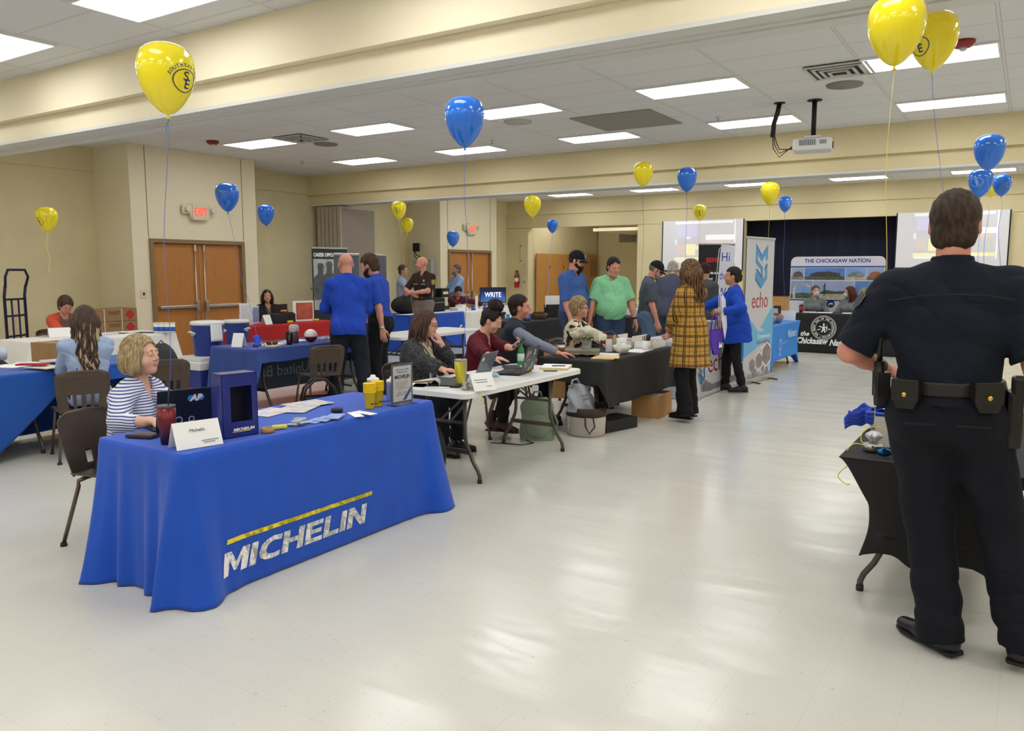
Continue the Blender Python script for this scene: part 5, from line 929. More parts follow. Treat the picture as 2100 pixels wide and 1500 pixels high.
# ------------------------------------------------------------------ 10 the navy table with goods for sale
folding_table('folding table under the navy cloth by the coolers', -8.1, -7.38, 6.02, 8.0)
n = NT('navy_cloth_lined'); gm = n.t.nodes.new('ShaderNodeNewGeometry'); n.b.inputs['Base Color'].default_value = lin('2c468c'); n.rough(.85)
cloth('navy tablecloth draped low at its near end', -8.14, -7.34, 5.98, 8.05, m_navy, bot=(.16, .60, .02, .4), amp=(.01, .01, .03, .01), flare=.03, corner=.05, seed=12)
mb = MB(); mb.box((0, 0, .36), (.006, 1.9, .4)); p_ = mb.build('cloth_lining', mat('slate_lining', '4a5468', .8), None, (-7.98, 7.0, 0)); tag(p_, 'slate grey back panel with mirrored white lettering under the navy table', 'cloth panel')
text('lettering', 'First United Bank', .2, face((.0045, .78, .32), (0, -1, 0), (0, 0, 1)) @ Matrix.Scale(1, 4), mat('pale_slate', '9aa6b8', .7), p_, width=1.4).scale = (1, 1, 1)
Zt = TZ+.008
tent('white folded card near the left end of the navy table', (-7.78, 6.12), 20, .14, .16, Zt, [], None, .06)
p = at(487, 706, .77); t = thing('balloon_weight', 'blue foil weight with curled ribbon on the navy table', 'balloon weight', (-7.62, 6.25, Zt)); mb = MB(); mb.lathe([(.05, 0), (.055, .02), (.02, .04), (.045, .12), (.02, .13)], n=20, wob=lambda a, z: 1+.2*math.cos(7*a)*(z > .05)); mb.build('foil', mat('blue_foil', '2a4fc4', .25, .6, bump=.6, bs=50), t); mb = MB(); mb.tube([(.02, 0, .1), (.06, .02, .06), (.07, .05, .02), (.11, .02, .01)], .006, 6); mb.build('curl', m_ribb, t)
for q, (a, b, rz) in enumerate(((-7.72, 6.55, 10), (-7.55, 6.42, 25), (-7.8, 7.0, 5))): sheet(['white sheet behind the folded card on the navy table', 'tan envelope near the front of the navy table', 'white leaflet beyond the ball on the navy table'][q], (a, b), .2, .34, rz, [m_paper, mat('tan_env', 'bfa88a', .6), m_paper][q], .006, 'paper_sheet', 'paper', z=Zt)
t = thing('sunglasses', 'brown sunglasses resting on the tan envelope', 'sunglasses', (-7.6, 6.45, Zt+.007), R(40)); mb = MB(); mb.ball((-.035, 0, .022), (.035, .012, .025), 12); mb.ball((.038, 0, .022), (.035, .012, .025), 12); mb.build('lenses', mat('brown_lens', '5a3c2c', .15), t); mb = MB(); mb.box((0, .003, .045), (.15, .01, .008)); mb.box((-.073, .05, .03), (.005, .1, .01)); mb.box((.073, .05, .03), (.005, .1, .01)); mb.build('frame', mat('bronze', '8d6a42', .3, .6), t)
t = thing('plastic_cup', 'clear cup of dark iced drink on the navy table', 'cup', (-7.48, 6.62, Zt)); mb = MB(); mb.lathe([(.035, 0), (.048, .15), (.045, .15), (.033, .01)], n=20); mb.build('cup', m_clear, t); mb = MB(); mb.lathe([(.032, .005), (.04, .1)], n=20); mb.build('drink', mat('iced_brown', '4a2b20', .2), t)
n = NT('zebra_print'); q = n.noise(18, 1, stretch=(1, 2.5, 1)); n.col(n.mix(n.math('GREATER_THAN', n.math('SINE', n.math('MULTIPLY', q, 60)), 0), '1a1a1c', 'eeeeee'))
t = thing('candy_jar', 'glass jar of brown candy with black and white patterned lid', 'jar', (-7.62, 6.82, Zt)); mb = MB(); mb.lathe([(.05, 0), (.055, .02), (.055, .12), (.045, .14)], n=20); mb.build('jar', mat('brown_jar', '6a4a40', .2, trans=.2), t); mb = MB(); mb.lathe([(.056, .135), (.06, .15), (.06, .21), (.05, .225)], n=20); mb.build('lid', n.m, t)
t = thing('souvenir_ball', 'white and dark red souvenir ball on the navy table', 'ball', (-7.52, 7.0, Zt+.082)); mb = MB(); mb.ball((0, 0, 0), .082, 24); mb.build('ball', mat('ball_white', 'e6e4e2', .35), t); mb = MB(); mb.lathe([(.0825*math.cos(a), .0825*math.sin(a)) for a in np.linspace(-1.5, -.1, 8)], n=24); mb.build('red_half', mat('ball_red', '6e1826', .35), t)
for q, (a, b) in enumerate(((-7.7, 7.35), (-7.62, 7.45), (-7.72, 7.55), (-7.6, 7.62), (-7.78, 7.48))): sheet('red and white wrapped candy packs heaped on the navy table', (a, b), .12, .07, 30*q, mat('candy_rw', 'd9b4b8', .4, var=.5, vs=50), .02, 'candy_pack', 'candy', 'wrapped candy packs', Zt+.0)
t = thing('plush_toy', 'red and brown plush toy at the edge of the navy table', 'toy', (-7.72, 7.75, Zt), R(30)); m_pr = mat('plush_red', 'a8342e', .9, bump=.5, bs=60)
mb = MB(); mb.ball((0, 0, .17), (.09, .08, .11), 16); mb.ball((0, -.02, .32), (.08, .08, .09), 16); mb.build('body', m_pr, t)
for s in (-1, 1): mb = MB(); mb.ball((s*.09, -.1, .05), (.05, .1, .05), 12); mb.build('leg', m_pr, t); mb = MB(); mb.ball((s*.11, -.03, .2), (.04, .05, .08), 12); mb.build('arm', mat('plush_brown', '6a4030', .9), t)
mb = MB(); mb.tube([(.085*math.cos(a)*1.02, -.02, .32+.095*math.sin(a)) for a in np.linspace(0, PI, 9)], .008, 6); mb.build('headband', m_wht, t)
chair('brown slotted chair at the front side of the navy table', (-6.98, 6.62, 0), 68)
t = thing('shoulder_bag', 'black bag with tall handles on the floor by the navy table', 'bag', (-6.55, 6.2, 0), R(60)); mb = MB(); mb.grid(lambda u, v: (.24*math.copysign(abs(math.cos(u*2*PI))**.6, math.cos(u*2*PI))*(1-.2*v), .1*math.copysign(abs(math.sin(u*2*PI))**.7, math.sin(u*2*PI))*(1-.5*v), .27*v), 36, 8, closed=True); mb.box((0, 0, .01), (.4, .16, .02)); mb.build('body', mat('black_leather', '18181b', .4, bump=.3), t)
for y_ in (-.06, .06): mb = MB(); mb.tube([(-.2, y_, .22), (-.16, y_, .36), (-.05, y_, .46), (.06, y_, .45), (.15, y_, .36), (.2, y_, .22)], .014, 8); mb.build('handle', mat('black_leather', '18181b', .4), t)
sheet('blue business card leaflet taped upright beyond the near table box', (-5.9, 4.55), .12, .07, 30, mat('cyan_card', '3f9ac4', .5), .004, 'leaflet', 'leaflet', z=.0)
# ------------------------------------------------------------------ 11 red table, 12 sheriff and media tables, 13/14 black tables
folding_table('folding table under the red cloth by the left wall', -11.28, -10.6, 8.5, 10.3); cloth('red tablecloth on the table before the seated dark haired woman', -11.32, -10.55, 8.45, 10.35, m_red_c, bot=(.02,)*4, amp=(.01, .006, .02, .01), flare=.02, corner=.04, seed=14)
for lab, a, b, w_, h_, m_, rz in (('white printed notice standing at the left of the red table', -10.75, 8.62, .3, .36, m_paper, 100), ('blue printed flyer standing behind the white notice', -10.95, 8.92, .26, .3, mat('flyer_blue', '8f9fc8', .5, var=.2, vs=8), 95), ('red and white picture board leaning at the right of the red table', -10.75, 9.85, .42, .36, mat('board_red', 'b85a44', .5, var=.3, vs=9), 80)):
    t = thing('display_card', lab, 'sign', (a, b, Zt), R(rz)); mb = MB(); mb.box((0, 0, h_/2), (w_, .01, h_)); c_ = mb.build('card', m_paper, t); mb = MB(); mb.box((.0 if m_ is m_paper else .02, -.0065, h_/2), (w_*.8, .002, h_*.82)); mb.build('print', m_ if m_ is not m_paper else mat('fine_print', 'dcdce0', .7, var=.12, vs=70, stretch=(.2, 1, 6)), c_); mb = MB(); mb.box((0, .05, h_*.25), (w_*.4, .1, h_*.5)); mb.build('easel', m_paper, t)
tent('white folded card on the red table', (-10.62, 8.92), 95, .16, .16, Zt, [], None, .06)
for lab, a, b, d in (('long black organiser box on the red table', -10.72, 9.2, (.2, .34, .14)), ('second black organiser box on the red table', -10.85, 9.55, (.2, .24, .15))):
    t = thing('organiser_box', lab, 'box', (a, b, Zt)); mb = MB(); mb.box((0, 0, d[2]/2), d, bev=.01); mb.build('body', m_black, t); mb = MB(); mb.box((0, 0, d[2]+.01), (d[0]*.8, d[1]*.8, .02), bev=.004); mb.build('lid', m_cap, t)
for lab, a, b, cc in (('yellow flashlight lying at the front of the red table', -10.62, 9.42, 'e6c62a'), ('small yellow toy near the picture board', -10.62, 10.02, 'e6d22a'), ('small orange item on the organiser box', -10.85, 9.5, 'e0802a')):
    t = thing('giveaway_item', lab, 'giveaway', (a, b, Zt+(.175 if 'orange' in lab else 0))); mb = MB(); mb.box((0, 0, .02), (.05, .12, .035), bev=.015); mb.build('body', mat('ga_'+cc, cc, .4), t); mb = MB(); mb.cyl((0, .06, .02), (0, .08, .02), .018, n=12); mb.build('tip', m_black, t)
chair('chair under the dark haired woman behind the red table', (-11.75, 9.85, 0), -120); chair('chair under the woman in the coral cardigan', (-11.78, 6.15, 0), -85)
t = thing('monitor_stand', 'dark monitor and cases lying behind the red table', 'monitor', (-11.1, 9.62, Zt), R(-80)); mb = MB(); mb.box((0, 0, .2), (.4, .03, .2), bev=.01); mb.build('screen', m_black, t); mb = MB(); mb.box((0, 0, .05), (.06, .03, .1)); mb.box((0, 0, .008), (.2, .15, .016)); mb.build('stand', m_black, t)
# banners behind the red table
n = NT('soldier_photo'); n.col(n.mix(n.noise(6, 5), '17181a', '70767a')); n.rough(.5)
t = banner('retractable recruiting banner headed career opportunities with dark soldiers photo', (-12.0, 11.75), 84, .9, 2.08, mat('banner_dark', '2b2e36', .6)); FB3 = face((-.45, -.004, .06), (1, 0, 0), (0, 0, 1))
text('lettering', 'CAREER OPPORTUNITIES', .1, FB3 @ Matrix.Translation((.45, 1.87, 0)), m_wht, t, width=.82, align='CENTER', bold=.004)
mb = MB(); poly(mb, [(.03, .8), (.87, .8), (.87, 1.82), (.03, 1.82)], 0, .001, FB3); ph = mb.build('photo', mat('photo_backdrop', 'a8b0ac', .5, var=.3, vs=5), t)
for q, (cx, s_) in enumerate(((.2, 1.), (.42, 1.05), (.62, .95), (.72, .8))):
    mb = MB(); G = FB3 @ Matrix.Translation((cx, 1.0, .0012+.0004*q)) @ Matrix.Scale(s_, 4); poly(mb, [(-.15, 0), (.16, 0), (.19, .3), (.15, .46), (.07, .52), (.07, .62), (.09, .66), (.06, .73), (-.04, .74), (-.08, .68), (-.06, .6), (-.07, .52), (-.16, .45), (-.2, .28)], 0, .0004, G); poly(mb, [(-.25, .2), (.2, .42), (.2, .45), (-.25, .24)], .0004, .0004, G); mb.build('soldier_figure', n.m, ph)
for k, (a, b) in enumerate(((-8.27, 8.42), (-8.22, 8.98))):
    t = banner(['plain dark grey banner back behind the bald man', 'plain dark grey banner back behind the bearded man'][k], (a, b), 90, .5 if k == 0 else .46, 1.86, mat('banner_back', '5a5e68', .7))
# navy sheriff table, cases, white media table
folding_table('folding table under the navy cloth by the far exit', -11.15, -10.42, 12.35, 14.0); s12 = cloth('royal blue tablecloth with white top edge, far left table', -11.2, -10.38, 12.3, 14.15, m_blue, bot=(.02,)*4, amp=(.01, .008, .01, .01), flare=.02, corner=.03, seed=15)
text('lettering', '.com', .2, face((-10.345, 12.5, .2), (0, 1, 0), (0, 0, 1)), m_wht, s12, bold=.004); text('lettering', 'S', .25, face((-10.345, 13.92, .3), (0, 1, 0), (0, 0, 1)), m_wht, s12, bold=.004)
mb = MB(); mb.box((0, 0, .002), (.3, 1.85, .004)); tag(mb.build('table_runner', m_wcl, None, (-10.56, 13.2, TZ+.008)), 'white runner along the front of the far royal blue table', 'table runner')
m_blkn = mat('black_case_fabric', '1c1c1f', .8, bump=.5, bs=30)
t = thing('duffel_bag', 'large black duffel bag on the far royal blue table', 'bag', (-10.9, 12.75, Zt)); mb = MB(); mb.ball((0, 0, .18), (.2, .36, .19), 20); mb.ball((0, .1, .3), (.15, .2, .1), 14); mb.build('body', m_blkn, t); mb = MB(); mb.tube([(.1, -.15, .3), (.12, -.1, .4), (.1, .1, .4), (.1, .15, .3)], .014, 6); mb.build('handle', m_cap, t)
t = thing('equipment_case', 'long black equipment case behind the officer in brown', 'case', (-10.95, 13.55, Zt)); mb = MB(); mb.box((0, 0, .15), (.4, .8, .3), bev=.03); mb.build('case', m_blkn, t); mb = MB(); mb.box((.2, 0, .2), (.012, .78, .012)); mb.build('trim', m_silver, t)
t = thing('computer_monitor', 'small dark monitor beside the officer in brown', 'monitor', (-10.9, 13.75, Zt+.3), R(-50)); mb = MB(); mb.box((0, 0, .22), (.34, .03, .42), bev=.01); mb.build('bezel', m_black, t); mb = MB(); mb.box((0, .017, .23), (.28, .004, .34)); mb.build('screen', mat('dim_screen', '70707a', .3, var=.3, vs=5), t)
t = thing('camera_case', 'small black case with a white label on the equipment case', 'case', (-10.95, 14.08, Zt+.30)); mb = MB(); mb.box((0, 0, .1), (.22, .3, .2), bev=.02); mb.build('case', m_black, t); mb = MB(); mb.box((.112, .0, .1), (.004, .18, .06)); mb.build('label_plate', mat('label_cream', 'e6dfb0', .5), t)
folding_table('folding table under the white cloth with the television', -11.15, -10.42, 14.2, 16.6); c12 = cloth('white tablecloth on the television table by the far exit', -11.2, -10.38, 14.18, 16.66, m_wcl, bot=(.02,)*4, amp=(.01, .008, .03, .01), flare=.02, corner=.04, seed=16)
mb = MB(); F_ = face((-10.345, 15.4, .2), (0, 1, 0), (0, 0, 1)); poly(mb, [(0, 0), (.62, 0), (.62, .55), (0, .55)], 0, .002, F_); sg = mb.build('printed_panel', m_wht, c12); text('lettering', 'MEDIA', .2, F_ @ Matrix.Translation((.04, .06, .003)), m_ink, sg, width=.55, bold=.004); mb = MB(); disk(mb, .22, .36, .1, F_, .003); mb.build('black_dot', m_ink, sg); mb = MB(); poly(mb, [(.36, .3), (.52, .3), (.52, .42), (.36, .42)], .003, .001, F_); mb.build('blue_square', mat('sky_sticker', '2d8fd6', .5), sg)
p = atX(1009, 600, -11.0); t = thing('television', 'flat television showing the word WRITE in white on blue', 'television', (-10.85, 15.95, Zt), R(-138)); W, Hb = .64, .37
mb = MB(); mb.box((0, 0, .12+Hb/2), (W, .04, Hb), bev=.006); mb.build('bezel', m_black, t); mb = MB(); mb.box((0, 0, .07), (.05, .04, .12)); mb.box((0, 0, .01), (.3, .2, .02), bev=.006); mb.build('stand', m_black, t)
n = NT('tv_picture'); x, y, z = n.xyz(); q = n.noise(5, 3); mr = n.t.nodes.new('ShaderNodeMapRange'); n.lk(z, mr.inputs[0]); mr.inputs[1].default_value = .4; mr.inputs[2].default_value = .12; cc = n.mix(n.math('MULTIPLY', mr.outputs[0], q), '0a1030', '4f8cf0'); n.col(cc); n.t.links.new(cc, n.b.inputs['Emission Color']); n.b.inputs['Emission Strength'].default_value = .9
mb = MB(); mb.box((0, .0212, .12+Hb/2), (W-.04, .003, Hb-.04)); sc = mb.build('screen', n.m, t); text('lettering', 'WRITE', .16, face((.2, .0235, .12+Hb*.38), (-1, 0, 0), (0, 0, 1)), mat('tv_white', 'e6ecff', .5, emit=.9), sc, width=.4, bold=.002)
t = thing('display_card', 'white standing price card on the television table', 'sign', (-10.62, 14.95, Zt), R(115)); mb = MB(); mb.box((0, 0, .16), (.24, .02, .32), bev=.003); mb.build('card', m_paper, t); mb = MB(); mb.box((0, .012, .2), (.19, .003, .16)); mb.build('print', mat('print_grey', 'b4b6c2', .6, var=.2, vs=30), t)
for q, (a, b, d) in enumerate(((-10.75, 14.45, (.24, .4, .07)), (-10.8, 14.6, (.16, .24, .05)), (-10.8, 15.65, (.24, .34, .05)), (-10.7, 16.3, (.24, .3, .04)))): sheet(['white boxed papers at the left of the television table', 'small white box on the boxed papers', 'flat white papers before the television', 'white papers at the right end of the television table'][q], (a, b), d[0], d[1], 8*q, None, d[2], 'paper_stack', 'papers', z=Zt+(.0705 if q == 1 else 0))
for q, (a, b) in enumerate(((-10.55, 14.72), (-10.6, 15.25))): t = thing('balloon_weight', ['small blue foil weight left of the price card', 'blue bundle right of the price card'][q], 'balloon weight', (a, b, Zt)); mb = MB(); mb.lathe([(.05, 0), (.05, .03), (.02, .05), (.04, .11), (.01, .12)], n=16); mb.build('foil', mat('blue_foil', '2a4fc4', .25, .6), t)
chair('chair under the seated man in burgundy by the television', (-11.62, 15.35, 0), -110)
folding_table('second bare white folding table behind the women, in the middle distance', -7.92, -7.16, 8.30, 10.25)
chair('brown chair at the far end of the second white table', (-6.75, 9.75, 0), 75)
folding_table('folding table under the black cloth with the basket', -8.2, -7.45, 11.8, 13.6); cloth('black tablecloth on the basket table behind the man in the vest', -8.25, -7.4, 11.75, 13.65, m_blk, bot=(.02,)*4, amp=(.01, .01, .01, .01), flare=.02, corner=.04, seed=17)
p = at(1088, 656, .76); sheet('white standing menu card on the basket table', (-7.7, 12.08), .14, .012, 60, None, .24, 'display_card', 'sign', z=Zt)
t = thing('balloon_weight', 'blue star foil weight beside the menu card on the basket table', 'balloon weight', (-7.55, 12.2, Zt)); mb = MB(); mb.lathe([(.05, 0), (.055, .03), (.03, .05), (.05, .1), (.01, .12)], n=16, wob=lambda a, z: 1+.2*math.cos(5*a)); mb.build('foil', mat('blue_foil', '2a4fc4', .25, .6), t)
t = thing('wicker_basket', 'low woven basket of dark goods on the black table', 'basket', (-7.62, 12.72, Zt), R(60)); mb = MB(); mb.lathe([(.14, 0), (.17, .09), (.175, .1), (.16, .1), (.13, .012)], n=30, wob=lambda a, z: 1+.02*math.cos(24*a+z*200)); mb.build('basket', mat('wicker', '7a6248', .8, bump=.8, bs=90), t); mb = MB()
for k in range(6): mb.ball((.08*math.cos(k), .08*math.sin(k), .1), (.05, .04, .035), 8)
o = mb.build('contents', m_black, t)
t = thing('napkin_box', 'black box with white paper standing in it on the basket table', 'box', (-7.7, 13.4, Zt), R(60)); mb = MB(); mb.box((0, 0, .12), (.32, .18, .24), bev=.01); mb.build('box', m_black, t); mb = MB(); mb.box((0, .02, .3), (.34, .012, .22)); mb.build('paper', m_paper, t)
chair('brown slotted chair in front of the basket table', (-6.95, 12.35, 0), 95)
folding_table('folding table under the black cloth behind the men', -7.2, -6.45, 14.2, 16.0); c14 = cloth('black tablecloth with white letters behind the men', -7.25, -6.4, 14.15, 16.05, m_blk, bot=(.02,)*4, amp=(.01,)*4, flare=.02, corner=.03, seed=18)
text('lettering', 'C', .22, face((-6.36, 15.2, .15), (0, 1, 0), (0, 0, 1)), m_wht, c14, bold=.004)
sheet('white stacked papers on the black table behind the men', (-6.7, 15.0), .3, .4, 5, None, .12, 'paper_stack', 'papers', z=Zt); t = thing('glass_jar', 'clear jar on the white papers behind the men', 'jar', (-6.75, 15.0, Zt+.12)); mb = MB(); mb.lathe([(.07, 0), (.08, .02), (.08, .09), (.06, .11)], n=18); mb.build('glass', mat('bowl_clear', 'aab4cc', .1, trans=.6), t); mb = MB(); mb.lathe([(.06, .11), (.062, .125)], n=18); mb.build('lid', m_silver, t)
# ------------------------------------------------------------------ balloons
m_by = mat('balloon_yellow', 'f5e41e', .12, coat=.6); m_bb = mat('balloon_blue', '1c72e2', .12, coat=.6)
for m_ in (m_by, m_bb): m_.node_tree.nodes['Principled BSDF'].inputs['Subsurface Weight'].default_value = .15
PR = [(.002, -.5), (.07, -.485), (.155, -.425), (.275, -.28), (.355, -.11), (.395, .05), (.4, .17), (.385, .29), (.33, .39), (.24, .455), (.12, .492), (.002, .5)]
def balloon(px, yt, yb, col, label, end=None, hgt=.345, logo=None, group=None, curl=True):
    D = 1.0; mid = atD(px, (yt+yb)/2, 1); d = ray(px, (yt+yb)/2); dl = math.sqrt(sum(q*q for q in d)); tot = hgt*FPX/(yb-yt)*dl*.98; c_ = atD(px, (yt+yb)/2, tot)
    t = thing('balloon', label, 'balloon', c_, 0, group); m_ = m_by if col == 'y' else m_bb; sc = hgt
    mb = MB(); P = []
    for i in range(len(PR)-1):
        for f in (0, .33, .66): P.append((PR[i][0]*(1-f)+PR[i+1][0]*f, PR[i][1]*(1-f)+PR[i+1][1]*f))
    P.append(PR[-1])
    for _ in range(3): P = [P[0]]+[((P[i-1][0]+2*P[i][0]+P[i+1][0])/4, (P[i-1][1]+2*P[i][1]+P[i+1][1])/4) for i in range(1, len(P)-1)]+[P[-1]]
    mb.lathe([(r*sc, z_*sc) for r, z_ in P], n=36); mb.build('skin', m_, t)
    mb = MB(); mb.lathe([(.004, -.5*sc+.002), (.007, -.5*sc-.006), (.006, -.5*sc-.01), (.014, -.5*sc-.02), (.002, -.5*sc-.021)], n=10); mb.build('knot', m_, t)
    if end is not None:
        e = Vector(end)-c_; a = Vector((0, 0, -.5*sc-.01)); L = (e-a).length; pts = []
        for k in range(19): f = k/18; pts.append(a.lerp(e, f)+Vector((.018*math.sin(f*7+px), .018*math.cos(f*6+px), 0))*math.sin(f*PI)*min(1, L))
        ribbon('ribbon', pts, m_rib if (col == 'y') != (px in (545, 341, 1319, 1915)) else m_ribb, t, .0009+.00012*tot)
    if curl: 
        sg_ = -1 if int(px) % 2 else 1; cp = [Vector((0, 0, -.5*sc-.008))+Vector((sg_*.055*math.sin(k*.4), .02, -.022*k*(.6+.1*k)))*.8 for k in range(5)]; ribbon('ribbon_tail', cp, m_ribb if px == 341 else m_rib, t, .0022)
    if logo:
        ang, zz, s_, full = logo; ml = mat('balloon_ink' if col == 'y' else 'balloon_ink_w', '2a3a5c' if col == 'y' else '9cc4f4', .4)
        vd = Vector((-c_.x, -c_.y, 0)).normalized(); sd = Vector((-vd.y, vd.x, 0)); prof = sorted([(z_, r) for r, z_ in P])
        def wrap(p):
            z_ = p.y/sc; r = 0
            for i in range(len(prof)-1):
                if prof[i][0] <= z_ <= prof[i+1][0]: r = prof[i][1]+(prof[i+1][1]-prof[i][1])*(z_-prof[i][0])/max(1e-6, prof[i+1][0]-prof[i][0])
            r = r*sc+.0012+p.z*.2; a = ang+p.x/(.40*sc); return vd*math.cos(a)*r+sd*math.sin(a)*r+Vector((0, 0, p.y))
        T_ = lambda x_, y_: Matrix.Translation((x_*s_, zz*sc+y_*s_, 0)); its = [('S', .062*s_, T_(-.018, .0), dict(bold=.001, width=.034*s_)), ('E', .062*s_, T_(-.004, -.034), dict(bold=.001, width=.034*s_))]
        if full: its += [(ch, .024*s_, T_(.092*math.sin(a), -.006+.07*math.cos(a)) @ Matrix.Rotation(-a*.75, 4, 'Z'), dict(align='CENTER', bold=.0005)) for ch, a in zip('SOUTHEASTERN', np.linspace(-1.2, 1.2, 12))]
        mb = MB(); ring(mb, 0, 0, 1, 1.09, Matrix.Translation((0, zz*sc, 0)) @ Matrix.Diagonal((.072*s_, .05*s_, 1, 1)), 0, .0004, 36)
        for it in its: v_, f_ = text_mb(it[0], it[1], Matrix(), **{**it[3], 'ext': .0002}); mb.add(v_, f_, it[2])
        bm = bmesh.new(); me = bpy.data.meshes.new('x'); me.from_pydata(mb.v, [], mb.f); bm.from_mesh(me); bmesh.ops.triangulate(bm, faces=bm.faces[:]); bmesh.ops.subdivide_edges(bm, edges=[e for e in bm.edges if e.calc_length() > .012], cuts=3, use_grid_fill=False)
        mb = MB(); bm.verts.index_update(); mb.bm(bm); bpy.data.meshes.remove(me); mb.v = [tuple(wrap(Vector(p))) for p in mb.v]; mb.build('printed_crest', ml, t)
    return t
balloon(341, 92, 232, 'y', 'large yellow balloon with dark college crest hanging before the near beam', (-3.97, 2.62, .77), logo=(.78, -.06, 1.0, True))
balloon(466, 376, 434, 'b', 'blue balloon right of the near exit sign', (-7.62, 6.25, .87)); balloon(545, 420, 462, 'b', 'small plain blue balloon beside the exit block corner', atX(553, 640, -10.9), curl=False)
balloon(96, 425, 476, 'y', 'yellow balloon at the far left before the tan wall', atX(100, 560, -9.2), logo=(-.9, -.1, 1, False)); balloon(953, 200, 300, 'b', 'large plain blue balloon on a long string in the centre', (-3.56, 4.86, .76), curl=False)
balloon(818, 413, 450, 'y', 'crested yellow balloon, upper of the pair by the folding partition', (-10.5, 12.55, .77), logo=(-.4, -.05, 1, False)); balloon(835, 447, 478, 'y', 'plain yellow balloon, lower of the pair by the folding partition', atX(826, 500, -11.4))
balloon(929, 474, 506, 'b', 'crested blue balloon above the far exit doors', atX(931, 640, -11.6), logo=(.5, 0, 1, False), curl=False); balloon(1092, 402, 445, 'y', 'yellow balloon before the alcove doors', atX(1093, 640, -8.6))
balloon(1133, 450, 478, 'b', 'small blue balloon over the man in the blue shirt and cap', (-7.95, 13.5, .77), curl=False); balloon(1319, 333, 382, 'y', 'yellow balloon above the man in the grey shirt and cap', atX(1316, 690, -5.3))
balloon(1409, 344, 393, 'b', 'blue balloon right of the yellow one over the left screen', atX(1409, 640, -4.9), curl=False); balloon(1435, 420, 452, 'y', 'small crested yellow balloon in front of the left screen', atX(1434, 600, -7.0), logo=(-.05, -.08, 1.1, False), curl=False)
balloon(1579, 374, 420, 'y', 'yellow balloon above the stage curtain', atX(1578, 560, -4.4), curl=False); balloon(1610, 403, 435, 'b', 'small crested blue balloon next to the yellow one over the curtain', atX(1607, 640, -5.3), logo=(.6, -.02, 1, False), curl=False)
balloon(1838, -6, 132, 'y', 'largest yellow balloon cut by the top edge at right', (-.60, 4.24, .88), curl=False); balloon(1915, 27, 142, 'y', 'yellow balloon with faint crest just behind the largest one', (-.30, 5.2, .77), logo=(-.75, -.12, 1, False), curl=False)
balloon(2029, 277, 349, 'b', 'large blue balloon, topmost of the cluster at right', atX(2020, 640, .0-.2), curl=False); balloon(2011, 347, 404, 'b', 'crested blue balloon, left one below the topmost blue balloon', atX(2010, 640, -.35), logo=(-.35, 0, 1, False), curl=False)
balloon(2055, 358, 402, 'b', 'darker blue balloon, right one of the cluster at right', atX(2050, 640, -.1), logo=(1.0, 0, 1, False), curl=False); balloon(2031, 362, 404, 'y', 'yellow balloon half hidden between two blue balloons at right', atX(2030, 640, -.3), curl=False)
t = thing('balloon_weight', 'silver foil weight tied with yellow ribbon beside the green tumbler', 'balloon weight', (-3.56, 4.86, Z2)); mb = MB(); mb.lathe([(.028, 0), (.034, .01), (.03, .022), (.012, .03), (.03, .055), (.008, .06)], n=20, wob=lambda a, z: 1+.18*math.cos(8*a)*(z > .02)); mb.build('foil', mat('silver_foil', 'a8a8a4', .3, .7), t); ribbon('curled_ribbon', [(.02, 0, .03), (.06, .0, .03), (.11, .01, .005), (.135, .01, -.03), (.14, .0, -.07), (.15, .03, -.10), (.14, .06, -.12)], m_rib, t, .0028)
# ------------------------------------------------------------------ people: smooth signed-distance bodies meshed by surface nets
V3 = lambda *a: np.array(a, dtype=np.float64)
def unit(v): v = np.asarray(v, float); return v/(np.linalg.norm(v)+1e-9)
def rot(ax, deg):
    return np.array(Matrix.Rotation(R(deg), 3, ax))
def cap(a, b, r1, r2=None, k=.02, flat=None, fs=1.): return ('cap', np.asarray(a, float), np.asarray(b, float), r1, r1 if r2 is None else r2, k, flat, fs)
def ell(c, r, M=None, k=.02): return ('ell', np.asarray(c, float), np.asarray(r, float), M, k)
def neg(p): return ('neg', p)
def evalp(pr, P):
    t = pr[0]
    if t == 'neg': return evalp(pr[1], P)
    if t == 'cap':
        _, a, b, r1, r2, k, fl_, fs = pr; A = P-a.astype(np.float32); ba = (b-a).astype(np.float32)
        if fl_ is not None:
            n_ = fl_.astype(np.float32); q = 1/fs-1; A = A+np.outer(A@n_*q, n_); ba = ba+n_*float(ba@n_)*q
        h = np.clip(A@ba/max(1e-9, float(ba@ba)), 0, 1)
        d = np.sqrt(((A-h[:, None]*ba)**2).sum(1))-(r1+(r2-r1)*h)
        return d if fl_ is None else d*min(1, fs*1.25)
    _, c, r, M, k = pr; Q = P-c.astype(np.float32)
    if M is not None: Q = Q@M.astype(np.float32)
    r = r.astype(np.float32); k0 = np.sqrt(((Q/r)**2).sum(1)); k1 = np.sqrt(((Q/(r*r))**2).sum(1))
    return k0*(k0-1)/np.maximum(k1, 1e-6)
def kof(p): p = p[1] if p[0] == 'neg' else p; return p[5] if p[0] == 'cap' else p[4]
def sdf(prs, P, infl=0.):
    d = np.full(len(P), 9., np.float32)
    for p in prs:
        e = evalp(p, P).astype(np.float32); k = kof(p)
        if p[0] == 'neg':
            h = np.clip(.5-.5*(d+e)/k, 0, 1); d = d*(1-h)-e*h+k*h*(1-h)
        else:
            h = np.maximum(k-np.abs(d-e), 0)/k; d = np.minimum(d, e)-h*h*k*.25
    return d-infl
def smx(a, b, k):
    h = np.maximum(k-np.abs(a-b), 0)/k; return np.maximum(a, b)+h*h*k*.25
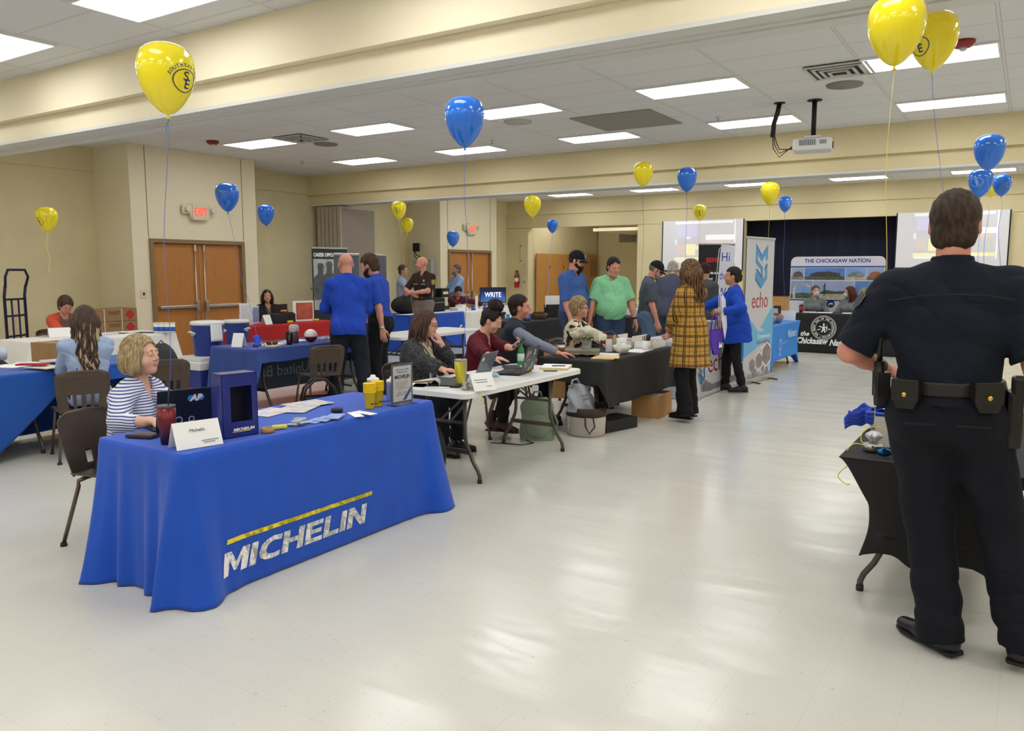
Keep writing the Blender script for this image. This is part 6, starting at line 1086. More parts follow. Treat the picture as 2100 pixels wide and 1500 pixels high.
def wr(P, s=1., a=.004, seed=0):
    x, y, z = P[:, 0]*s, P[:, 1]*s, P[:, 2]*s
    w_ = x*7+y*5+2.2*np.sin(6*z+seed)+1.4*np.sin(9*x-5*y); a2 = a*.9*(1-np.abs(np.sin(w_+z*9)))**2*1.6 if a > .003 else 0
    return a2+a*(np.sin(9*x+23*z+3*np.sin(11*y+seed))*.5+np.sin(31*z-14*y+2*np.sin(13*x+seed*2))*.3+np.sin(19*x+17*y+9*z+seed)*.35)
def snet(fn, lo, hi, h):
    lo = np.asarray(lo, np.float32); B = 6; nb = np.ceil((np.asarray(hi)-lo)/(h*B)).astype(int); n = nb*B
    bi = np.stack(np.meshgrid(*[np.arange(q) for q in nb], indexing='ij'), -1).reshape(-1, 3)
    cc = lo+(bi+.5)*B*h-h/2; dc = fn(cc.astype(np.float32)); act = np.abs(dc) < h*B*.95+.018
    vol = np.repeat(np.repeat(np.repeat(dc.reshape(nb), B, 0), B, 1), B, 2).astype(np.float32)
    ai = bi[act]; loc = np.stack(np.meshgrid(*[np.arange(B)]*3, indexing='ij'), -1).reshape(-1, 3)
    idx = (ai[:, None, :]*B+loc[None]).reshape(-1, 3)
    for s0 in range(0, len(idx), 400000):
        I = idx[s0:s0+400000]; vol[I[:, 0], I[:, 1], I[:, 2]] = fn((lo+I*h).astype(np.float32))
    s = vol < 0; c = s[:-1, :-1, :-1].astype(np.int8)
    offs = [(i, j, k) for i in (0, 1) for j in (0, 1) for k in (0, 1)]; N = [q-1 for q in s.shape]
    cnt = sum(s[i:i+N[0], j:j+N[1], k:k+N[2]].astype(np.int8) for i, j, k in offs)
    cell = np.argwhere((cnt > 0) & (cnt < 8))
    if len(cell) == 0: return np.zeros((0, 3)), np.zeros((0, 4), int)
    cv = {o: vol[cell[:, 0]+o[0], cell[:, 1]+o[1], cell[:, 2]+o[2]] for o in offs}
    acc = np.zeros((len(cell), 3)); num = np.zeros(len(cell))
    for o in offs:
        for ax in range(3):
            if o[ax] == 0:
                o2 = list(o); o2[ax] = 1; o2 = tuple(o2); a = cv[o]; b = cv[o2]; m = (a < 0) != (b < 0)
                t = np.where(m, a/np.where(a == b, 1, a-b), 0); p = np.tile(np.array(o, float), (len(cell), 1)); p[:, ax] += t
                acc += p*m[:, None]; num += m
    vs = lo+(cell+acc/num[:, None])*h
    vid = -np.ones(N, np.int64); vid[cell[:, 0], cell[:, 1], cell[:, 2]] = np.arange(len(cell)); fs = []
    for ax in range(3):
        u, v = (ax+1) % 3, (ax+2) % 3; sl = [slice(0, -1)]*3; s2 = [slice(0, -1)]*3; s2[ax] = slice(1, None)
        A = s[:-1, :-1, :-1] if 0 else s[tuple(sl)]; Bq = s[tuple(s2)]; e = np.argwhere(A != Bq)
        e = e[(e[:, u] > 0) & (e[:, v] > 0)]; du = np.zeros(3, int); du[u] = 1; dv = np.zeros(3, int); dv[v] = 1
        g = lambda q: vid[q[:, 0], q[:, 1], q[:, 2]]
        q = np.stack([g(e-du-dv), g(e-dv), g(e), g(e-du)], 1); fl_ = A[e[:, 0], e[:, 1], e[:, 2]]
        q[~fl_] = q[~fl_][:, ::-1]; fs.append(q)
    fs = np.concatenate(fs); fs = fs[(fs >= 0).all(1)]
    return vs, fs
def bounds(prs, pad=.03):
    lo = np.full(3, 9.); hi = -lo
    for p in prs:
        if p[0] == 'neg': continue
        pts = [(p[1], p[3]), (p[2], p[4])] if p[0] == 'cap' else [(p[1], max(p[2]))]
        for c, r in pts: lo = np.minimum(lo, c-r); hi = np.maximum(hi, c+r)
    return lo-pad, hi+pad
def sobj(name, fn, prs, m, parent, h=.008, pad=.03, matfn=None):
    lo, hi = bounds(prs, pad); vs, fs = snet(fn, lo, hi, h)
    if not len(fs): return None
    me = bpy.data.meshes.new(name); me.vertices.add(len(vs)); me.vertices.foreach_set('co', vs.astype(np.float32).ravel())
    me.loops.add(len(fs)*4); me.loops.foreach_set('vertex_index', fs.astype(np.int32).ravel())
    me.polygons.add(len(fs)); me.polygons.foreach_set('loop_start', np.arange(len(fs), dtype=np.int32)*4)
    me.polygons.foreach_set('use_smooth', np.ones(len(fs), bool))
    for q in (m if isinstance(m, (list, tuple)) else [m]): me.materials.append(q)
    if matfn is not None: me.polygons.foreach_set('material_index', matfn(vs[fs].mean(1)).astype(np.int32))
    me.update(); me.validate(); return obj(name, me, parent)
def ik(a, b, l1, l2, pole):
    d = b-a; L = np.linalg.norm(d)
    if L > (l1+l2)*.995: b = a+d/L*(l1+l2)*.995; d = b-a; L = np.linalg.norm(d)
    u = d/L; x = (l1*l1-l2*l2+L*L)/(2*L); hgt = math.sqrt(max(0, l1*l1-x*x)); p = np.asarray(pole, float); p = unit(p-u*(p@u))
    return a+u*x+p*hgt, b
SK = {}
def skin(name, c, lips='b8776a'):
    if name not in SK:
        n = NT('skin_'+name); c1 = lin(c); n.col(n.mix(n.noise(22, 4), c, tuple(min(1, v) for v in [int(c[0:2], 16)/255*.93, int(c[2:4], 16)/255*.86, int(c[4:6], 16)/255*.84])))
        n.rough(.5); n.b.inputs['Subsurface Weight'].default_value = .08; n.b.inputs['Subsurface Radius'].default_value = (.02, .008, .004)
        n.bump(n.noise(180, 2), .06, .002); SK[name] = [n.m, mat('lips_'+name, lips, .4)]
    return SK[name]
m_eyew = mat('eye_white', 'e6e2dc', .2); m_iris = mat('eye_iris', '2f2620', .15)
m_lens = mat('glasses_frame', '1c1a1c', .3)
def hand_prims(wr_, d, n, s, curl=30, thumb=1, side=1, spread=1.):
    """wr_ wrist, d finger direction, n palm normal, side=+1 right hand"""
    d = unit(d); n = unit(n-d*(n@d)); x = np.cross(d, n)*side*thumb; P = []   # x points to the thumb side
    kn = wr_+d*.088*s
    P.append(cap(wr_-d*.01, wr_+d*.075*s, .030*s, .038*s, .015, n, .48))
    for i, (off, L, r) in enumerate(((.030, .078, .0088), (.010, .086, .0090), (-.011, .080, .0086), (-.031, .063, .0078))):
        b = kn+x*off*s-d*abs(off-.01)*.25*s; cur = R(curl*(.55+.12*i)); q = b; dd = d+x*off*3*spread; dd = unit(dd); seg = (L*.46, L*.30, L*.24)
        for j, sl in enumerate(seg):
            c_, s_ = math.cos(cur*(j+.5)*.8), math.sin(cur*(j+.5)*.8); v = dd*c_+n*s_; e = q+v*sl*s
            P.append(cap(q, e, r*s*(1-.08*j), r*s*(.92-.08*j), .005)); q = e
    t0 = wr_+d*.02*s+x*.022*s; t1 = t0+unit(d*.7+x*.75+n*.25)*.042*s; t2 = t1+unit(d*.95+x*.25+n*.4)*.033*s; t3 = t2+unit(d+n*.5)*.024*s
    P += [cap(t0, t1, .016*s, .0115*s, .012), cap(t1, t2, .011*s, .0095*s, .005), cap(t2, t3, .0095*s, .008*s, .005)]
    return P
def person(label, loc, face_deg, H=1.75, sit=False, pel=None, lean=0, side=0, twist=0, head=(0, 0, 0), girth=1., belly=0, bust=0, shw=1., hipw=1.,
           hands=None, poles=None, feet=None, kpoles=None, fdirs=None, hcurl=(25, 25), hn=(None, None), hd=(None, None),
           sk='fair', hair=None, top=None, over=None, legs=None, shoes=None, glasses=None, brow='3a2c22', beard=None, h=.007, name='person', group=None, extra=None, cat='person', face=True, headsc=1.05, nohead=False):
    s = H/1.75; t = thing(name, label, cat, loc, R(face_deg), group)
    pz = (pel if pel is not None else ((.56 if sit else .95*s)))
    Pv = V3(0, 0, pz); T = rot('Z', twist)@rot('X', -lean)@rot('Y', side)
    tp = lambda *q: Pv+T@(V3(*q)*s)
    neck0 = tp(0, -.015, .515); Hh = rot('Z', head[0])@rot('X', -head[1])@rot('Y', head[2]); hs = s*headsc*1.0
    neck1 = neck0+(T@V3(0, .012, .055)*.5+Hh@V3(0, .012, .055)*.5)*s; hc = neck1+Hh@V3(0, .022, .115)*hs
    hp = lambda *q: hc+Hh@(V3(*q)*hs)
    g = girth; sw = .165*shw
    sh = [tp(sg*sw, -.01, .440) for sg in (1, -1)]; hip = [tp(sg*.088*hipw, 0, -.03) for sg in (1, -1)]
    poles = poles or (None, None)
    if hands is None: hands = [tp(sg*(.25+.05*(g-1)), .02, -.09) if not sit else Pv+V3(sg*.17, .34, .13) for sg in (1, -1)]
    hands = [tp(sg*(.24+.09*(g-1)), .03, -.07) if q is None else (V3(*q(hp)) if callable(q) else V3(*q)) for q, sg in zip(hands, (1, -1))]
    el = []; wrs = []
    for i, sg in enumerate((1, -1)):
        e, w_ = ik(sh[i], hands[i], .285*s, .255*s, poles[i] if poles[i] is not None else (sg*.6, -.8, -.3)); el.append(e); wrs.append(w_)
    if feet is None: feet = [(sg*.11, .0, .085) for sg in (1, -1)] if not sit else [(sg*.12, .40, .085) for sg in (1, -1)]
    kn = []; an = []
    for i, sg in enumerate((1, -1)):
        k_, a_ = ik(hip[i], V3(*feet[i]), .42*s, .415*s, (kpoles[i] if kpoles else ((sg*.12, 1, .0) if not sit else (sg*.15, .6, 1)))); kn.append(k_); an.append(a_)
    ag = .5+.5*g
    # torso pieces
    TM = T
    tor = [ell(tp(0, -.01, .0), V3(.155*hipw*ag, .118*ag, .12)*s, TM, .05), ell(tp(0, .0, .14), V3(.135*g, .105*g, .13)*s, TM, .08),
           ell(tp(0, -.005, .31), V3(.160*shw*ag, .112*ag, .17)*s, TM, .08), cap(tp(sw*.8, -.012, .43), tp(-sw*.8, -.012, .43), .058*s, .058*s, .07),
           cap(tp(.05, -.02, .475), tp(-.05, -.02, .475), .052*s, None, .05)]+[cap(tp(sg*.03, -.02, .502), tp(sg*sw*.95, -.015, .448), .034*s, .045*s, .05) for sg in (1, -1)]
    if belly: tor.append(ell(tp(0, .045+.035*belly, .12), V3(.135*g, .085+.04*belly, .155)*s, TM, .07))
    if bust: tor += [ell(tp(sg*.072, .095, .315), V3(.062, .05+.02*bust, .066)*s, TM, .035) for sg in (1, -1)]
    butt = [ell(tp(sg*.075*hipw, -.075, -.045), V3(.085, .075, .09)*s*ag, TM, .05) for sg in (1, -1)]
    uarm = [[cap(sh[i], el[i], .054*s*ag, .041*s*ag, .045)] for i in (0, 1)]
    farm = [[cap(el[i], el[i]*.6+wrs[i]*.4, .041*s*ag, .037*s*ag, .02), cap(el[i]*.6+wrs[i]*.4, wrs[i], .037*s*ag, .026*s, .02)] for i in (0, 1)]
    thigh = [[cap(hip[i], kn[i], .082*s*ag, .055*s, .05)] for i in (0, 1)]
    shin = [[cap(kn[i], kn[i]*.7+an[i]*.3, .054*s, .053*s, .03), cap(kn[i]*.7+an[i]*.3, an[i], .053*s, .036*s, .03)] for i in (0, 1)]
    # head
    hd_ = [cap(neck0-T@V3(0, 0, .05)*s, hp(0, -.025, -.05), .056*s*(.6+.4*g), .054*s*(.6+.4*g), .03),
           ell(hp(0, -.018, .028), V3(.077, .096, .089)*hs, Hh, .02), ell(hp(0, .018, -.035), V3(.060, .070, .078)*hs, Hh, .03),
           ell(hp(0, .060, -.090), V3(.026, .022, .020)*hs, Hh, .03)]
    if g > 1.25: hd_ += [ell(hp(0, .03, -.095), V3(.058, .055, .036)*hs, Hh, .03)]
    if face:
        for sg in (1, -1):
            hd_ += [ell(hp(sg*.036, .052, -.038), V3(.026*ag, .026, .028)*hs, Hh, .02), neg(ell(hp(sg*.031, .092, .006), V3(.019, .014, .012)*hs, Hh, .012))]
        hd_ += [cap(hp(-.036, .076, .025), hp(.036, .076, .025), .011*hs, None, .014), cap(hp(0, .083, .014), hp(0, .101, -.022), .0075*hs, .0115*hs, .010),
                ell(hp(.012, .088, -.029), V3(.009, .011, .008)*hs, Hh, .006), ell(hp(-.012, .088, -.029), V3(.009, .011, .008)*hs, Hh, .006),
                ell(hp(0, .080, -.057), V3(.021, .011, .005)*hs, Hh, .005), ell(hp(0, .079, -.066), V3(.018, .011, .0055)*hs, Hh, .004)]
        for sg in (1, -1): hd_ += [ell(hp(sg*.031, .078, .006), V3(.014, .0135, .0115)*hs, Hh, .004)]
    for sg in (1, -1):
        M2 = Hh@rot('Z', sg*-18); hd_ += [ell(hp(sg*.079, -.010, -.008), V3(.009, .018, .031)*hs, M2, .008), neg(ell(hp(sg*.088, -.004, -.004), V3(.005, .009, .017)*hs, M2, .004))]
    hn = [q if q is not None else None for q in hn]; hdir = list(hd); HP = []
    for i, sg in enumerate((1, -1)):
        d = unit(wrs[i]-el[i]) if hdir[i] is None else unit(V3(*hdir[i])); nn = V3(-sg, 0, 0)+T@V3(0, .2, 0) if hn[i] is None else V3(*hn[i])
        if abs(unit(nn)@d) > .95: nn = nn+V3(0, .5, -.5)
        HP += hand_prims(wrs[i], d, nn, s, hcurl[i], 1, -sg)
    body = [p[:-0 or None] for p in tor]; body = [(ell(p[1], p[2]*.95, p[3], p[4]) if p[0] == 'ell' else cap(p[1], p[2], p[3]*.93, p[4]*.93, p[5])) for p in tor]
    allb = body+uarm[0]+uarm[1]+farm[0]+farm[1]+HP+hd_
    lipc = hp(0, .086, -.061)
    def lipm(c): q = (c-lipc)@Hh/hs; return ((q[:, 0]/.021)**2+(q[:, 1]/.016)**2+(q[:, 2]/.0095)**2 < 1)
    if sk == 'mask': pass
    sobj('body', lambda P: sdf(allb, P), allb, skin(*SKN[sk]), t, h, matfn=lipm if face else None)
    if face:
        mb = MB()
        for sg in (1, -1):
            c = hp(sg*.031, .0835, .0045); M = Matrix.Translation(c) @ Matrix(Hh.tolist()).to_4x4()
            mb.mat(0).ball((0, 0, 0), (.0105*hs, .0095*hs, .0052*hs), 12, M); mb.mat(1).ball((0, .0055*hs, 0), (.005*hs, .0048*hs, .0048*hs), 10, M)
        mb.build('eyes', [m_eyew, m_iris], t)
        mb = MB(); mB = mat('brow_'+brow, brow, .9)
        for sg in (1, -1):
            mb.tube([hp(sg*.014, .0885, .027), hp(sg*.03, .087, .0285), hp(sg*.046, .075, .022)], [.0028*hs, .0034*hs, .0015*hs], 6)
        mb.build('eyebrows', mB, t)
    if glasses:
        mb = MB()
        for sg in (1, -1):
            mb.tube([hp(sg*.032+.021*math.cos(a), .102-.12*abs(sg*.032+.021*math.cos(a))**1.5, .003+.0155*math.sin(a)) for a in np.linspace(0, 2*PI, 15)[:-1]], .0017, 5, closed=True)
            mb.tube([hp(sg*.053, .096, .006), hp(sg*.079, .06, .008), hp(sg*.082, .0, .004), hp(sg*.082, -.02, -.01)], .0018, 5)
        mb.tube([hp(-.011, .103, .006), hp(0, .106, .009), hp(.011, .103, .006)], .0018, 5); mb.build('glasses', mat('glasses_'+glasses, glasses, .3), t)
    if beard:
        bp_ = [ell(hp(0, .056, -.090), V3(.048, .043, .034)*hs, Hh, .02), cap(hp(-.062, .02, -.045), hp(-.03, .07, -.075), .022*hs, .025*hs, .02), cap(hp(.062, .02, -.045), hp(.03, .07, -.075), .022*hs, .025*hs, .02), cap(hp(-.022, .089, -.047), hp(.022, .089, -.047), .0065*hs, None, .008),
               neg(ell(hp(0, .112, -.063), V3(.022, .024, .009)*hs, Hh, .005))]
        if beard[1] > 1: bp_.insert(1, ell(hp(0, .05, -.11), V3(.043, .04, .042)*hs, Hh, .02))
        hm = mat('beard_'+beard[0], beard[0], .9, var=.3, vs=60, bump=.6, bs=150)
        sobj('beard', lambda P: sdf(bp_, P)+wr(P, 6, .002), bp_, hm, t, h)
    J = dict(sh=sh, el=el, wr=wrs, hip=hip, kn=kn, an=an, tp=tp, hp=hp, Hh=Hh, T=T, s=s, hs=hs, neck0=neck0, neck1=neck1, Pv=Pv, root=t, ag=ag, g=g, h=h)
    if hair: make_hair(J, **hair)
    Z = lambda P: ((P-Pv.astype(np.float32))@T.astype(np.float32))/s            # torso coordinates
    def garment(nm, m, infl=.015, sleeve=1., hem=-.12, neck='round', nd=0., cuffs=None, open_=None, col=None, wa=.004, parent=None, flare=0, sl_infl=None, hood=False, seed=1, ws=1.):
        base = tor+(butt if hem < -.06 else [])
        if sit and hem < -.05: base = base+[cap(hip[i], hip[i]*.75+kn[i]*.25, .085*s*ag, .08*s*ag, .05) for i in (0, 1)]
        if not sit and hem < -.08: base = base+[cap(tp(0, -.012, .06), tp(0, -.012, hem), (.150*hipw+.01*belly+(.02 if hem < -.2 else 0))*s*ag, (.158*hipw+flare+.02*belly+(.025 if hem < -.2 else 0))*s*ag, .05, T@V3(0, 1, 0), .74 if hem > -.2 else .92)]
        if 0: base = base+[cap(tp(0, -.01, -.02), tp(0, -.01, hem), (.15+flare*.3)*s*ag, (.15+flare)*s*ag, .06, T@V3(0, 1, 0), .72)]
        si = infl*.9 if sl_infl is None else sl_infl; arms = []; cuts = []
        for i in (0, 1):
            if sleeve <= 0: continue
            L1 = min(1, sleeve/.5); e1 = sh[i]*(1-L1)+el[i]*L1
            ar = [cap(sh[i], e1, .054*s*ag+si, (.054-.013*L1)*s*ag+si*1.1, .045)]
            if sleeve > .5:
                L2 = (sleeve-.5)*2; e2 = el[i]*(1-L2)+wrs[i]*L2; ar.append(cap(el[i], e2, .042*s*ag+si, (.041-.013*L2)*s*ag+si*.9, .03)); ce, cd_ = e2, unit(wrs[i]-el[i])
            else: ce, cd_ = e1, unit(el[i]-sh[i])
            arms.append(ar); cuts.append((ce, cd_))
        allp = base+[q for a in arms for q in a]
        nc = neck0+T@V3(0, .0, .02)*s
        def fn(P):
            d = sdf(base, P, infl); zt = Z(P)
            d = np.maximum(d, (hem-zt[:, 2])*s)
            # neckline
            q = zt-np.array([0, 0, .515], np.float32); rr = .062 if g < 1.2 else .075
            if neck in ('round', 'collar', 'v', 'open', 'wide'):
                rr = rr+(.03 if neck == 'wide' else 0)
                e = np.sqrt(q[:, 0]**2+(q[:, 1]-.01)**2)-rr; e = np.maximum(e, -(q[:, 2]+.035)); d = np.maximum(d, -e)
            if neck == 'v' or open_:
                dep = nd if neck == 'v' else 9; wd = open_ or .0
                w_ = np.clip((q[:, 2]+dep)*.32, 0, .5) if neck == 'v' else wd+np.clip(q[:, 2]+.30, 0, .5)*.12
                e = np.maximum(np.abs(q[:, 0])-w_, -(q[:, 1]-.0)); d = np.maximum(d, -e*s)
            for ar, (ce, cd_) in zip(arms, cuts):
                e = sdf(ar, P); e = np.maximum(e, (P-ce.astype(np.float32))@cd_.astype(np.float32)); k = .03
                hh = np.maximum(k-np.abs(d-e), 0)/k; d = np.minimum(d, e)-hh*hh*k*.25
            d = d+wr(P, ws, wa, seed)
            return d
        o = sobj(nm, fn, allp, m, parent or t, h, pad=.05+infl)
        if neck == 'collar' or col:
            cp = [cap(neck0-T@V3(0, .0, .04)*s, neck0+T@V3(0, .014, .05)*s, (.095 if g > 1.15 else .086)*s, (.080 if g > 1.15 else .070)*s, .01)]
            def fc(P):
                e = np.abs(sdf(cp, P)+.003)-.004; q = Z(P)-np.array([0, 0, .515], np.float32)
                e = np.maximum(e, np.abs(q[:, 2]-.012+.10*q[:, 1])*s-.040*s); e = np.maximum(e, -np.maximum(np.abs(q[:, 0])-.018-np.clip(q[:, 2]+.03, 0, 1)*.5, -q[:, 1])); return e
            sobj('collar', fc, cp, col or m, o, min(h, .006), pad=.04)
        return o
    J['garment'] = garment
    if top: garment('shirt', **top)
    if over: garment(over.pop('nm', 'jacket'), **over)
    if legs:
        li = legs.get('infl', .01); hz = legs.get('hem', .06); fl_ = legs.get('flare', .0); lp = [tor[0], tor[1]]+butt; wz = legs.get('waist', -.0 if top and top.get('hem', -.12) < -.06 else .09); cuts = []
        for i in (0, 1):
            e = unit(an[i]-kn[i]); L = np.linalg.norm(an[i]-kn[i]); end = kn[i]+e*(L+.085*s-hz) if not sit else kn[i]+e*(L+.04-hz)
            lp += [cap(hip[i], kn[i], .084*s*ag+li, .058*s+li, .06), cap(kn[i], end, .056*s+li, .047*s+li+fl_, .03)]; cuts.append((end, e, kn[i]))
        la = legs.get('wa', .005)
        def fl(P):
            d = sdf(lp, P, .008); zt = Z(P); d = np.maximum(d, (zt[:, 2]-wz)*s) if not sit else np.maximum(d, (zt[:, 2]-.16)*s)
            d = d+wr(P, 1.1, la, 5)
            kz = np.minimum.reduce([np.sqrt(((P-c[0].astype(np.float32))**2).sum(1)) for c in cuts]); d = d+np.where(kz < .3, .006*(1-kz/.3), 0)*np.sin(kz*75+P[:, 0]*20)
            for c, e, k_ in cuts:
                near = np.maximum((P-c.astype(np.float32))@e.astype(np.float32), np.sqrt(((P-c.astype(np.float32))**2).sum(1))-.25); cutd = (P-c.astype(np.float32))@e.astype(np.float32)
                m_ = ((P-c.astype(np.float32))**2).sum(1) < .06; d = np.where(m_, np.maximum(d, cutd), d)
            return d
        lo = sobj('trousers', fl, lp, legs['m'], t, h, pad=.05)
        if legs.get('belt'):
            bz = wz-.045
            def fb(P):
                e = sdf([tor[0], tor[1]]+butt+([tor[-1]] if belly and 0 else []), P, .016); zt = Z(P); return np.maximum(np.maximum(e, -(e+.02)), (np.abs(zt[:, 2]-bz)-.02)*s)
            sobj('belt', fb, [tor[0], tor[1]]+butt, legs['belt'], lo, h, pad=.05)
    if shoes:
        fdirs = fdirs or ((.15, 1, 0), (-.15, 1, 0))
        for i in (0, 1):
            f = unit(V3(fdirs[i][0], fdirs[i][1], 0)); up = V3(0, 0, 1); a = an[i]; gz = a[2]-.085*s if shoes.get('tilt') is None else 0; pit = shoes.get('tilt', (0, 0))[i]
            f2 = unit(f+up*pit); hl = shoes.get('heel', .0); F = lambda q: V3(a[0], a[1], a[2]-.085*s)+f2*q*s
            sp_ = [cap(F(-.045)+up*(.038+hl), F(.06)+up*(.04+hl*.5), .036*s, .040*s, .02), cap(F(.06)+up*(.036+hl*.4), F(.165)+up*.030, .040*s, .030*s, .03, up, .85), cap(F(-.03)+up*(.05+hl), a+up*(.0+shoes.get('shaft', 0)), .040*s, .043*s, .03)]
            def fs(P, sp_=sp_, a=a): return np.maximum(sdf(sp_, P, .002), (a[2]-.085*s+(0 if hl == 0 else 0))-P[:, 2]) if not pit else sdf(sp_, P, .002)
            so = sobj('shoe', fs, sp_, shoes['m'], t, min(h, .007))
            mb = MB(); nrm = np.cross(f2, up); base = F(0)+up*.004
            pl = [(-.085, .03), (-.07, .04), (.0, .036), (.08, .045), (.15, .042), (.19, .02), (.2, 0)]
            pl = pl+[(x_, -y_) for x_, y_ in reversed(pl[:-1])]; M = Matrix(np.column_stack([f2, -nrm, np.cross(f2, -nrm)]).tolist()).to_4x4(); M.translation = F(0)+up*(.001)
            mb.prism([(x_*s, y_*s) for x_, y_ in pl], .0, .014, M); mb.build('sole', shoes.get('sole', m_black), so)
            if hl: mb = MB(); mb.cyl(F(-.045)+up*.002, F(-.04)+up*(.02+hl), .02, .028, 10); mb.build('heel', m_black, so)
    return J
def make_hair(J, c='3a2c22', c2=None, style='short', L=.25, th=.012, front=.03, cap_c=None, bun=None, seed=1, wave=.012, streak=False, side=0, top=0, brim=True, vol=0.):
    hp, Hh, hs, t, h = J['hp'], J['Hh'], J['hs'], J['root'], J['h']; rnd = random.Random(seed)
    nm = 'hair_'+c+(c2 or '')+('s' if style != 'short' else '')
    if nm not in MATS:
        n = NT(nm); q = n.noise(75, 4, stretch=(1, 1, .07) if style != 'short' else (1, .5, .3)); k = lin(c)
        dk = tuple(int(c[i:i+2], 16)/255*.82 for i in (0, 2, 4)); lt = c2 or tuple(min(1, int(c[i:i+2], 16)/255*1.12+.01) for i in (0, 2, 4))
        r = n.t.nodes.new('ShaderNodeMapRange'); r.inputs[1].default_value = .42; r.inputs[2].default_value = .62; n.t.links.new(q, r.inputs[0])
        n.col(n.mix(r.outputs[0], dk, lt)); n.rough(.65); n.b.inputs['Specular IOR Level'].default_value = .2; n.bump(n.noise(90, 2, stretch=(1, 1, .15)), .5, .004)
    m = MATS[nm]; He = Hh.astype(np.float32); hcf = hp(0, 0, 0).astype(np.float32)
    loc = lambda P: ((P-hcf)@He)/hs
    if style == 'cap' or cap_c:
        cp = [ell(hp(0, -.015, .034), V3(.087, .106, .104)*hs, Hh, .02)]
        def fcap(P): q = loc(P); return np.maximum(sdf(cp, P), (.028+.0*q[:, 1]-q[:, 2])*hs)
        o = sobj('cap', fcap, cp, cap_c, t, h)
        if brim:
            mb = MB(); mb.grid(lambda u, v: tuple(hp(math.sin((u-.5)*2.5)*(.078+.012*v), .03+math.cos((u-.5)*2.5)*(.064+.068*v*math.cos((u-.5)*2.2)), .036-.022*v-.022*(abs(u-.5)*2)**2)), 14, 5)
            o2 = mb.build('brim', cap_c, o); md = o2.modifiers.new('s', 'SOLIDIFY'); md.thickness = .006
        J['cap'] = o
        if style == 'cap':
            hp_ = [ell(hp(0, -.02, .02), V3(.080, .099, .085)*hs, Hh, .02)]
            def fh(P): q = loc(P); return np.maximum(np.maximum(sdf(hp_, P), (q[:, 2]-.035)*hs), np.maximum((q[:, 1]-.025)*hs, (-.045-q[:, 2])*hs))
            sobj('hair', fh, hp_, m, t, h); return
    base = [ell(hp(0, -.022, .034), V3(.079+th*.8, .096+th, .088+th+top)*hs, Hh, .02)]
    if style in ('short', 'sweep'): base += [cap(hp(-.03, -.055, -.05), hp(.03, -.055, -.05), .045*hs, None, .04)]
    if style in ('bob', 'long', 'big'):
        ln = {'bob': .14}.get(style, L)
        base += [ell(hp(sg*.05, -.03, -.03), V3(.045+th+vol, .075+vol, .09)*hs, Hh, .03) for sg in (1, -1)]
        if style == 'bob': base += [cap(hp(sg*.058, -.015, -.02), hp(sg*.062, .0, -.085), .036*hs, .030*hs, .03) for sg in (1, -1)]+[cap(hp(-.04, -.075, -.03), hp(.04, -.075, -.03), .05*hs, None, .04), cap(hp(-.04, -.07, -.075), hp(.04, -.07, -.075), .042*hs, None, .03)]
        else: base += [cap(hp(-.03, -.08, -.03), hp(.03, -.08, -.03), .06*hs, None, .04)]
    if style == 'sweep': base += [ell(hp(0, .02, .085+top), V3(.06, .06, .03)*hs, Hh, .02), ell(hp(.055*side, .0, .05), V3(.045, .07, .05)*hs, Hh, .02)]
    if bun: base += [ell(hp(*bun[:3]), V3(bun[3], bun[3], bun[4])*hs, Hh, .015)]
    def fh(P):
        q = loc(P); d = sdf(base, P)+wr(loc(P), 7, .0016, seed)+.0015*np.sin(q[:, 0]*260+q[:, 2]*60)
        fl = front+q[:, 2]*.0
        # open the face and the ears
        zc = .075-.02*np.clip(np.abs(q[:, 0])/.05, 0, 1)**2
        if style in ('bob', 'long', 'big'):
            e = np.maximum(np.abs(q[:, 0]+side*.01)-(.056), np.maximum(q[:, 2]-zc, .02-q[:, 1])); d = np.maximum(d, -e*hs)
            if style == 'bob': d = np.maximum(d, (-.118-q[:, 2]-.02*np.clip(q[:, 1]*8, -1, 1))*hs)
        else:
            e = np.maximum(q[:, 2]-zc-.01*np.sin(q[:, 0]*70), front-q[:, 1]); d = smx(d, -e*hs, .012)
            lowr = np.where(q[:, 1] > -.03, .0+.35*(q[:, 1]+.03), -.075-.35*(-.03-q[:, 1])); ear = np.sqrt((q[:, 1]+.008)**2+(q[:, 2]+.012)**2)-.024; d = np.where(np.abs(q[:, 0]) > .055, smx(d, -ear*hs, .008), d); d = smx(d, (np.where(np.abs(q[:, 0]) > .045, np.maximum(lowr-.018, -.10), -.105)-q[:, 2])*hs, .014)
        return d
    o = sobj('hair', fh, base, m, t, h)
    if style in ('long', 'big') or bun:
        mb = MB()
        if style in ('long', 'big'):
            for i in range(90 if style == 'long' else 110):
                a = rnd.uniform(-2.35, 2.35); rr = rnd.uniform(.82, 1.06); x0 = math.sin(a)*.082*rr; y0 = -.02-math.cos(a)*.098*rr
                ln = L*rnd.uniform(.75, 1.05)*(1 if abs(a) < 1.7 else .85); ph = rnd.uniform(0, 6); w_ = wave*rnd.uniform(.5, 1.3); pts = []; n_ = 12
                for j in range(n_+1):
                    f = j/n_; z_ = .07-(ln+.07)*f; sp = 1+(.22+vol*3)*math.sin(min(1, f*1.3)*PI*.6)
                    wx = w_*f*math.sin(ph+f*ln*45); wy = w_*f*math.cos(ph+f*ln*38)
                    p = hp(x0*sp*(.6+.4*min(1, f*4+.35))+wx, y0*(sp if y0 < 0 else 1)*(.6+.4*min(1, f*4+.35))+wy, z_*1.0)
                    pts.append(p)
                r0 = rnd.uniform(.006, .012); mb.tube(pts, [r0*.5]+[r0]*(n_-3)+[r0*.8, r0*.5, r0*.15], 6)
